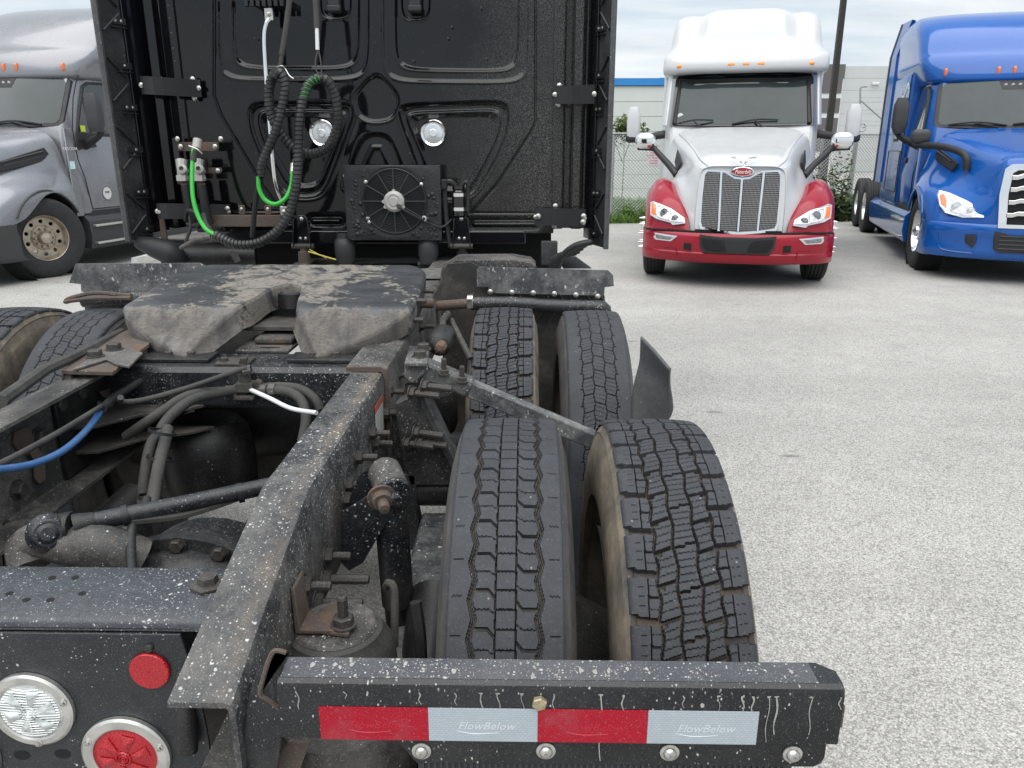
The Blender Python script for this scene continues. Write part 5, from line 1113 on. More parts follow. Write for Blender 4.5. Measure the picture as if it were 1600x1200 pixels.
# corner posts and channels beside the panel (plan profile run up the cab height)
mb=MB(); mb.lathe([(0,.001),(0,.011),(.002,.011),(.004,.007),(.008,.0065),(.0095,.001)],n=10); B_DK=mesh_of('dark_rivet',mb,M['bolt'],40)
def post(s,nm):
    m_=lambda x: (TX+.0+s*x)
    off=.0 if s>0 else -.0
    prof=[(.985,YB+.004),(.985,YB-.016),(1.035,YB-.018),(1.045,YB-.012),(1.05,YB+.03),(1.085,YB+.035),(1.095,YB-.02),(1.135,YB-.03),(1.15,YB-.012),(1.155,YB+.02),(1.19,YB+.02),(1.20,YB+.2),(1.02,YB+.2),(1.0,YB+.03)]
    mb=MB(); mb.loft([[(m_(x),y,z) for x,y in prof] for z in (1.20,2.62)]); part(nm,mb,M['cab_black'],.003)
post(1,'corner_post'); post(-1,'corner_post')
for s in (1,-1):
    zs=[2.40,2.335,2.27,2.20,2.13,2.06,1.98,1.92,1.84,1.76,1.70,1.62,1.55,1.48,1.40]
    for z in zs: place('rivet',B_DK,(TX+s*1.01,YB-.0165,z+.006*math.sin(z*40)),RB,.55)
for u,v in ((318,82),(318,100),(868,160),(872,118),(870,133),(868,165),(866,322),(868,350),(268,155),(300,125),(303,155)):
    pass
# ---- cab side extenders
M['extender']=grimy('scuffed_rubber_extender',(.014,.0145,.016),.5,dusta=.5,dust=(.10,.10,.105),dustsc=3,rust=0,specks=((130,.13,.60),(70,.08,.70)),speckc=(.30,.30,.30),stretch=(1,1,.45),fine=.4,bump=.4)
M['ext_edge']=grimy('scuffed_extender_edge',(.05,.052,.056),.55,dusta=.6,dust=(.15,.15,.15),dustsc=14,specks=((90,.12,.55),),speckc=(.34,.34,.34),stretch=(1,1,.5),fine=.35)
def ext(s):
    zt_=2.66; zb=1.155 if s<0 else 1.12
    mk=lambda pts,z: [(TX+s*x,y,z) for x,y in pts]
    # smooth fixed inner part from the cab corner outwards
    mb=MB(); pr=[(1.165,4.37),(1.185,4.28),(1.20,4.22),(1.222,4.225),(1.21,4.28),(1.195,4.37)]
    mb.loft([mk(pr,zb+.03),mk(pr,zt_)]); part('extender_mount',mb,M['black_gloss'],.002)
    mb=MB(); pr=[(1.205,4.245),(1.232,4.165),(1.258,4.085),(1.268,4.088),(1.243,4.168),(1.216,4.249)]
    mb.loft([mk(pr,zb+.004),mk(pr,zt_)]); part('side_extender',mb,M['extender'],.002)
    mb=MB(); pr=[(1.252,4.096),(1.250,4.072),(1.268,4.066),(1.278,4.072),(1.276,4.10),(1.269,4.09),(1.258,4.083)]
    mb.loft([mk(pr,zb),mk(pr,zt_)]); part('extender_edge',mb,M['ext_edge'],.003)
    zs=[2.24,2.03,1.83,1.62,1.405,1.21] if s<0 else [2.20,1.98,1.82,1.615,1.40,1.19]
    for i,z in enumerate(zs):
        x,y=1.218,4.20
        mb=MB(); P=[(TX+s*(x-.020),y+.03,z-.016),(TX+s*(x+.022),y-.045,z-.016),(TX+s*(x+.022),y-.045,z+.016),(TX+s*(x-.020),y+.03,z+.016)]
        mb.prism(P,(-s*.008,-.003,0)); mb.prism([(a,b_,c-.0165 if q<2 else c+.0165) for q,(a,b_,c) in enumerate(P)][:2]+[(P[1][0],P[1][1],P[1][2]-.012),(P[0][0],P[0][1],P[0][2]-.012)],(-s*.014,-.006,0)); part('hinge_clip',mb,M['black_satin'],.001)
        for dx,dy in ((-.006,.008),(.010,-.020)) if i%2==0 else ((.0,-.005),): place('screw',B_SM,(TX+s*(x+dx-.009),y+dy-.004,z),(0,0,PI+.35 if s>0 else -.35),.75)
    # moulded diagonal ribs
    for k in range(4):
        z=1.30+k*.33
        for dz in (.07,-.07):
            mb=MB(); mb.tube([(TX+s*1.212,4.205,z+dz*.25),(TX+s*1.246,4.10,z+dz*1.5)],.006,6); part('extender_rib',mb,M['extender'])
ext(-1); ext(1)
# straps between cab and extender
for pts,hh in (([(-1.961,4.16,1.935),(-1.893,4.14,1.931),(-1.746,4.3,1.93),(-1.727,4.31,1.931)],.043),([(0.147,4.3,1.896),(0.24,4.24,1.892),(0.347,4.13,1.888)],.045),([(-1.964,4.16,1.306),(-1.903,4.14,1.308),(-1.656,4.28,1.294),(-1.635,4.3,1.293)],.040),([(0.051,4.28,1.269),(0.168,4.24,1.272),(0.316,4.14,1.274)],.045)):
    mb=MB(); P=catmull([Vector(p) for p in pts],4); a=[p+Vector((0,0,hh)) for p in P]; b_=[p-Vector((0,0,hh)) for p in P]
    mb.loft([a,b_],closed=False,cap=False); o=part('extender_strap',mb,M['black_plastic'],ang=50); o.data.shade_flat(); s=o.modifiers.new('solid','SOLIDIFY'); s.thickness=.012; s.offset=0
    for q in (P[0]*.85+P[1]*.15,P[-1]*.75+P[-2]*.25): place('screw',B_SM,(q.x,q.y-.010,q.z),RB,1.15)
for p in [(-1.759,4.31,1.975),(-1.76,4.31,1.883),(-1.895,4.25,1.967),(0.173,4.3,1.94),(0.168,4.3,1.849),(0.162,4.29,1.326),(0.157,4.29,1.217),(0.068,4.25,1.275),(0.305,4.13,1.285),(0.303,4.13,1.255),(-1.636,4.28,1.311),(-1.944,4.14,1.304)]: place('screw',B_SM,p,RB,1.3)
# dust and grit screws over the panel
for p in [(-1.511,4.345,1.303),(-1.368,4.345,1.303),(-1.471,4.345,1.6),(-1.422,4.345,2.177),(-0.632,4.345,1.6),(-1.195,4.345,1.99),(-0.21,4.345,2.076),(-0.594,4.345,2.067),(-0.409,4.345,2.175),(-0.234,4.345,2.32),(-0.388,4.345,2.23)]: place('rivet',B_DK,(p[0],YB-.006,p[2]),RB,.45)
# round work lamps
def work_lamp(c):
    o=bpy.data.objects.new('work_lamp',None); col.objects.link(o); o.parent=trk; o.matrix_parent_inverse=Matrix.Translation(trk.location).inverted(); o.location=c
    mb=MB(); mb.lathe([(-.02,.052),(.006,.052),(.012,.058),(.016,.066),(.012,.070),(.0,.071),(-.02,.068)],ax=(0,-1,0),n=40); link('bezel',mesh_of('bezel',mb,M['chrome'],40),o)
    mb=MB(); mb.lathe([(.004,.053),(.010,.048),(.015,.03),(.017,.001)],ax=(0,-1,0),n=40); mb.lathe([(.016,.022),(.019,.018),(.019,.001)],ax=(0,-1,0),n=24); link('lens',mesh_of('lens',mb,M['lamp_glass'],30),o)
work_lamp(((-1.104,4.35,1.706)[0],4.357,(-1.104,4.35,1.706)[2])); work_lamp(((-0.501,4.35,1.706)[0],4.357,(-0.501,4.35,1.706)[2]))
# latches at the top of the windows
for u in (523,649):
    p=Vector((-0.992,4.35,2.335)) if u==523 else Vector((-0.575,4.35,2.334)); mb=MB(); mb.box((p.x,4.345,p.z+.05),(.062,.05,.18)); mb.box((p.x,4.33,p.z-.02),(.07,.03,.03)); part('vent_latch',mb,M['black_plastic'],.006)
mb=MB(); mb.bb(-1.42,-1.22,4.23,4.36,2.335,2.36); 
for k in range(7): mb.bb(-1.42+k*.03,-1.40+k*.03,4.22,4.24,2.31,2.36)
part('top_rack',mb,M['black_satin'],.002)

# ---- condenser with electric fan on the cab back
F0=(-0.969,4.2,1.542); F1=(-0.455,4.2,1.149); fx0,fx1,fz0,fz1=F0[0],F1[0],F1[2],F0[2]
mb=MB(); mb.bb(fx0+.02,fx1,4.235,4.34,fz0,fz1); part('condenser_body',mb,M['black_satin'],.004)
M['fouled']=grimy('oil_fouled_steel',(.012,.012,.013),.32,dusta=.25,dust=(.10,.10,.10),specks=((60,.2,.66),),speckc=(.10,.10,.10),fine=.2,bump=.9)
cxf,czf=(fx0+fx1)/2+.008,(fz0+fz1)/2+.010; rf=.172
# front plate with a round opening, lumpy with tar
mb=MB(); k=72; O=[];I=[]
for q in range(k):
    a=2*PI*q/k; c_,s_=math.cos(a),math.sin(a); tt=min(((fx1 if c_>0 else fx0)-cxf)/c_ if abs(c_)>1e-6 else 9,((fz1 if s_>0 else fz0)-czf)/s_ if abs(s_)>1e-6 else 9)
    I.append((cxf+rf*c_,4.215,czf+rf*s_)); O.append((cxf+tt*c_,4.215,czf+tt*s_))
Mid=[[(lerp(i_[0],o_[0],f),4.212,lerp(i_[2],o_[2],f)) for i_,o_ in zip(I,O)] for f in (.25,.5,.75)]
mb.loft([[(p[0],4.24,p[2]) for p in I],I]+Mid+[O,[(p[0],4.24,p[2]) for p in O]],cap=False); part('condenser_plate',mb,M['fouled'],ang=60)
mb=MB(); rs=random.Random(5)
for q in range(150):
    a=rs.uniform(0,2*PI); x=rs.uniform(fx0+.03,fx1-.015); z=rs.uniform(fz0+.02,fz1-.05)
    if math.hypot(x-cxf,z-czf)<rf+.012: continue
    r=rs.uniform(.006,.016); mb.lathe([(-.002,r),(r*.35,r*.75),(r*.55,.001)],o=(x,4.213,z),ax=(rs.uniform(-.2,.2),-1,rs.uniform(-.2,.2)),n=6)
o=part('tar_lumps',mb,M['fouled'],ang=60); o['kind']='stuff'
mb=MB(); mb.bb(fx0-.004,fx0+.018,4.225,4.33,fz0+.02,fz1-.02); part('condenser_side',mb,M['black_satin'],.003)
mb=MB(); mb.lathe([(0,.001),(0,rf*.99)],o=(cxf,4.30,czf),ax='y',n=40); part('fan_back',mb,M['black_void'])
# blades behind the guard
mb=MB()
for q in range(10):
    a=2*PI*q/10; P=[]
    for rr,da,dy in ((.05,-.22,0),(.05,.22,.03),(.16,.34,.03),(.16,-.02,0)): P.append((cxf+rr*math.cos(a+da),4.25+dy,czf+rr*math.sin(a+da)))
    mb.add(P,[(0,1,2,3)])
o=part('fan_blades',mb,M['black_plastic']); o.data.shade_flat(); s=o.modifiers.new('solid','SOLIDIFY'); s.thickness=.003
mb=MB()
for q in range(14):
    r=.062+q*(rf-.004-.062)/13; rr=.0021 if q<13 else .0048
    mb.tube([(cxf+r*math.cos(a),4.207,czf+r*math.sin(a)) for a in np.linspace(0,2*PI,49)],rr,4,cap=False)
part('fan_guard_rings',mb,M['black_plastic'],ang=60)
for q in range(12):
    a=2*PI*q/12+PI/2; mb=MB(); mb.tube([(cxf+.05*math.cos(a),4.200,czf+.05*math.sin(a)),(cxf+rf*math.cos(a),4.205,czf+rf*math.sin(a))],.0034,5); part('fan_guard_spoke',mb,M['grey_plastic'])
mb=MB(); mb.lathe([(-.05,.052),(0,.056),(.012,.055),(.02,.047),(.024,.040),(.022,.026),(.027,.022),(.027,.001)],o=(cxf,4.205,czf),ax=(0,-1,0),n=36)
for a in (PI/2,PI/2+2.1,PI/2-2.1,PI): mb.lathe([(0,.010),(.012,.009),(.012,.001)],o=(cxf+.056*math.cos(a),4.205,czf+.056*math.sin(a)),ax=(0,-1,0),n=8)
part('fan_motor',mb,M['cast_alu'])
mb=MB(); mb.lathe([(.02,.001),(.029,.001),(.029,.012),(.02,.014)],o=(cxf+.028,4.205,czf-.025),ax=(0,-1,0),n=14); part('motor_plug',mb,M['bolt'])
mb=MB(); mb.tube([(cxf+.03,4.175,czf-.03),(cxf+.1,4.18,czf-.068),(cxf+.17,4.19,czf-.105),(cxf+.25,4.2,czf-.135),(cxf+.30,4.25,czf-.10)],.006,6,smooth=4); part('fan_cable',mb,M['hose_black'])
mb=MB(); mb.tube([(cxf+.152,4.18,czf-.085),(cxf+.160,4.17,czf-.075),(cxf+.172,4.17,czf-.085),(cxf+.166,4.18,czf-.1)],.0035,5,smooth=4); part('cable_clip',mb,M['white_hose'])
for x,z in ((cxf+.148,czf+.088),(cxf-.146,czf-.088),(cxf-.14,czf-.11),(cxf-.148,czf+.1)): place('screw',B_SM,(x,4.208,z),RB,.95)
mb=MB(); mb.lathe([(0,.001),(0,.012),(.006,.012),(.007,.001)],o=(fx0+.008,4.222,fz1-.055),ax=(0,-1,0),n=12); part('rivet',mb,M['bolt_bright'])
# receiver drier with two bands
mb=MB(); c=(-0.361,4.25,1.359); mb.lathe([(-.09,.001),(-.088,.03),(-.08,.038),(.045,.038),(.055,.03),(.06,.034),(.075,.034),(.08,.001)],o=c,ax='z',n=28); part('receiver_drier',mb,M['black_gloss'])
for dz in (-.045,.030):
    mb=MB(); mb.lathe([(-.009,.038),(-.009,.0405),(.009,.0405),(.009,.038)],o=(c[0],c[1],c[2]+dz),ax='z',n=28); part('drier_band',mb,M['chrome'])
mb=MB(); mb.tube([(c[0]-.02,c[1],c[2]+.08),(c[0]-.05,c[1]-.01,c[2]+.10),(c[0]-.075,c[1],c[2]+.06),(c[0]-.07,c[1],c[2]-.1),(c[0]-.05,c[1],c[2]-.25)],.014,8,smooth=5); part('refrigerant_hose',mb,M['hose_black'])
mb=MB(); mb.tube([(c[0]+.02,c[1],c[2]+.08),(c[0]+.045,c[1]-.01,c[2]+.095),(c[0]+.05,c[1],c[2]+.04),(c[0]+.045,c[1],c[2]-.06)],.010,8,smooth=5); part('refrigerant_hose',mb,M['hose_black'])
mb=MB(); mb.box((c[0]-.075,4.24,c[2]+.085),(.03,.05,.05)); part('drier_bracket',mb,M['black_satin'],.004)
# cab air springs, shocks, cross tube, dark underside
for u in (537,668):
    p=(-1.002,4.25,1.093) if u==537 else (-0.539,4.25,1.094)
    mb=MB(); mb.lathe([(-.085,.001),(-.08,.045),(-.06,.05),(-.05,.050),(-.03,.056),(.02,.057),(.05,.050),(.06,.04),(.09,.04)],o=(p[0],4.28,p[2]),ax='z',n=28); part('cab_air_spring',mb,M['grey_plastic'])
for u in (475,722):
    p=(-1.218,4.25,1.145) if u==475 else (-0.348,4.25,1.147); x=p[0]
    mb=MB(); mb.loft([[(x-.045,y,p[2]-.02),(x-.035,y,p[2]+.115),(x-.015,y,p[2]+.135),(x+.015,y,p[2]+.135),(x+.035,y,p[2]+.115),(x+.045,y,p[2]-.02)] for y in (4.235,4.245)]); 
    for s in (1,-1): mb.loft([[(x+s*.045,y,p[2]-.03),(x+s*.034,y,p[2]+.118),(x+s*.040,y,p[2]+.118),(x+s*.051,y,p[2]-.03)] for y in (4.20,4.245)])
    part('shock_bracket',mb,M['black_gloss'],.002)
    for d in (-.015,.015): place('screw',B_SM,(x+d,4.233,p[2]+.01),RB,.8)
    place('screw',B_SM,(x,4.233,p[2]+.115),RB,1.0)
    mb=MB(); mb.tube([(x-.06,4.22,p[2]-.03),(x+.06,4.22,p[2]-.03)],.015,10); part('shock_pin',mb,M['bolt'])
    mb=MB(); mb.lathe([(-.16,.032),(-.06,.032),(-.055,.02),(-.02,.02)],o=(x,4.23,p[2]),ax='z',n=20); part('cab_shock',mb,M['rust'] if u==475 else M['black_satin'])
mb=MB(); mb.bb(-1.75,.0,4.30,4.33,1.12,1.19); part('cab_cross_sill',mb,M['black_gloss'],.006)
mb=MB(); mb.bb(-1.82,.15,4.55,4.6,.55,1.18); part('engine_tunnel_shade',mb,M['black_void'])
mb=MB(); mb.tube([(-1.3,4.4,1.01),(-.4,4.4,1.02)],.02,10); mb.tube([(-.6,4.3,1.0),(-.1,4.3,1.02),(.05,4.25,.98)],.028,10,smooth=4); part('exhaust_pipe',mb,M['under'])
# rusty bar and tabs, lower left
p=[(-1.738,4.25,1.248),(-1.333,4.25,1.249)]; mb=MB(); mb.box(((p[0][0]+p[1][0])/2,4.26,p[0][2]),(p[1][0]-p[0][0],.05,.062)); part('rusty_crossbar',mb,M['rust'],.004)
for q in [(-1.545,4.25,1.307),(-1.401,4.25,1.307)]: mb=MB(); mb.box((q[0],4.25,q[2]),(.034,.012,.05)); part('crossbar_tab',mb,M['rust'],.003); place('screw',B_SM,(q[0],4.243,q[2]+.005),RB,.8)
mb=MB(); pl=[(-1.982,4.2,1.303),(-1.958,4.2,1.303),(-1.952,4.2,1.139),(-1.988,4.2,1.132)]; mb.prism(pl,(0,.012,0)); part('rusty_strap',mb,M['rust'],.002)
# gladhand brackets, left
for pts in ([(-1.873,4.26,1.659),(-1.643,4.26,1.659),(-1.639,4.26,1.633),(-1.648,4.26,1.613),(-1.878,4.26,1.613)],[(-1.751,4.26,1.528),(-1.64,4.26,1.528),(-1.635,4.26,1.511),(-1.643,4.26,1.498),(-1.754,4.26,1.498)]):
    mb=MB(); mb.prism(pts,(0,.012,0)); part('gladhand_bracket',mb,M['rust'],.002)
for p in [(-1.84,4.25,1.636),(-1.655,4.25,1.636),(-1.655,4.25,1.512),(-1.852,4.25,1.675),(-1.62,4.25,1.675)]: place('screw',B_SM,p,RB,1.2)
for u in (289,315):
    p=(-1.822,4.22,1.486) if u==289 else (-1.733,4.22,1.486)
    mb=MB(); mb.tube([(p[0]-.01,4.22,p[2]+.08),(p[0]-.005,4.2,p[2]+.03),(p[0],4.2,p[2]-.02)],[.03,.024,.030],10,smooth=3); mb.box((p[0],4.19,p[2]-.01),(.05,.05,.03)); mb.lathe([(-.02,.02),(.02,.026),(.03,.012)],o=(p[0]+.012,4.185,p[2]+.03),ax=(0,-1,.4),n=12); part('gladhand',mb,M['cast_alu'],.002)
    mb=MB(); mb.lathe([(0,.016),(.012,.022),(.022,.018)],o=(p[0]+.002,4.2,p[2]-.055),ax='z',n=10); part('brass_fitting',mb,M['rust'],ang=20)
    mb=MB(); mb.tube([(p[0]+.004,4.2,p[2]-.05),(p[0]+.010,4.2,p[2]-.20),(p[0]+.018,4.21,p[2]-.25)],.024,12); part('gladhand_sleeve',mb,M['black_plastic'])
    mb=MB(); mb.box((p[0],4.235,p[2]+.055),(.055,.04,.06)); part('gladhand_stop',mb,M['under'],.008)
mb=MB(); mb.box(((-1.872,4.27,1.561)[0],4.27,1.56),(.03,.02,.24)); part('gladhand_plate',mb,M['under'],.003)
# ---- grab handle (bent silver tube)
mb=MB(); mb.tube([(-1.297,4.22,2.25),(-1.314,4.215,2.226),(-1.329,4.21,2.16),(-1.333,4.2,1.978),(-1.336,4.2,1.729),(-1.336,4.2,1.503),(-1.332,4.21,1.43),(-1.326,4.24,1.375),(-1.321,4.27,1.34)],.0125,12,smooth=5); part('grab_handle',mb,M['chrome'])
for p in ((-1.308,4.25,2.278),(-1.321,4.27,1.295)): mb=MB(); mb.box(p,(.044,.006,.06)); part('handle_foot',mb,M['bolt_bright'],.003); place('screw',B_SM,(p[0],p[1]-.004,p[2]),RB,1.2)
# ---- air and electric lines to the trailer
def spiral(nm,pts,r,mat='wrap',pitch=.021,green=0):
    P=catmull([Vector(p) for p in pts],10); mb=MB(); mb.tube(P,r*.80,10); o=part(nm,mb,M['hose_grey' if not green else 'green'],ang=60)
    # wrap as a helical ribbon
    L=[0]; 
    for a,b_ in zip(P[:-1],P[1:]): L.append(L[-1]+(b_-a).length)
    tot=L[-1]; N_=int(tot/pitch*14); T=(P[1]-P[0]).normalized(); Nn=T.orthogonal().normalized(); fr=[]
    for i in range(len(P)):
        t_=(P[min(i+1,len(P)-1)]-P[max(i-1,0)]).normalized(); Nn=(Nn-t_*Nn.dot(t_)).normalized(); fr.append((t_,Nn.copy()))
    A_,B_,C_,D_=[],[],[],[]; j=0
    for i in range(N_):
        s=tot*i/(N_-1)
        def at(s,ang,rr):
            s=min(max(s,0),tot-1e-6); j=int(np.searchsorted(L,s,side='right'))-1; j=min(j,len(P)-2); f=(s-L[j])/(L[j+1]-L[j]); c=P[j].lerp(P[j+1],f); t_,n_=fr[j]; b_=t_.cross(n_); return c+(n_*math.cos(ang)+b_*math.sin(ang))*rr
        ang=2*PI*s/pitch; w_=pitch*.40
        A_.append(at(s-w_,ang,r*.86)); B_.append(at(s-w_*.8,ang,r)); C_.append(at(s+w_*.8,ang,r*1.02)); D_.append(at(s+w_,ang,r*.86))
    mb=MB(); mb.loft([A_,B_,C_,D_],closed=False,cap=False); link('spiral_wrap',mesh_of('spiral_wrap',mb,M[mat],50),o); return o
# two sprung hangers from above
hose('hose_hanger',[(-1.127,4.05,2.364),(-1.166,4.03,2.165),(-1.191,4.02,2.061)],.014,'hose_grey'); hose('hanger_tip',[(-1.188,4.02,2.067),(-1.206,4.02,1.997)],.0105,'under_d')
hose('hose_hanger',[(-1.014,4.05,2.364),(-1.013,4.04,2.251),(-1.013,4.03,2.181)],.014,'hose_grey'); hose('hanger_sleeve',[(-1.012,4.03,2.187),(-1.014,4.02,2.083)],.0095,'white_hose')
hose('hanger_hook',[(-1.011,4.02,2.083),(-1.025,4.01,2.033),(-1.02,4,1.983),(-0.998,4,1.98),(-1,4.01,2.033),(-1.008,4.02,2.078)],.0035,'under_d')
hose('wire_tie',[(-1.215,4,2.004),(-1.183,3.98,2.008),(-1.169,3.99,1.994),(-1.147,3.97,1.964),(-1.124,3.96,1.948)],.003,'alu'); 
spiral('hose_bundle',[(-1.223,4.02,1.986),(-1.258,4.04,1.949),(-1.28,4.05,1.876),(-1.279,4.06,1.786),(-1.244,4.06,1.71),(-1.176,4.06,1.626),(-1.08,4.06,1.601),(-0.993,4.05,1.645),(-0.945,4.04,1.74),(-0.941,4.03,1.859),(-0.966,4.02,1.933),(-1.011,4.02,1.956),(-1.061,4.01,1.932),(-1.095,4,1.867),(-1.117,3.98,1.753),(-1.132,3.97,1.617),(-1.147,3.96,1.479),(-1.185,3.95,1.339),(-1.252,3.94,1.234),(-1.36,3.94,1.167),(-1.474,3.95,1.155),(-1.558,3.97,1.182),(-1.602,3.98,1.204)],.024)
spiral('hose_bundle',[(-1.225,4,1.96),(-1.189,3.99,1.983),(-1.173,3.98,1.915),(-1.198,3.97,1.812),(-1.228,3.96,1.722),(-1.274,3.96,1.632),(-1.317,3.97,1.556),(-1.332,3.98,1.494)],.022)
hose('green_hose',[(-1.011,4.02,1.956),(-1.061,4.01,1.932),(-1.095,4,1.867)],.0203,'green')
hose('green_hose',[(-1.346,3.98,1.491),(-1.348,3.98,1.431),(-1.324,3.98,1.378),(-1.274,3.98,1.355),(-1.222,3.99,1.383),(-1.196,4.02,1.445),(-1.19,4.04,1.514)],.0115,'green')
hose('hose_fitting',[(-1.191,4.04,1.501),(-1.189,4.06,1.551)],.015,'alu'); hose('hose_fitting',[(-1.189,4.06,1.548),(-1.187,4.08,1.57)],.010,'rail_dry')
hose('green_hose',[(-1.707,4.1,1.626),(-1.712,4.08,1.57),(-1.714,4.05,1.475),(-1.707,4.02,1.381),(-1.683,4,1.293),(-1.642,3.98,1.23),(-1.589,3.97,1.198)],.0115,'green')
hose('green_hose_sleeve',[(-1.695,4.12,1.658),(-1.705,4.1,1.614),(-1.71,4.08,1.563)],.016,'hose_grey'); hose('hose_end',[(-1.694,4.13,1.671),(-1.698,4.11,1.626)],.023,'cast_alu')
hose('wire_tie',[(-1.715,4.06,1.639),(-1.674,4.06,1.623),(-1.655,4.07,1.601)],.004,'alu')
hose('air_hose',[(-1.676,4.05,1.298),(-1.647,4,1.254),(-1.609,3.98,1.204)],.013,'hose_grey'); hose('air_hose',[(-1.772,4.1,1.284),(-1.772,4.1,1.228),(-1.809,4.1,1.151)],.009,'hose_grey')
hose('air_hose',[(-1.804,4.12,1.259),(-1.782,4.1,1.311),(-1.731,4.08,1.306),(-1.702,4.08,1.263),(-1.747,4.1,1.238),(-1.796,4.12,1.243)],.012,'hose_black')
hose('hose_end',[(-1.619,3.97,1.192),(-1.673,3.96,1.183),(-1.714,3.96,1.167),(-1.787,3.98,1.132)],[.016,.016,.014,.010],'rail_dry')
hose('power_cable',[(-1.333,3.98,1.491),(-1.373,4.02,1.413),(-1.417,4.08,1.313),(-1.457,4.12,1.176)],.014,'hose_black')
hose('yellow_wire',[(-1.179,4.18,1.091),(-1.095,4.16,1.07),(-1.024,4.15,1.051)],.004,'yellow'); hose('yellow_wire',[(-1.174,4.19,1.101),(-1.081,4.17,1.055)],.0025,'yellow')
# black flaps and tank below the cab, both sides
mb=MB(); mb.tube([(-2.096,4.15,1.145),(-2.009,4.15,1.117),(-1.921,4.16,1.075),(-1.936,4.2,0.993)],[.03,.055,.07,.06],14,smooth=5); part('side_skirt_flap',mb,M['black_plastic'])
mb=MB(); mb.tube([(-1.956,4.25,1.063),(-1.763,4.3,1.05),(-1.527,4.35,1.051)],[.06,.075,.06],16,smooth=4); part('fuel_tank_end',mb,M['under'])
mb=MB(); P=[(0.35,4.1,1.155),(0.268,4.12,1.126),(0.203,4.15,1.081),(0.178,4.2,1.005)]
for k in range(6):
    mb.tube([(p[0]-.015*k,p[1]+.02*k,p[2]-.012*k+.008*math.sin(k+i*1.7)) for i,p in enumerate(P)],.017,8,smooth=5)
part('rubber_flap',mb,M['extender'],ang=60)
mb=MB(); mb.box((0.13,4.25,1.078),(.09,.05,.13)); part('flap_mount',mb,M['extender'],.006)
mb=MB(); pl=[(-2.217,4.3,1.038),(-2.027,4.3,1.074),(-2.03,4.3,1.049),(-2.123,4.3,1.006),(-2.222,4.3,1.006)]; mb.prism(pl,(0,.15,0)); part('step_bracket',mb,M['alu'],.002)
mb=MB(); pl=[(-1.627,4.2,1.088),(-1.581,4.2,1.091),(-1.562,4.2,1.036),(-1.595,4.2,1.025)]; mb.prism(pl,(0,.01,0)); part('bracket_tab',mb,M['rail_dry'],.002)
mb=MB(); pl=[(0.174,4.3,1.054),(0.281,4.3,1.048),(0.363,4.2,0.999),(0.206,4.2,0.998)]; mb.prism(pl,(0,.05,0)); part('side_fairing_end',mb,M['grey_plastic'],.003)

# ================================================================ PARKED TRUCKS
# ---- shared far wheels
def far_tyre():
    mb=MB(); prof=[(-.105,.29),(-.125,.33),(-.138,.40),(-.132,.47),(-.118,.503),(-.105,.512)]
    for x in (-.066,-.022,.022,.066): prof+=[(x-.006,.516),(x-.005,.503),(x+.005,.503),(x+.006,.516)]
    prof+=[(.105,.512),(.118,.503),(.132,.47),(.138,.40),(.125,.33),(.105,.29)]
    mb.lathe(prof,n=64); return mesh_of('far_tyre',mb,M['rubber_far'],40)
FT=far_tyre(); RIM_AD=rim_mesh('dull_rim',M['alloy_dirty'],1); RIM_AC=rim_mesh('bright_rim',M['alloy_clean'],1); RIM_ACL=rim_mesh('bright_rim',M['alloy_clean'],-1); RIM_ADL=rim_mesh('dull_rim',M['alloy_dirty'],-1)
mb=MB(); mb.lathe([(.115,.295),(.10,.27),(-.03,.25),(-.05,.21),(-.05,.15),(-.02,.13),(.06,.12),(.08,.08),(.085,.001)],n=40); RIM_DEEP=mesh_of('deep_rim',mb,M['alloy_clean'],30)
def fwheel(root,x,y,rim,steer=0):
    o=bpy.data.objects.new('wheel',None); col.objects.link(o); o.parent=root; o.location=(x,y,.515); o.rotation_euler=(0,0,steer); link('tyre',FT,o); link('rim',rim,o); return o
def P_(root,name,mb,mat,bevel=0,ang=35,sub=0,parent=None,lab=None):
    o=link(name,mesh_of(name,mb,mat,ang),parent or root,bevel=bevel)
    if sub: s=o.modifiers.new('sub','SUBSURF'); s.levels=sub; s.render_levels=sub
    if lab: o['label']=lab
    return o
def cubic(secs,k):
    """resample a list of equal-length sections smoothly along their index"""
    n=len(secs[0]); cols=[catmull([Vector(s[j]) for s in secs],k) for j in range(n)]
    return [[c[i] for c in cols] for i in range(len(cols[0]))]
def mirror(half): return [(-x,y,z) for x,y,z in half[::-1] if x>1e-6]+list(half)
def skin(secs,ky=4,kx=3):
    """smooth open sheet through sections"""
    S=cubic(secs,ky); S=[catmull([Vector(p) for p in s],kx) for s in S]; mb=MB(); mb.loft(S,closed=False,cap=False); return mb
def patch(poly,fy,off,th,mb=None):
    """plate on a front surface y=fy(x,z): polygon of (x,z), raised by off, thickness th"""
    mb=mb or MB(); P=[]
    n=len(poly)
    for i in range(n):
        a,b=poly[i],poly[(i+1)%n]
        for t in (0,.34,.67): P.append((a[0]+(b[0]-a[0])*t,a[1]+(b[1]-a[1])*t))
    cx=sum(p[0] for p in P)/len(P); cz=sum(p[1] for p in P)/len(P)
    rings=[[(cx+(x-cx)*f,fy(cx+(x-cx)*f,cz+(z-cz)*f)-off-d,cz+(z-cz)*f) for x,z in P] for f,d in ((1,-th),(1,0),(.9,.002),(.6,.003),(.25,.003))]
    mb.loft(rings,cap=True); return mb
def lights_row(root,xs,fz,fy,w,h,mat,nm='marker_lamp'):
    for x in xs:
        z=fz(x); y=fy(x); mb=MB(); mb.loft([[(x+sx*w*k,y-d,z+sz*h*k) for sx,sz in ((-1,-.6),(-.7,-1),(.7,-1),(1,-.6),(1,.6),(.7,1),(-.7,1),(-1,.6))] for k,d in ((1,-.03),(1,.012),(.7,.026))]); P_(root,nm,mb,mat,ang=50)
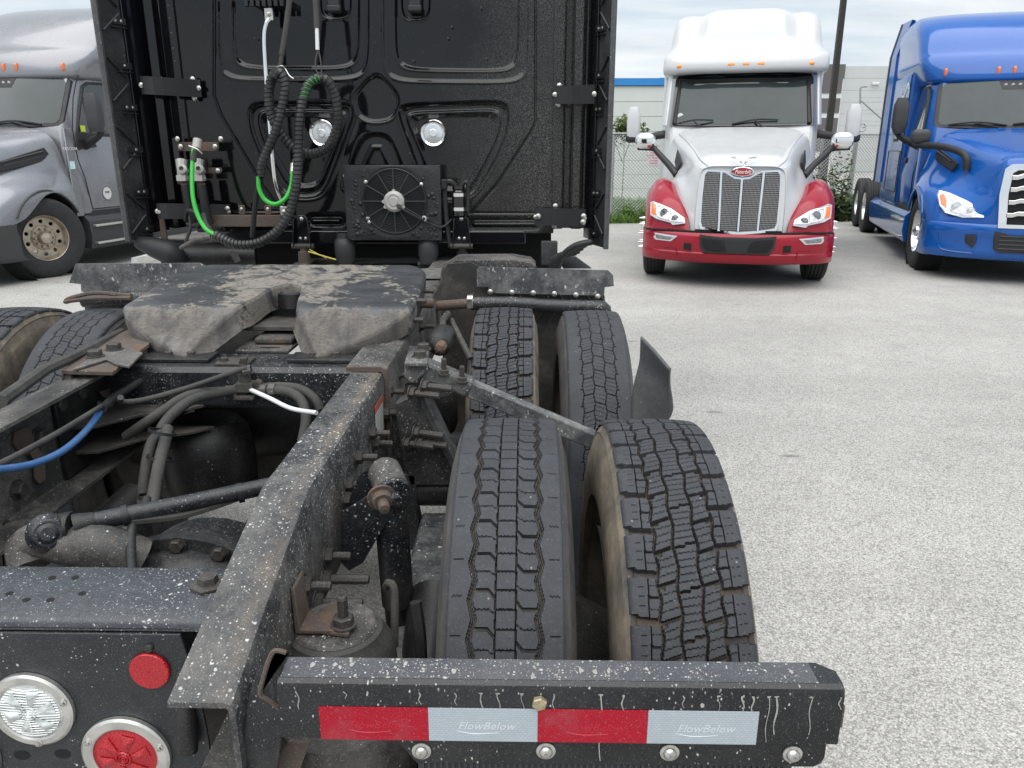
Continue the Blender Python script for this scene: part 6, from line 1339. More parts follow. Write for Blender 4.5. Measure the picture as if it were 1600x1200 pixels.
def rbox(mb,c,d,r=.3,n=5):
    """superellipsoid-like rounded shell along z"""
    secs=[]
    for k in range(n+1):
        t=-1+2*k/n; f=(1-abs(t)**4)**.25 if abs(t)<1 else .55
        f=max(f,.62); secs.append([(c[0]+d[0]/2*f*math.copysign(abs(math.cos(a))**.6,math.cos(a)),c[1]+d[1]/2*f*math.copysign(abs(math.sin(a))**.6,math.sin(a)),c[2]+d[2]/2*t) for a in np.linspace(0,2*PI,17)[:-1]])
    return mb.loft(secs)

def truck_rear(root,paintm,rim,y1,y2,yr):
    """frame, tandem duals and tail behind the sleeper"""
    mb=MB(); 
    for s in (1,): mb.bb(-.43,-.35,3.0,yr,.74,1.0); 
    P_(root,'frame_rail',mb,M['black_satin']); mb=MB(); mb.bb(.35,.43,3.0,yr,.74,1.0); P_(root,'frame_rail',mb,M['black_satin'])
    for y in (y1,y2):
        for x in (-1.08,1.08):
            fwheel(root,x,y,RIM_DEEP if x>0 else RIM_DEEPL); fwheel(root,x-math.copysign(.33,x),y,RIM_DEEP if x<0 else RIM_DEEPL)
        mb=MB(); mb.tube([(-1.0,y,.515),(1.0,y,.515)],.09,14); P_(root,'rear_axle',mb,M['black_satin'])
mb=MB(); mb.lathe([(-.115,.295),(-.10,.27),(.03,.25),(.05,.21),(.05,.15),(.02,.13),(-.06,.12),(-.08,.08),(-.085,.001)],n=40); RIM_DEEPL=mesh_of('deep_rim',mb,M['alloy_clean'],30)

def roof_fairing(root,paint,z0,secs,yb,lobes,crown=.0):
    """lofted by height; secs: (z, front y, half width, corner)"""
    S=[]
    for z,yf,hw,cr in secs:
        H=[]
        for fx in np.linspace(0,1,13):
            th=fx*PI/2; x=hw*math.sin(th)**.85 if fx<1 else hw; y=yf+cr*(1-max(0,math.cos(th))**.55)
            y+=lobes(x/hw,z)
            H.append((x,y,z+crown*max(0,1-(x/hw/.62)**6)*float(sst(3.2,3.6,np.float64(z)))+crown*.5*(1-(x/hw)**2)*float(sst(3.2,3.6,np.float64(z)))))
        H.append((hw,max(yb,yf+cr+.2),z)); S.append(mirror(H))
    S=cubic(S,3); mb=MB(); mb.loft(S,closed=False,cap=False)
    top=S[-1]; mb.add(top,[tuple(range(len(top)))])
    b=len(S[0]); mb.add([S[0][0],S[0][-1],S[-1][-1],S[-1][0]],[(0,1,2,3)])
    return P_(root,'roof_fairing',mb,paint,ang=55)

# ---------------------------------------------------------------- white and red truck
def white_truck():
    GX_=.89
    W=thing('semi_truck','white conventional truck with red fenders and bumper facing the camera','truck',(2.51,9.25,0),R(-13))
    wp,rp=M['white_paint'],M['red_paint']
    sweep=lambda x,k=.34: k*(min(abs(x),1.25)/1.12)**2.4
    hood=[[(0,.17,1.435),(.30,.175,1.435),(.41,.19,1.42),(.48,.22,1.36),(.505,.20,1.15),(.515,.17,.90),(.51,.14,.67)],
          [(0,.42,1.545),(.30,.425,1.54),(.47,.44,1.515),(.56,.46,1.44),(.62,.46,1.22),(.70,.46,1.02),(.74,.45,.68)],
          [(0,.95,1.665),(.33,.95,1.66),(.52,.95,1.63),(.63,.95,1.55),(.70,.95,1.36),(.80,.95,1.20),(.90,.95,.80)],
          [(0,1.6,1.80),(.38,1.6,1.795),(.60,1.6,1.765),(.74,1.6,1.68),(.83,1.6,1.46),(.90,1.6,1.26),(1.0,1.6,.90)],
          [(0,2.25,1.925),(.45,2.25,1.92),(.72,2.25,1.89),(.90,2.25,1.80),(.97,2.25,1.55),(1.0,2.25,1.25),(1.03,2.25,.80)]]
    P_(W,'hood',skin([mirror(h) for h in hood],5,3),wp,ang=60)
    for s in (1,-1):   # hood cut line and side vent
        mb=MB(); mb.tube([(s*.40,.20,1.434),(s*.50,.44,1.508),(s*.58,.95,1.60),(s*.70,1.6,1.722),(s*.84,2.2,1.835)],.006,5,smooth=4); P_(W,'hood_seam',mb,M['seam'])
        mb=MB(); pl=[(.72,1.10,1.46),(.80,1.62,1.62),(.84,1.75,1.42),(.79,1.30,1.28)]; mb.prism([(s*(a+.01),b,c) for a,b,c in pl],(s*.02,0,0)); P_(W,'hood_vent',mb,M['black_plastic'],.008)
    # fenders
    def fsec(y,zt,xi,xo,zb):
        pts=[(xi,zt-.10),(xi+.10,zt-.025),(.5*(xi+xo),zt),(xo-.10,zt-.03),(xo-.02,zt-.14 if zt-.14>zb+.02 else zb+.03),(xo,max(zb+.015,zt-.30)),(xo,zb)]
        return [(x,y+sweep(x)*(1-y/2.2),z) for x,z in pts]
    arch=lambda y: .67 if abs(y-1.12)>.56 else max(.67,.50+math.sqrt(.58**2-(y-1.12)**2))
    fy_tab=[(.075,.69),(.11,.80),(.18,.93),(.32,1.05),(.60,1.17),(.95,1.25),(1.3,1.255),(1.6,1.20),(1.85,1.06)]
    for s in (1,-1):
        S=[fsec(y,z,np.interp(y,[0,.2,.6,1.2,1.9],[.53,.60,.72,.80,.92]),np.interp(y,[0,.2,.5,1.9],[1.05,1.12,1.16,1.17]),min(arch(y+.1),z-.03)) for y,z in fy_tab]
        S=[[(s*x,y,z) for x,y,z in q] for q in S]
        mb=skin(S,4,3); a=S[0]; mb.add([(p[0],p[1]+.01,.66) for p in a]+list(a),[(i,i+1,i+8,i+7) for i in range(6)])
        P_(W,'fender',mb,rp,ang=60)
        fy=lambda x,z: np.interp(z,[.60,.69,.80,.93,1.05,1.17],[.07,.075,.11,.18,.32,.60])+sweep(x)*.9-.015
        hp=[(.62,.765),(.64,.83),(.80,.925),(1.03,1.00),(1.075,.99),(1.06,.84),(.98,.80),(.80,.765),(.77,.74)]
        hp=[(s*x,z) for x,z in hp]
        h=P_(W,'headlight',patch(hp,fy,.018,.07),M['chrome'],ang=40)
        sc=lambda poly,k,ox=0,oz=0: [((x-sum(p[0] for p in poly)/len(poly))*k+sum(p[0] for p in poly)/len(poly)+ox,(z-sum(p[1] for p in poly)/len(poly))*k+sum(p[1] for p in poly)/len(poly)+oz) for x,z in poly]
        P_(W,'lens',patch(sc(hp,.86),fy,.024,.02),M['lamp_glass'],ang=40,parent=h)
        P_(W,'turn_signal',patch([(s*.985,.84),(s*1.045,.855),(s*1.055,.98),(s*1.0,.965)],fy,.031,.02),M['orange_lens'],ang=40,parent=h)
        for cx,cz,r in ((.88,.872,.050),(.745,.815,.040)):
            mb=MB(); y=fy(cx,cz)-.03; mb.lathe([(-.01,r*1.15),(.006,r*1.1),(.008,r*.9),(.004,r*.85),(.010,r*.4),(.011,.001)],o=(s*cx,y,cz),ax=(0,-1,0),n=20); P_(W,'projector',mb,M['lamp_in'],parent=h)
        mb=MB(); mb.tube([(s*x,fy(x,z)-.036,z) for x,z in ((.66,.785),(.80,.79),(.82,.85),(.80,.90))],.008,5,smooth=3); mb.tube([(s*x,fy(x,z)-.036,z) for x,z in ((.83,.90),(.97,.955),(.965,.84),(.83,.80))],.008,5,smooth=3); P_(W,'light_strip',mb,M['white_hose'],parent=h)
    # bumper
    bs=[]
    for x in np.linspace(-1.14,1.14,31):
        y=sweep(x,.36)+.6*max(0,abs(x)-1.0)**1.3*2; dip=.0
        bs.append([(x,y+a,z) for a,z in ((.09,.655),(.03,.66),(.005,.635),(0,.60),(0,.47),(.012,.435),(.0,.42),(.02,.345),(.06,.305),(.15,.295))])
    ends=lambda sgn: [(sgn*1.165,y+.25,z) for _,y,z in (bs[-1] if sgn>0 else bs[0])]
    mb=MB(); mb.loft([ends(-1)]+bs+[ends(1)],closed=False,cap=False); bump=P_(W,'bumper',mb,rp,ang=40)
    by=lambda x,z: sweep(x,.36)
    mb=patch([(-.44,.645),(-.2,.625),(.2,.625),(.44,.645),(.43,.50),(.37,.43),(-.37,.43),(-.43,.50)],by,.012,.05); P_(W,'lower_grille',mb,M['black_plastic'],ang=40,parent=bump)
    for s in (1,-1):
        P_(W,'intake',patch([(s*.14,.55),(s*.20,.59),(s*.41,.61),(s*.40,.52),(s*.35,.455),(s*.12,.455)],by,.018,.02),M['black_void'],parent=bump)
        P_(W,'fog_lamp',patch([(s*.70,.615),(s*.99,.635),(s*1.0,.575),(s*.97,.55),(s*.78,.545)],by,.010,.03),M['chrome'],ang=40,parent=bump)
        P_(W,'fog_lens',patch([(s*.755,.602),(s*.965,.618),(s*.97,.58),(s*.95,.566),(s*.80,.560)],by,.018,.02),M['lamp_in'],ang=40,parent=bump)
        P_(W,'tow_hole',patch([(s*.53,.455),(s*.53,.535),(s*.62,.54),(s*.62,.46)],by,.006,.02),M['black_void'],parent=bump)
        mb=MB(); mb.tube([(s*.70,by(.7,0)-.002,.36),(s*.72,by(.72,0)-.004,.47),(s*.86,by(.86,0)-.004,.47)],.006,5,smooth=3); P_(W,'bumper_crease',mb,rp,parent=bump)
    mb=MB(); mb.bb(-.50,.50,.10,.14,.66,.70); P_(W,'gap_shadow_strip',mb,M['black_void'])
    mb=MB(); 
    for s in (1,-1): mb.tube([(s*x,sweep(x)*.9+.06,.672) for x in (.5,.8,1.0,1.1)],.014,5,smooth=3)
    P_(W,'bumper_gap',mb,M['black_void'])['kind']='stuff'
    # grille: frame, woven insert, bars
    gy=lambda x,z: .075+(z-.68)*.13+.09*(abs(x)/.5)**2
    out_=[(x*GX_,z) for x,z in [(-.515,.76),(-.49,.70),(-.3,.675),(0,.652),(.3,.675),(.49,.70),(.515,.76),(.52,1.1),(.505,1.36),(.47,1.395),(.24,1.385),(.16,1.345),(.10,1.315),(0,1.305),(-.10,1.315),(-.16,1.345),(-.24,1.385),(-.47,1.395),(-.505,1.36),(-.52,1.1)]]
    fr=P_(W,'grille_frame',patch(out_,gy,.012,.10),M['chrome'],ang=40)
    m=bpy.data.materials.new('grille_weave'); t,b=nodes(m); n=NB(t); a=n.math('MULTIPLY',n.math('SINE',n.math('MULTIPLY',n.math('ADD',n.sep(0),n.math('MULTIPLY',n.sep(2),.7)),210)),n.math('SINE',n.math('MULTIPLY',n.math('SUBTRACT',n.sep(0),n.math('MULTIPLY',n.sep(2),.7)),210)))
    t.links.new(n.mix(n.ramp(a,-.35,.25),(.24,.24,.24),(.018,.018,.019)),b.inputs['Base Color']); b.inputs['Metallic'].default_value=.6; b.inputs['Roughness'].default_value=.35; n.bump(a,.6,.006,b)
    inn=[(x*.95,z+(.03 if z<.8 else -.022)) for x,z in out_]
    P_(W,'grille_mesh',patch(inn,gy,.022,.03),m,ang=40,parent=fr)
    for x,t_ in ((-.24,1.375),(0,1.295),(.24,1.375)):
        mb=MB(); mb.tube([(x*.93,gy(x,.69)-.03,.69),(x,gy(x,t_)-.03,t_-.01)],[.014,.018],8); P_(W,'grille_bar',mb,M['chrome'],parent=fr)
    # white surround below and beside the grille is the hood nose
    mb=MB(); mb.loft([[(x,.16+.09*(x/.55)**2+(z-.66)*.12+d,z) for x,z in ((-.52,.66),(-.3,.635),(0,.612),(.3,.635),(.52,.66),(.525,1.1),(.50,1.42),(.3,1.44),(-.3,1.44),(-.50,1.42),(-.525,1.1))] for d in (-.085,.05)]); P_(W,'grille_surround',mb,wp,.012)
    mb=MB(); mb.loft([[(.115*math.cos(a)*k,gy(0,1.385)-.03-d,1.375+.048*math.sin(a)*k) for a in np.linspace(0,2*PI,25)[:-1]] for k,d in ((1.12,-.05),(1.12,.008),(1.0,.012))]); em=P_(W,'emblem',mb,M['chrome'])
    mb=MB(); mb.loft([[(.115*math.cos(a)*k,gy(0,1.385)-.042-d,1.375+.048*math.sin(a)*k) for a in np.linspace(0,2*PI,25)[:-1]] for k,d in ((.98,0),(.95,.005))]); P_(W,'emblem_oval',mb,plain('emblem_red',(.33,.015,.03),.3,coat=.5,var=0),parent=em)
    me=text_mesh('Peterbilt',.062,.001,.35); me.materials.append(plain('emblem_white',(.85,.84,.82),.3,var=0)); o=link('lettering',me,em); o.location=(0,gy(0,1.385)-.0495,1.372); o.rotation_euler=(PI/2,0,0); o.scale=(.84,1,1)
    mb=MB()
    for s in (1,-1): mb.tube([(0,.16,1.45),(s*.035,.14,1.49),(s*.075,.18,1.525),(s*.15,.24,1.535),(s*.18,.26,1.56)],[.016,.012,.013,.008,.004],8,smooth=4)
    mb.lathe([(0,.02),(.05,.012),(.06,.001)],o=(0,.16,1.43),ax='z',n=10); P_(W,'hood_ornament',mb,M['chrome'])
    # cab, windscreen
    mb=MB(); mb.loft([[(sx*x,y,z) for sx,x,y in ((-1,hw,3.4),(-1,hw,yf+.25),(-1,hw-.10,yf+.06),(-1,.5,yf),(1,.5,yf),(1,hw-.10,yf+.06),(1,hw,yf+.25),(1,hw,3.4))] for z,hw,yf in ((.75,1.06,2.2),(1.85,1.06,2.28),(1.93,1.06,2.34),(2.70,1.02,2.78))]); P_(W,'cab',mb,wp,.03)
    def wy(x,z): return lerp(2.27,2.72,(z-1.93)/.77)+.13*(abs(x)/1.0)**2.2
    gl=[(-.985,1.955),(-.5,1.945),(0,1.94),(.5,1.945),(.985,1.955),(.955,2.60),(.92,2.655),(.5,2.675),(0,2.68),(-.5,2.675),(-.92,2.655),(-.955,2.60)]
    ws=P_(W,'windscreen_seal',patch(gl,wy,.004,.05),M['black_gloss'],ang=40)
    P_(W,'windscreen',patch([(x*.955,2.31+(z-2.31)*.93) for x,z in gl],wy,.010,.02),M['glass'],ang=40,parent=ws)
    P_(W,'sun_band',patch([(-.90,2.60),(-.88,2.645),(.88,2.645),(.90,2.60),(.62,2.52),(-.72,2.515)],wy,.0145,.01),M['black_gloss'],ang=40,parent=ws)
    for s in (1,-1): 
        mb=MB(); mb.tube([(s*.93,wy(.93,1.97)-.02,1.98),(s*.885,wy(.885,2.6)-.02,2.58)],.028,6); P_(W,'defroster_post',mb,M['black_satin'],parent=ws)
        mb=MB(); mb.prism([(s*x,y,z) for x,y,z in ((1.02,2.32,1.95),(1.07,2.50,1.95),(1.04,2.85,2.68),(.99,2.76,2.68))],(s*.03,0,0)); P_(W,'door_pillar',mb,wp,.015)
    for x0,x1 in ((-.93,-.38),(-.12,.50)):
        mb=MB(); mb.tube([(x0,wy(x0,1.985)-.03,1.965),((x0+x1)/2,wy(0,2.0)-.035,2.025),(x1,wy(x1,2.0)-.03,2.02)],.011,6,smooth=4); mb.tube([((x0+x1)/2+.1,wy(0,1.9)-.03,1.93),((x0+x1)/2,wy(0,2.0)-.04,2.02)],.012,6); P_(W,'wiper',mb,M['black_plastic'])
    mb=MB(); mb.lathe([(0,.04),(.004,.04),(.005,.001)],o=(-.845,wy(.84,2.1)-.015,2.09),ax=(0,-1,0),n=16); P_(W,'windscreen_sticker',mb,M['white_hose'],parent=ws)
    mb=MB(); mb.bb(-1.16,1.16,3.4,5.6,.80,2.9); P_(W,'sleeper',mb,wp,.05)
    # visor and roof
    lob=lambda f,z: (.16*math.exp(-((f-.70)/.09)**2)*sst(3.0,3.3,np.float64(z)) - .05*sst(.60,.5,np.float64(f))*sst(3.0,3.25,np.float64(z)))
    roof_fairing(W,wp,2.66,[(2.665,2.62,1.07,.45),(2.70,2.46,1.15,.5),(2.84,2.47,1.155,.5),(2.93,2.56,1.15,.5),(2.99,2.76,1.11,.5),(3.08,2.92,1.08,.45),(3.28,3.04,1.06,.42),(3.44,3.16,1.03,.40),(3.52,3.28,.99,.40),(3.56,3.45,.94,.40),(3.57,4.2,.9,.5)],5.7,lob,.035)
    lights_row(W,(-.88,-.19,.01,.21,.86),lambda x: 2.765+.0*x,lambda x: 2.475+.5*(1-math.cos(math.asin(min(1,(abs(x)/1.155)**(1/.85))))**.55),.062,.024,M['amber'])
    # mirrors
    for s in (1,-1):
        mb=MB(); rbox(mb,(s*1.53,2.62,1.98),(.20,.17,.50)); mr=P_(W,'door_mirror',mb,wp,ang=60)
        mb=MB(); rbox(mb,(s*1.535,2.64,1.78),(.22,.19,.12)); mb.tube([(s*1.50,2.64,1.76),(s*1.3,2.6,1.80),(s*1.06,2.55,1.83)],.05,8); mb.tube([(s*1.40,2.62,1.79),(s*1.06,2.58,1.86)],.04,8); P_(W,'mirror_arm',mb,M['black_plastic'],parent=mr,ang=60)
        mb=MB(); rbox(mb,(s*1.26,1.55,1.735),(.27,.16,.20)); hm=P_(W,'hood_mirror',mb,M['chrome'],ang=60)
        mb=MB(); mb.tube([(s*1.36,1.55,1.65),(s*1.15,1.55,1.64),(s*1.10,1.52,1.60),(s*.92,1.35,1.43),(s*.80,1.20,1.30)],[.035,.04,.04,.045,.05],8,smooth=4); P_(W,'mirror_arm',mb,M['black_plastic'],parent=hm,ang=60)
    for x,rm in ((-1.02,RIM_ACL),(1.02,RIM_AC)): fwheel(W,x,1.14,rm)
    for s in (1,-1):
        for k in range(10):
            a=2*PI*k/10; mb=MB(); mb.lathe([(0,.02),(.04,.018),(.12,.001)],o=(s*1.14,1.14+.15*math.cos(a),.55+.20*math.sin(a)),ax=(s,0,0),n=10); P_(W,'spiked_lug_nut',mb,M['chrome'])
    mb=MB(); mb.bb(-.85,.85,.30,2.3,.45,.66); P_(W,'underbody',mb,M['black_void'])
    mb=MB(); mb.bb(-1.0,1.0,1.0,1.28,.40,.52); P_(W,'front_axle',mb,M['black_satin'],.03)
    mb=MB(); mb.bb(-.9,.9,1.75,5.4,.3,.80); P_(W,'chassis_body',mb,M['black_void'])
    for s in (1,-1): mb=MB(); mb.lathe([(0,.001),(0,.3),(1.5,.3),(1.5,.001)],o=(s*.95,2.5,.62),ax='y',n=28); P_(W,'fuel_tank',mb,M['alu'],.02)
    truck_rear(W,wp,None,6.5,7.8,8.6)
white_truck()

# ---------------------------------------------------------------- aerodynamic trucks, blue and grey
def aero_truck(label,loc,rz,paint,blue,rim,riml,steer=0):
    A=thing('semi_truck',label,'truck',loc,rz,'pair of streamlined tractor trucks of one type')
    dark=M['grey_plastic']
    sw=lambda x,y,k=.52: k*(min(abs(x),1.25)/1.2)**2.4*max(0,1-y/2.1)
    arch=lambda y: .72 if abs(y-1.40)>.60 else max(.72,.515+math.sqrt(.60**2-(y-1.40)**2))
    T=[(.035,[(0,.70),(.40,.70),(.50,.70),(.55,.70),(.58,.70),(.68,.70),(.88,.70),(1.06,.70),(1.10,.70),(1.12,.70)]),
       (.05,[(0,1.44),(.40,1.44),(.50,1.41),(.55,1.25),(.58,1.05),(.68,.92),(.88,.82),(1.06,.77),(1.10,.74),(1.12,.71)]),
       (.28,[(0,1.55),(.40,1.545),(.54,1.49),(.62,1.33),(.68,1.17),(.80,1.05),(.98,.98),(1.12,.90),(1.165,.82),(1.18,.71)]),
       (.70,[(0,1.645),(.42,1.64),(.60,1.58),(.69,1.45),(.76,1.31),(.88,1.20),(1.04,1.14),(1.16,1.06),(1.195,.96),(1.20,.80)]),
       (1.2,[(0,1.75),(.46,1.745),(.66,1.69),(.77,1.57),(.85,1.43),(.96,1.31),(1.08,1.23),(1.17,1.15),(1.20,1.10),(1.205,1.06)]),
       (1.6,[(0,1.835),(.5,1.83),(.74,1.77),(.86,1.66),(.93,1.51),(1.01,1.37),(1.09,1.27),(1.165,1.16),(1.195,1.10),(1.20,1.04)]),
       (1.98,[(0,1.91),(.55,1.905),(.80,1.85),(.93,1.74),(1.0,1.58),(1.04,1.42),(1.09,1.28),(1.12,1.1),(1.13,.95),(1.13,.74)])]
    S=[mirror([(x,y+sw(x,y)*.9,z) for x,z in pr]) for y,pr in T]
    P_(A,'hood',skin(S,5,3),paint,ang=60)
    for s in (1,-1):   # arch lip
        mb=MB(); mb.tube([(s*1.19,1.40+.60*math.cos(a),.515+.60*math.sin(a)) for a in np.linspace(.5,PI-.5,16)],.018,6); P_(A,'arch_lip',mb,paint if blue else dark,ang=60)
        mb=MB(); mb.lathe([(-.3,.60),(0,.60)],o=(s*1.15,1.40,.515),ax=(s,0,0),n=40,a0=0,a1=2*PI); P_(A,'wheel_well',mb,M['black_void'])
        # side panel between arch and door
        mb=MB(); mb.prism([(s*1.11,y,z) for y,z in ((1.98,.74),(2.12,.74),(2.12,1.9),(1.98,1.9))],(s*.02,0,0)); P_(A,'cowl_side',mb,paint,.01)
    # bumper with wrapped ends
    bs=[]
    bpaint=paint if blue else dark
    for x in np.linspace(-1.17,1.17,33):
        y=sw(x,0,.50)
        bs.append([(x,y+a-.04,z) for a,z in ((.10,.735),(.02,.735),(.0,.715),(0,.62),(.025,.585),(.02,.42),(.03,.36),(.08,.30),(.20,.285))])
    en=lambda sg:[[(sg*(1.19+k*.004),y+.14+.26*k+.02*k,z) for _,y,z in (bs[-1] if sg>0 else bs[0])] for k in ((1,0) if sg<0 else (0,1))]
    mb=MB(); mb.loft(en(-1)+bs+en(1),closed=False,cap=False); bump=P_(A,'bumper',mb,bpaint,ang=45)
    by=lambda x,z: sw(x,0,.50)-.04
    for s in (1,-1):
        P_(A,'bumper_vent',patch([(s*.70,.60),(s*.80,.595),(s*.79,.50),(s*.72,.44),(s*.69,.50)],by,.006,.03),M['black_plastic'],parent=bump)
        mb=MB(); mb.tube([(s*x,by(x,0)+.018,z) for x,z in ((1.10,.70),(1.075,.55),(1.04,.42),(.95,.38),(.70,.37))],.010,5,smooth=4); P_(A,'bumper_crease',mb,bpaint,parent=bump)
    # grille
    gy=lambda x,z: -.045+(z-.7)*.10+.07*(abs(x)/.55)**2
    fr=P_(A,'grille_frame',patch([(-.50,.70),(.50,.70),(.535,1.1),(.515,1.40),(.45,1.455),(0,1.47),(-.45,1.455),(-.515,1.40),(-.535,1.1)],gy,.02,.12),M['chrome'],ang=40)
    P_(A,'grille_back',patch([(-.42,.745),(.42,.745),(.445,1.1),(.43,1.35),(.38,1.385),(0,1.395),(-.38,1.385),(-.43,1.35),(-.445,1.1)],gy,.024,.02),M['black_void'],parent=fr)
    for z in (.86,1.01,1.16,1.30):
        mb=MB(); mb.loft([[(x,gy(x,z)-.05-d,z+dz+.02*(1 if abs(x)<.34 else 0)) for d,dz in ((0,-.03),(.012,-.026),(.012,.022),(0,.028))] for x in np.linspace(-.44,.44,17)]); P_(A,'grille_bar',mb,M['chrome'],.003,parent=fr)
    P_(A,'lower_grille',patch([(-.52,.655),(.52,.655),(.50,.44),(.44,.40),(-.44,.40),(-.50,.44)],by,.004,.04),M['black_plastic'],parent=bump)
    for z in (.45,.50,.55,.60):
        mb=MB(); mb.tube([(x,by(x,0)-.012,z) for x in np.linspace(-.46,.46,9)],.008,4); P_(A,'lower_bar',mb,M['grey_plastic'],parent=bump)
    # headlights
    fy=lambda x,z: np.interp(z,[.70,.82,.92,1.05,1.2],[.03,.05,.12,.24,.45])+sw(x,.1,.50)*.92-.02
    for s in (1,-1):
        hp=[(s*x,z) for x,z in ((.64,.815),(.66,.90),(.80,1.00),(.98,1.09),(1.075,1.115),(1.10,1.05),(1.085,.93),(1.03,.845),(.85,.80))]
        h=P_(A,'headlight',patch(hp,fy,.012,.08),M['lamp_glass'],ang=45)
        P_(A,'lamp_trim',patch([(s*x,z) for x,z in ((.685,.835),(.70,.885),(.83,.965),(.97,1.02),(1.0,.90),(.97,.855),(.85,.825))],fy,.017,.02),M['lamp_in'],ang=45,parent=h)
        P_(A,'turn_signal',patch([(s*x,z) for x,z in ((1.02,.90),(1.075,.95),(1.085,1.05),(1.04,1.08),(1.015,1.0))],fy,.018,.02),M['orange_lens'],ang=45,parent=h)
        for cx,cz,r in ((.92,.925,.055),(.775,.885,.045)):
            mb=MB(); mb.lathe([(0,r*1.1),(.012,r),(.008,r*.85),(.016,r*.4),(.018,.001)],o=(s*cx,fy(cx,cz)-.02,cz),ax=(0,-1,0),n=20); P_(A,'projector',mb,M['lamp_glass'],parent=h)
        mb=MB(); pl=[(.60,.40,1.525),(.66,.55,1.50),(.83,1.55,1.715),(.80,1.60,1.80)] 
        pl=[(.80,.98,1.40),(.90,1.80,1.60),(.92,1.86,1.50),(.93,1.80,1.43),(.84,1.05,1.30)]; mb.prism([(s*(a+.015),b,c+.04) for a,b,c in pl],(s*.03,0,.01)); hv=P_(A,'hood_vent',mb,M['black_plastic'],.01)
        for k in range(2): mb=MB(); mb.tube([(s*(.865+.03-.012*k),1.10+.05*k,1.47-.045*k),(s*(.955-.008*k),1.76,1.60-.05*k)],.010,5); P_(A,'vent_slat',mb,M['grey_plastic'],parent=hv)
    # cab lower, greenhouse
    mb=MB(); mb.loft([[(sx*x,y,z) for sx,x,y in ((-1,hw,3.3),(-1,hw,yf+.3),(-1,hw-.12,yf+.08),(-1,.5,yf),(1,.5,yf),(1,hw-.12,yf+.08),(1,hw,yf+.3),(1,hw,3.3))] for z,hw,yf in ((.74,1.12,1.96),(1.25,1.14,1.96),(1.45,1.11,2.0),(1.90,1.08,2.05),(2.62,1.00,2.46),(2.74,.98,2.52))]); P_(A,'cab',mb,paint,.03)
    wy=lambda x,z: lerp(2.0,2.43,(z-1.92)/.70)+.16*(abs(x)/1.0)**2.2
    gl=[(-.97,1.985),(-.93,1.935),(-.5,1.915),(0,1.91),(.5,1.915),(.93,1.935),(.97,1.985),(.925,2.52),(.88,2.575),(.5,2.60),(0,2.605),(-.5,2.60),(-.88,2.575),(-.925,2.52)]
    ws=P_(A,'windscreen_seal',patch(gl,wy,.004,.06),M['black_plastic'],ang=40)
    P_(A,'windscreen',patch([(x*.95,2.255+(z-2.255)*.90) for x,z in gl],wy,.010,.02),M['glass'],ang=40,parent=ws)
    P_(A,'sensor_pod',patch([(-.17,2.57),(.17,2.57),(.14,2.44),(-.14,2.44)],wy,.0145,.01),M['black_plastic'],ang=40,parent=ws)
    mb=MB()
    for x in (-.09,.0,.09): mb.lathe([(0,.022),(.004,.021),(.005,.001)],o=(x,wy(x,2.5)-.016,2.505),ax=(0,-1,-.5),n=14)
    P_(A,'sensor',mb,M['white_hose'],parent=ws)['kind']='stuff'
    for x0,x1 in ((-.80,-.08),(.0,.72)):
        mb=MB(); mb.tube([(x0,wy(x0,1.96)-.03,1.965),((x0+x1)/2,wy(.4,1.97)-.035,1.995),(x1,wy(x1,1.96)-.03,1.95)],.012,6,smooth=4); mb.tube([(x0+.3,wy(.4,1.97)-.04,1.99),(x1-.1,wy(.4,1.9)-.03,1.92)],.011,6); P_(A,'wiper',mb,M['black_plastic'])
    mb=MB(); mb.bb(-1.10,1.10,2.0,2.05,1.86,1.915); 
    # doors: seams, glass, handle; sleeper sides
    sx=lambda z: np.interp(z,[.74,1.25,1.45,1.90,2.62,2.74],[1.12,1.14,1.11,1.08,1.00,.98])
    mb=MB(); mb.bb(-1.165,1.165,3.3,5.0,.74,2.80); P_(A,'sleeper',mb,paint,.04)
    for s in (1,-1):
        ring=[(2.30,.82),(2.22,1.25),(2.18,1.50),(2.20,1.90),(2.36,2.30),(2.52,2.55),(2.62,2.64),(3.24,2.66),(3.25,1.5),(3.24,.82)]
        mb=MB(); P=[(s*(sx(z)+.004),y,z) for y,z in ring]; mb.tube(P+[P[0]],.007,5); P_(A,'door_seam',mb,M['black_void'])
        def side(nm,pl,off,th,mat,parent=None,bev=.004):
            mb=MB(); mb.loft([[(s*(sx(z)+o_),y,z) for y,z in pl] for o_ in (off-th,off)]); return P_(A,nm,mb,mat,bev,parent=parent)
        fr_=side('door_window_seal',[(2.27,1.80),(2.31,1.92),(2.45,2.20),(2.60,2.47),(2.70,2.53),(3.16,2.55),(3.17,1.80)],.006,.03,M['black_plastic'])
        side('door_glass',[(2.55,1.84),(2.56,2.33),(2.64,2.46),(2.72,2.495),(3.12,2.51),(3.13,1.84)],.010,.02,M['glass_dark'],fr_)
        side('quarter_glass',[(2.32,1.84),(2.36,1.96),(2.51,2.24),(2.51,1.84)],.010,.02,M['glass_dark'],fr_)
        side('door_handle',[(3.02,1.42),(3.18,1.42),(3.18,1.50),(3.02,1.50)],.03,.04,M['black_plastic'],None,.01)
        side('sill_trim',[(2.2,.70),(3.28,.70),(3.28,.80),(2.28,.80)],.012,.03,M['black_plastic'])
        mb=MB(); mb.prism([(s*1.166,y,z) for y,z in ((3.85,1.75),(4.25,1.75),(4.25,2.38),(3.95,2.38),(3.85,2.30))],(s*.008,0,0)); o=P_(A,'sleeper_window_seal',mb,M['black_plastic'],.004)
        mb=MB(); mb.prism([(s*1.172,y,z) for y,z in ((3.90,1.80),(4.20,1.80),(4.20,2.33),(3.97,2.33),(3.90,2.27))],(s*.006,0,0)); P_(A,'sleeper_window',mb,M['glass_dark'],.002,parent=o)
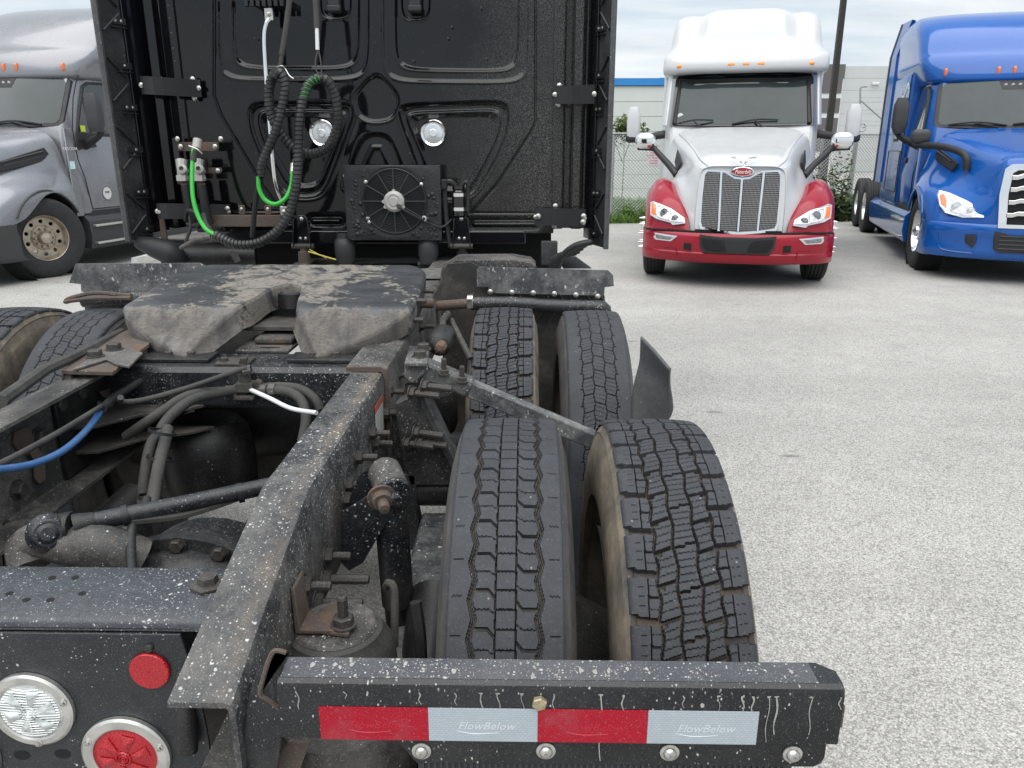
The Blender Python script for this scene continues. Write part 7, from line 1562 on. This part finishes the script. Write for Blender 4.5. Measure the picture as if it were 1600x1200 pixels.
        mb=MB(); P=[(s*1.168,y,z) for y,z in ((3.45,.95),(4.6,.95),(4.6,1.60),(3.45,1.60),(3.45,.95))]; mb.tube(P,.006,4); P_(A,'luggage_door_seam',mb,M['black_void'])
        mb=MB(); mb.tube([(s*1.168,3.32,.8),(s*1.168,3.32,2.75)],.006,4); P_(A,'sleeper_seam',mb,M['black_void'])
        # side fairing, steps
        mb=MB(); mb.loft([[(s*x,y,z) for x,z in ((1.0,.30),(1.16,.28),(1.20,.45),(1.19,.66),(1.12,.74),(1.0,.74))] for y in (2.12,2.2,4.2,5.85)]); sk=P_(A,'side_skirt',mb,paint if blue else dark,.01)
        for z,y0 in ((.60,2.16),(.36,2.16)):
            mb=MB(); mb.box((s*1.16,2.60,z),(.16,.85,.03)); P_(A,'step',mb,M['alu'],.006,parent=sk)
        if blue:
            mb=MB(); mb.lathe([(0,.001),(0,.19),(.02,.21),(.7,.21),(.72,.001)],o=(s*.985,3.5,.52),ax='y',n=28); P_(A,'fuel_tank',mb,M['chrome'])
        # extender behind the sleeper
        mb=MB(); mb.loft([[(s*1.13,5.0,z),(s*1.19,5.0,z),(s*1.225,yb,z),(s*1.195,yb,z)] for z,yb in ((1.05,5.42),(2.8,5.38),(3.2,5.33))]+[[(s*1.02,4.6,3.70),(s*1.08,4.6,3.72),(s*1.12,5.25,3.74),(s*1.09,5.25,3.72)]]); P_(A,'side_extender',mb,paint,.004)
        mb=MB(); mb.loft([[(s*1.185,yb,z),(s*1.235,yb,z),(s*1.24,yb+.10,z),(s*1.20,yb+.10,z)] for z,yb in ((1.05,5.423),(2.8,5.383),(3.2,5.333))]+[[(s*1.08,5.253,3.72),(s*1.13,5.253,3.74),(s*1.135,5.353,3.74),(s*1.095,5.353,3.72)]]); P_(A,'extender_edge',mb,dark,.004)
        # mirrors
        mb=MB(); rbox(mb,(s*1.42,2.25,2.10),(.22,.17,.50)); mr=P_(A,'door_mirror',mb,dark,ang=60)
        mb=MB(); mb.tube([(s*1.44,2.33,1.88),(s*1.36,2.34,1.80),(s*1.20,2.36,1.72),(s*1.10,2.38,1.68)],[.035,.045,.055,.065],8,smooth=3); mb.prism([(s*1.105,y,z) for y,z in ((2.20,1.62),(2.58,1.66),(2.50,1.79),(2.24,1.86))],(s*.02,0,0)); P_(A,'mirror_arm',mb,M['black_plastic'],parent=mr,ang=60)
        if blue:
            mb=MB(); rbox(mb,(s*1.22,1.62,1.80),(.26,.15,.19)); hm=P_(A,'hood_mirror',mb,dark,ang=60)
            mb=MB(); mb.tube([(s*1.30,1.62,1.70),(s*1.18,1.58,1.68),(s*1.0,1.25,1.66),(s*.86,.95,1.60),(s*.79,.80,1.52),(s*.77,.78,1.36)],[.035,.05,.045,.045,.05,.045],8,smooth=4); P_(A,'mirror_arm',mb,M['black_plastic'],parent=hm,ang=60)
    # roof
    lob=lambda f,z: 0*z
    roof_fairing(A,paint,2.6,[(2.56,2.40,1.02,.42),(2.62,2.37,1.08,.45),(2.80,2.43,1.15,.45),(2.92,2.52,1.165,.45),(3.00,2.62,1.165,.45),(3.2,2.80,1.165,.5),(3.42,3.08,1.16,.55),(3.57,3.40,1.12,.6),(3.66,3.80,1.05,.65),(3.70,4.2,.95,.6),(3.705,4.5,.85,.5)],5.0,lob)
    mb=MB(); mb.tube([(x,2.60+.45*(1-math.cos(math.asin(min(1,(abs(x)/1.165)**(1/.85))))**.55)-.004,2.965) for x in np.linspace(-1.1,1.1,23)],.010,5); P_(A,'roof_crease',mb,paint)
    lights_row(A,(-.86,-.20,0,.20,.86),lambda x:2.70,lambda x: 2.40+.45*(1-math.cos(math.asin(min(1,(abs(x)/1.12)**(1/.85))))**.55),.024,.055,M['orange_lens'])
    for x,rm in ((-1.03,riml),(1.03,rim)): fwheel(A,x,1.40,rm,steer)
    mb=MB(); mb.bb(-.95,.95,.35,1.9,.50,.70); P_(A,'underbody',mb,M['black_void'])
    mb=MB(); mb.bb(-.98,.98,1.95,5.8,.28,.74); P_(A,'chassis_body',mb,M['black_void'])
    mb=MB(); mb.bb(-1.0,1.0,1.26,1.54,.40,.52); P_(A,'front_axle',mb,M['black_satin'],.03)
    truck_rear(A,paint,None,6.65,7.95,8.7)
    return A
B_=aero_truck('bright blue truck with chrome grille bars at the right edge',(6.28,9.55,0),R(-15.8),M['blue_paint'],True,RIM_AC,RIM_ACL)
G_=aero_truck('silver grey truck parked left of the black cab, wheel turned',(-7.62,8.92,0),R(-10),M['grey_paint'],False,RIM_AD,RIM_ADL,R(-22))
# blue cab: painted swoosh by the sleeper window; grey cab: badge, stickers
for s in (-1,1):
    for k,(c,z) in enumerate((((.75,.80,.84),2.50),((.03,.35,.60),2.46))):
        mb=MB(); P=[(s*1.170,3.36+.1*i,z+.10*math.sin(i*.9)) for i in range(8)]; mb.loft([P,[(p[0]+s*.002,p[1],p[2]+.06) for p in P]],closed=False,cap=False); P_(B_,'painted_swoosh',mb,plain('swoosh_paint',c,.3,coat=.6,var=0))
mg=plain('badge_silver',(.75,.76,.78),.3,.5,var=0); me=text_mesh('CASCADIA',.055,.002); me.materials.append(mg)
o=link('lettering',me,G_); o.location=(1.135,2.04,1.63); o.rotation_euler=(PI/2,0,PI/2)
mb=MB(); mb.lathe([(0,.001),(0,.085),(.003,.085),(.003,.001)],o=(1.142,2.62,1.02),ax='x',n=28); o=P_(G_,'round_sticker',mb,plain('worn_sticker',(.62,.62,.60),.5,var=.1,vs=30))
for dy in (-.032,0,.032): mb=MB(); mb.bb(1.1452,1.1458,2.62+dy-.011,2.62+dy+.011,1.022,1.052); P_(G_,'sticker_print',mb,M['grey_plastic'],parent=o)
mb=MB(); mb.bb(1.131,1.134,1.99,2.08,1.37,1.47); P_(G_,'inspection_sticker',mb,plain('pale_teal_sticker',(.55,.75,.78),.4,var=.25,vs=40))
mb=MB(); mb.bb(1.105,1.108,2.33,2.42,1.86,1.94); P_(G_,'yellow_sticker',mb,plain('yellow_sticker',(.62,.75,.05),.4,var=0))
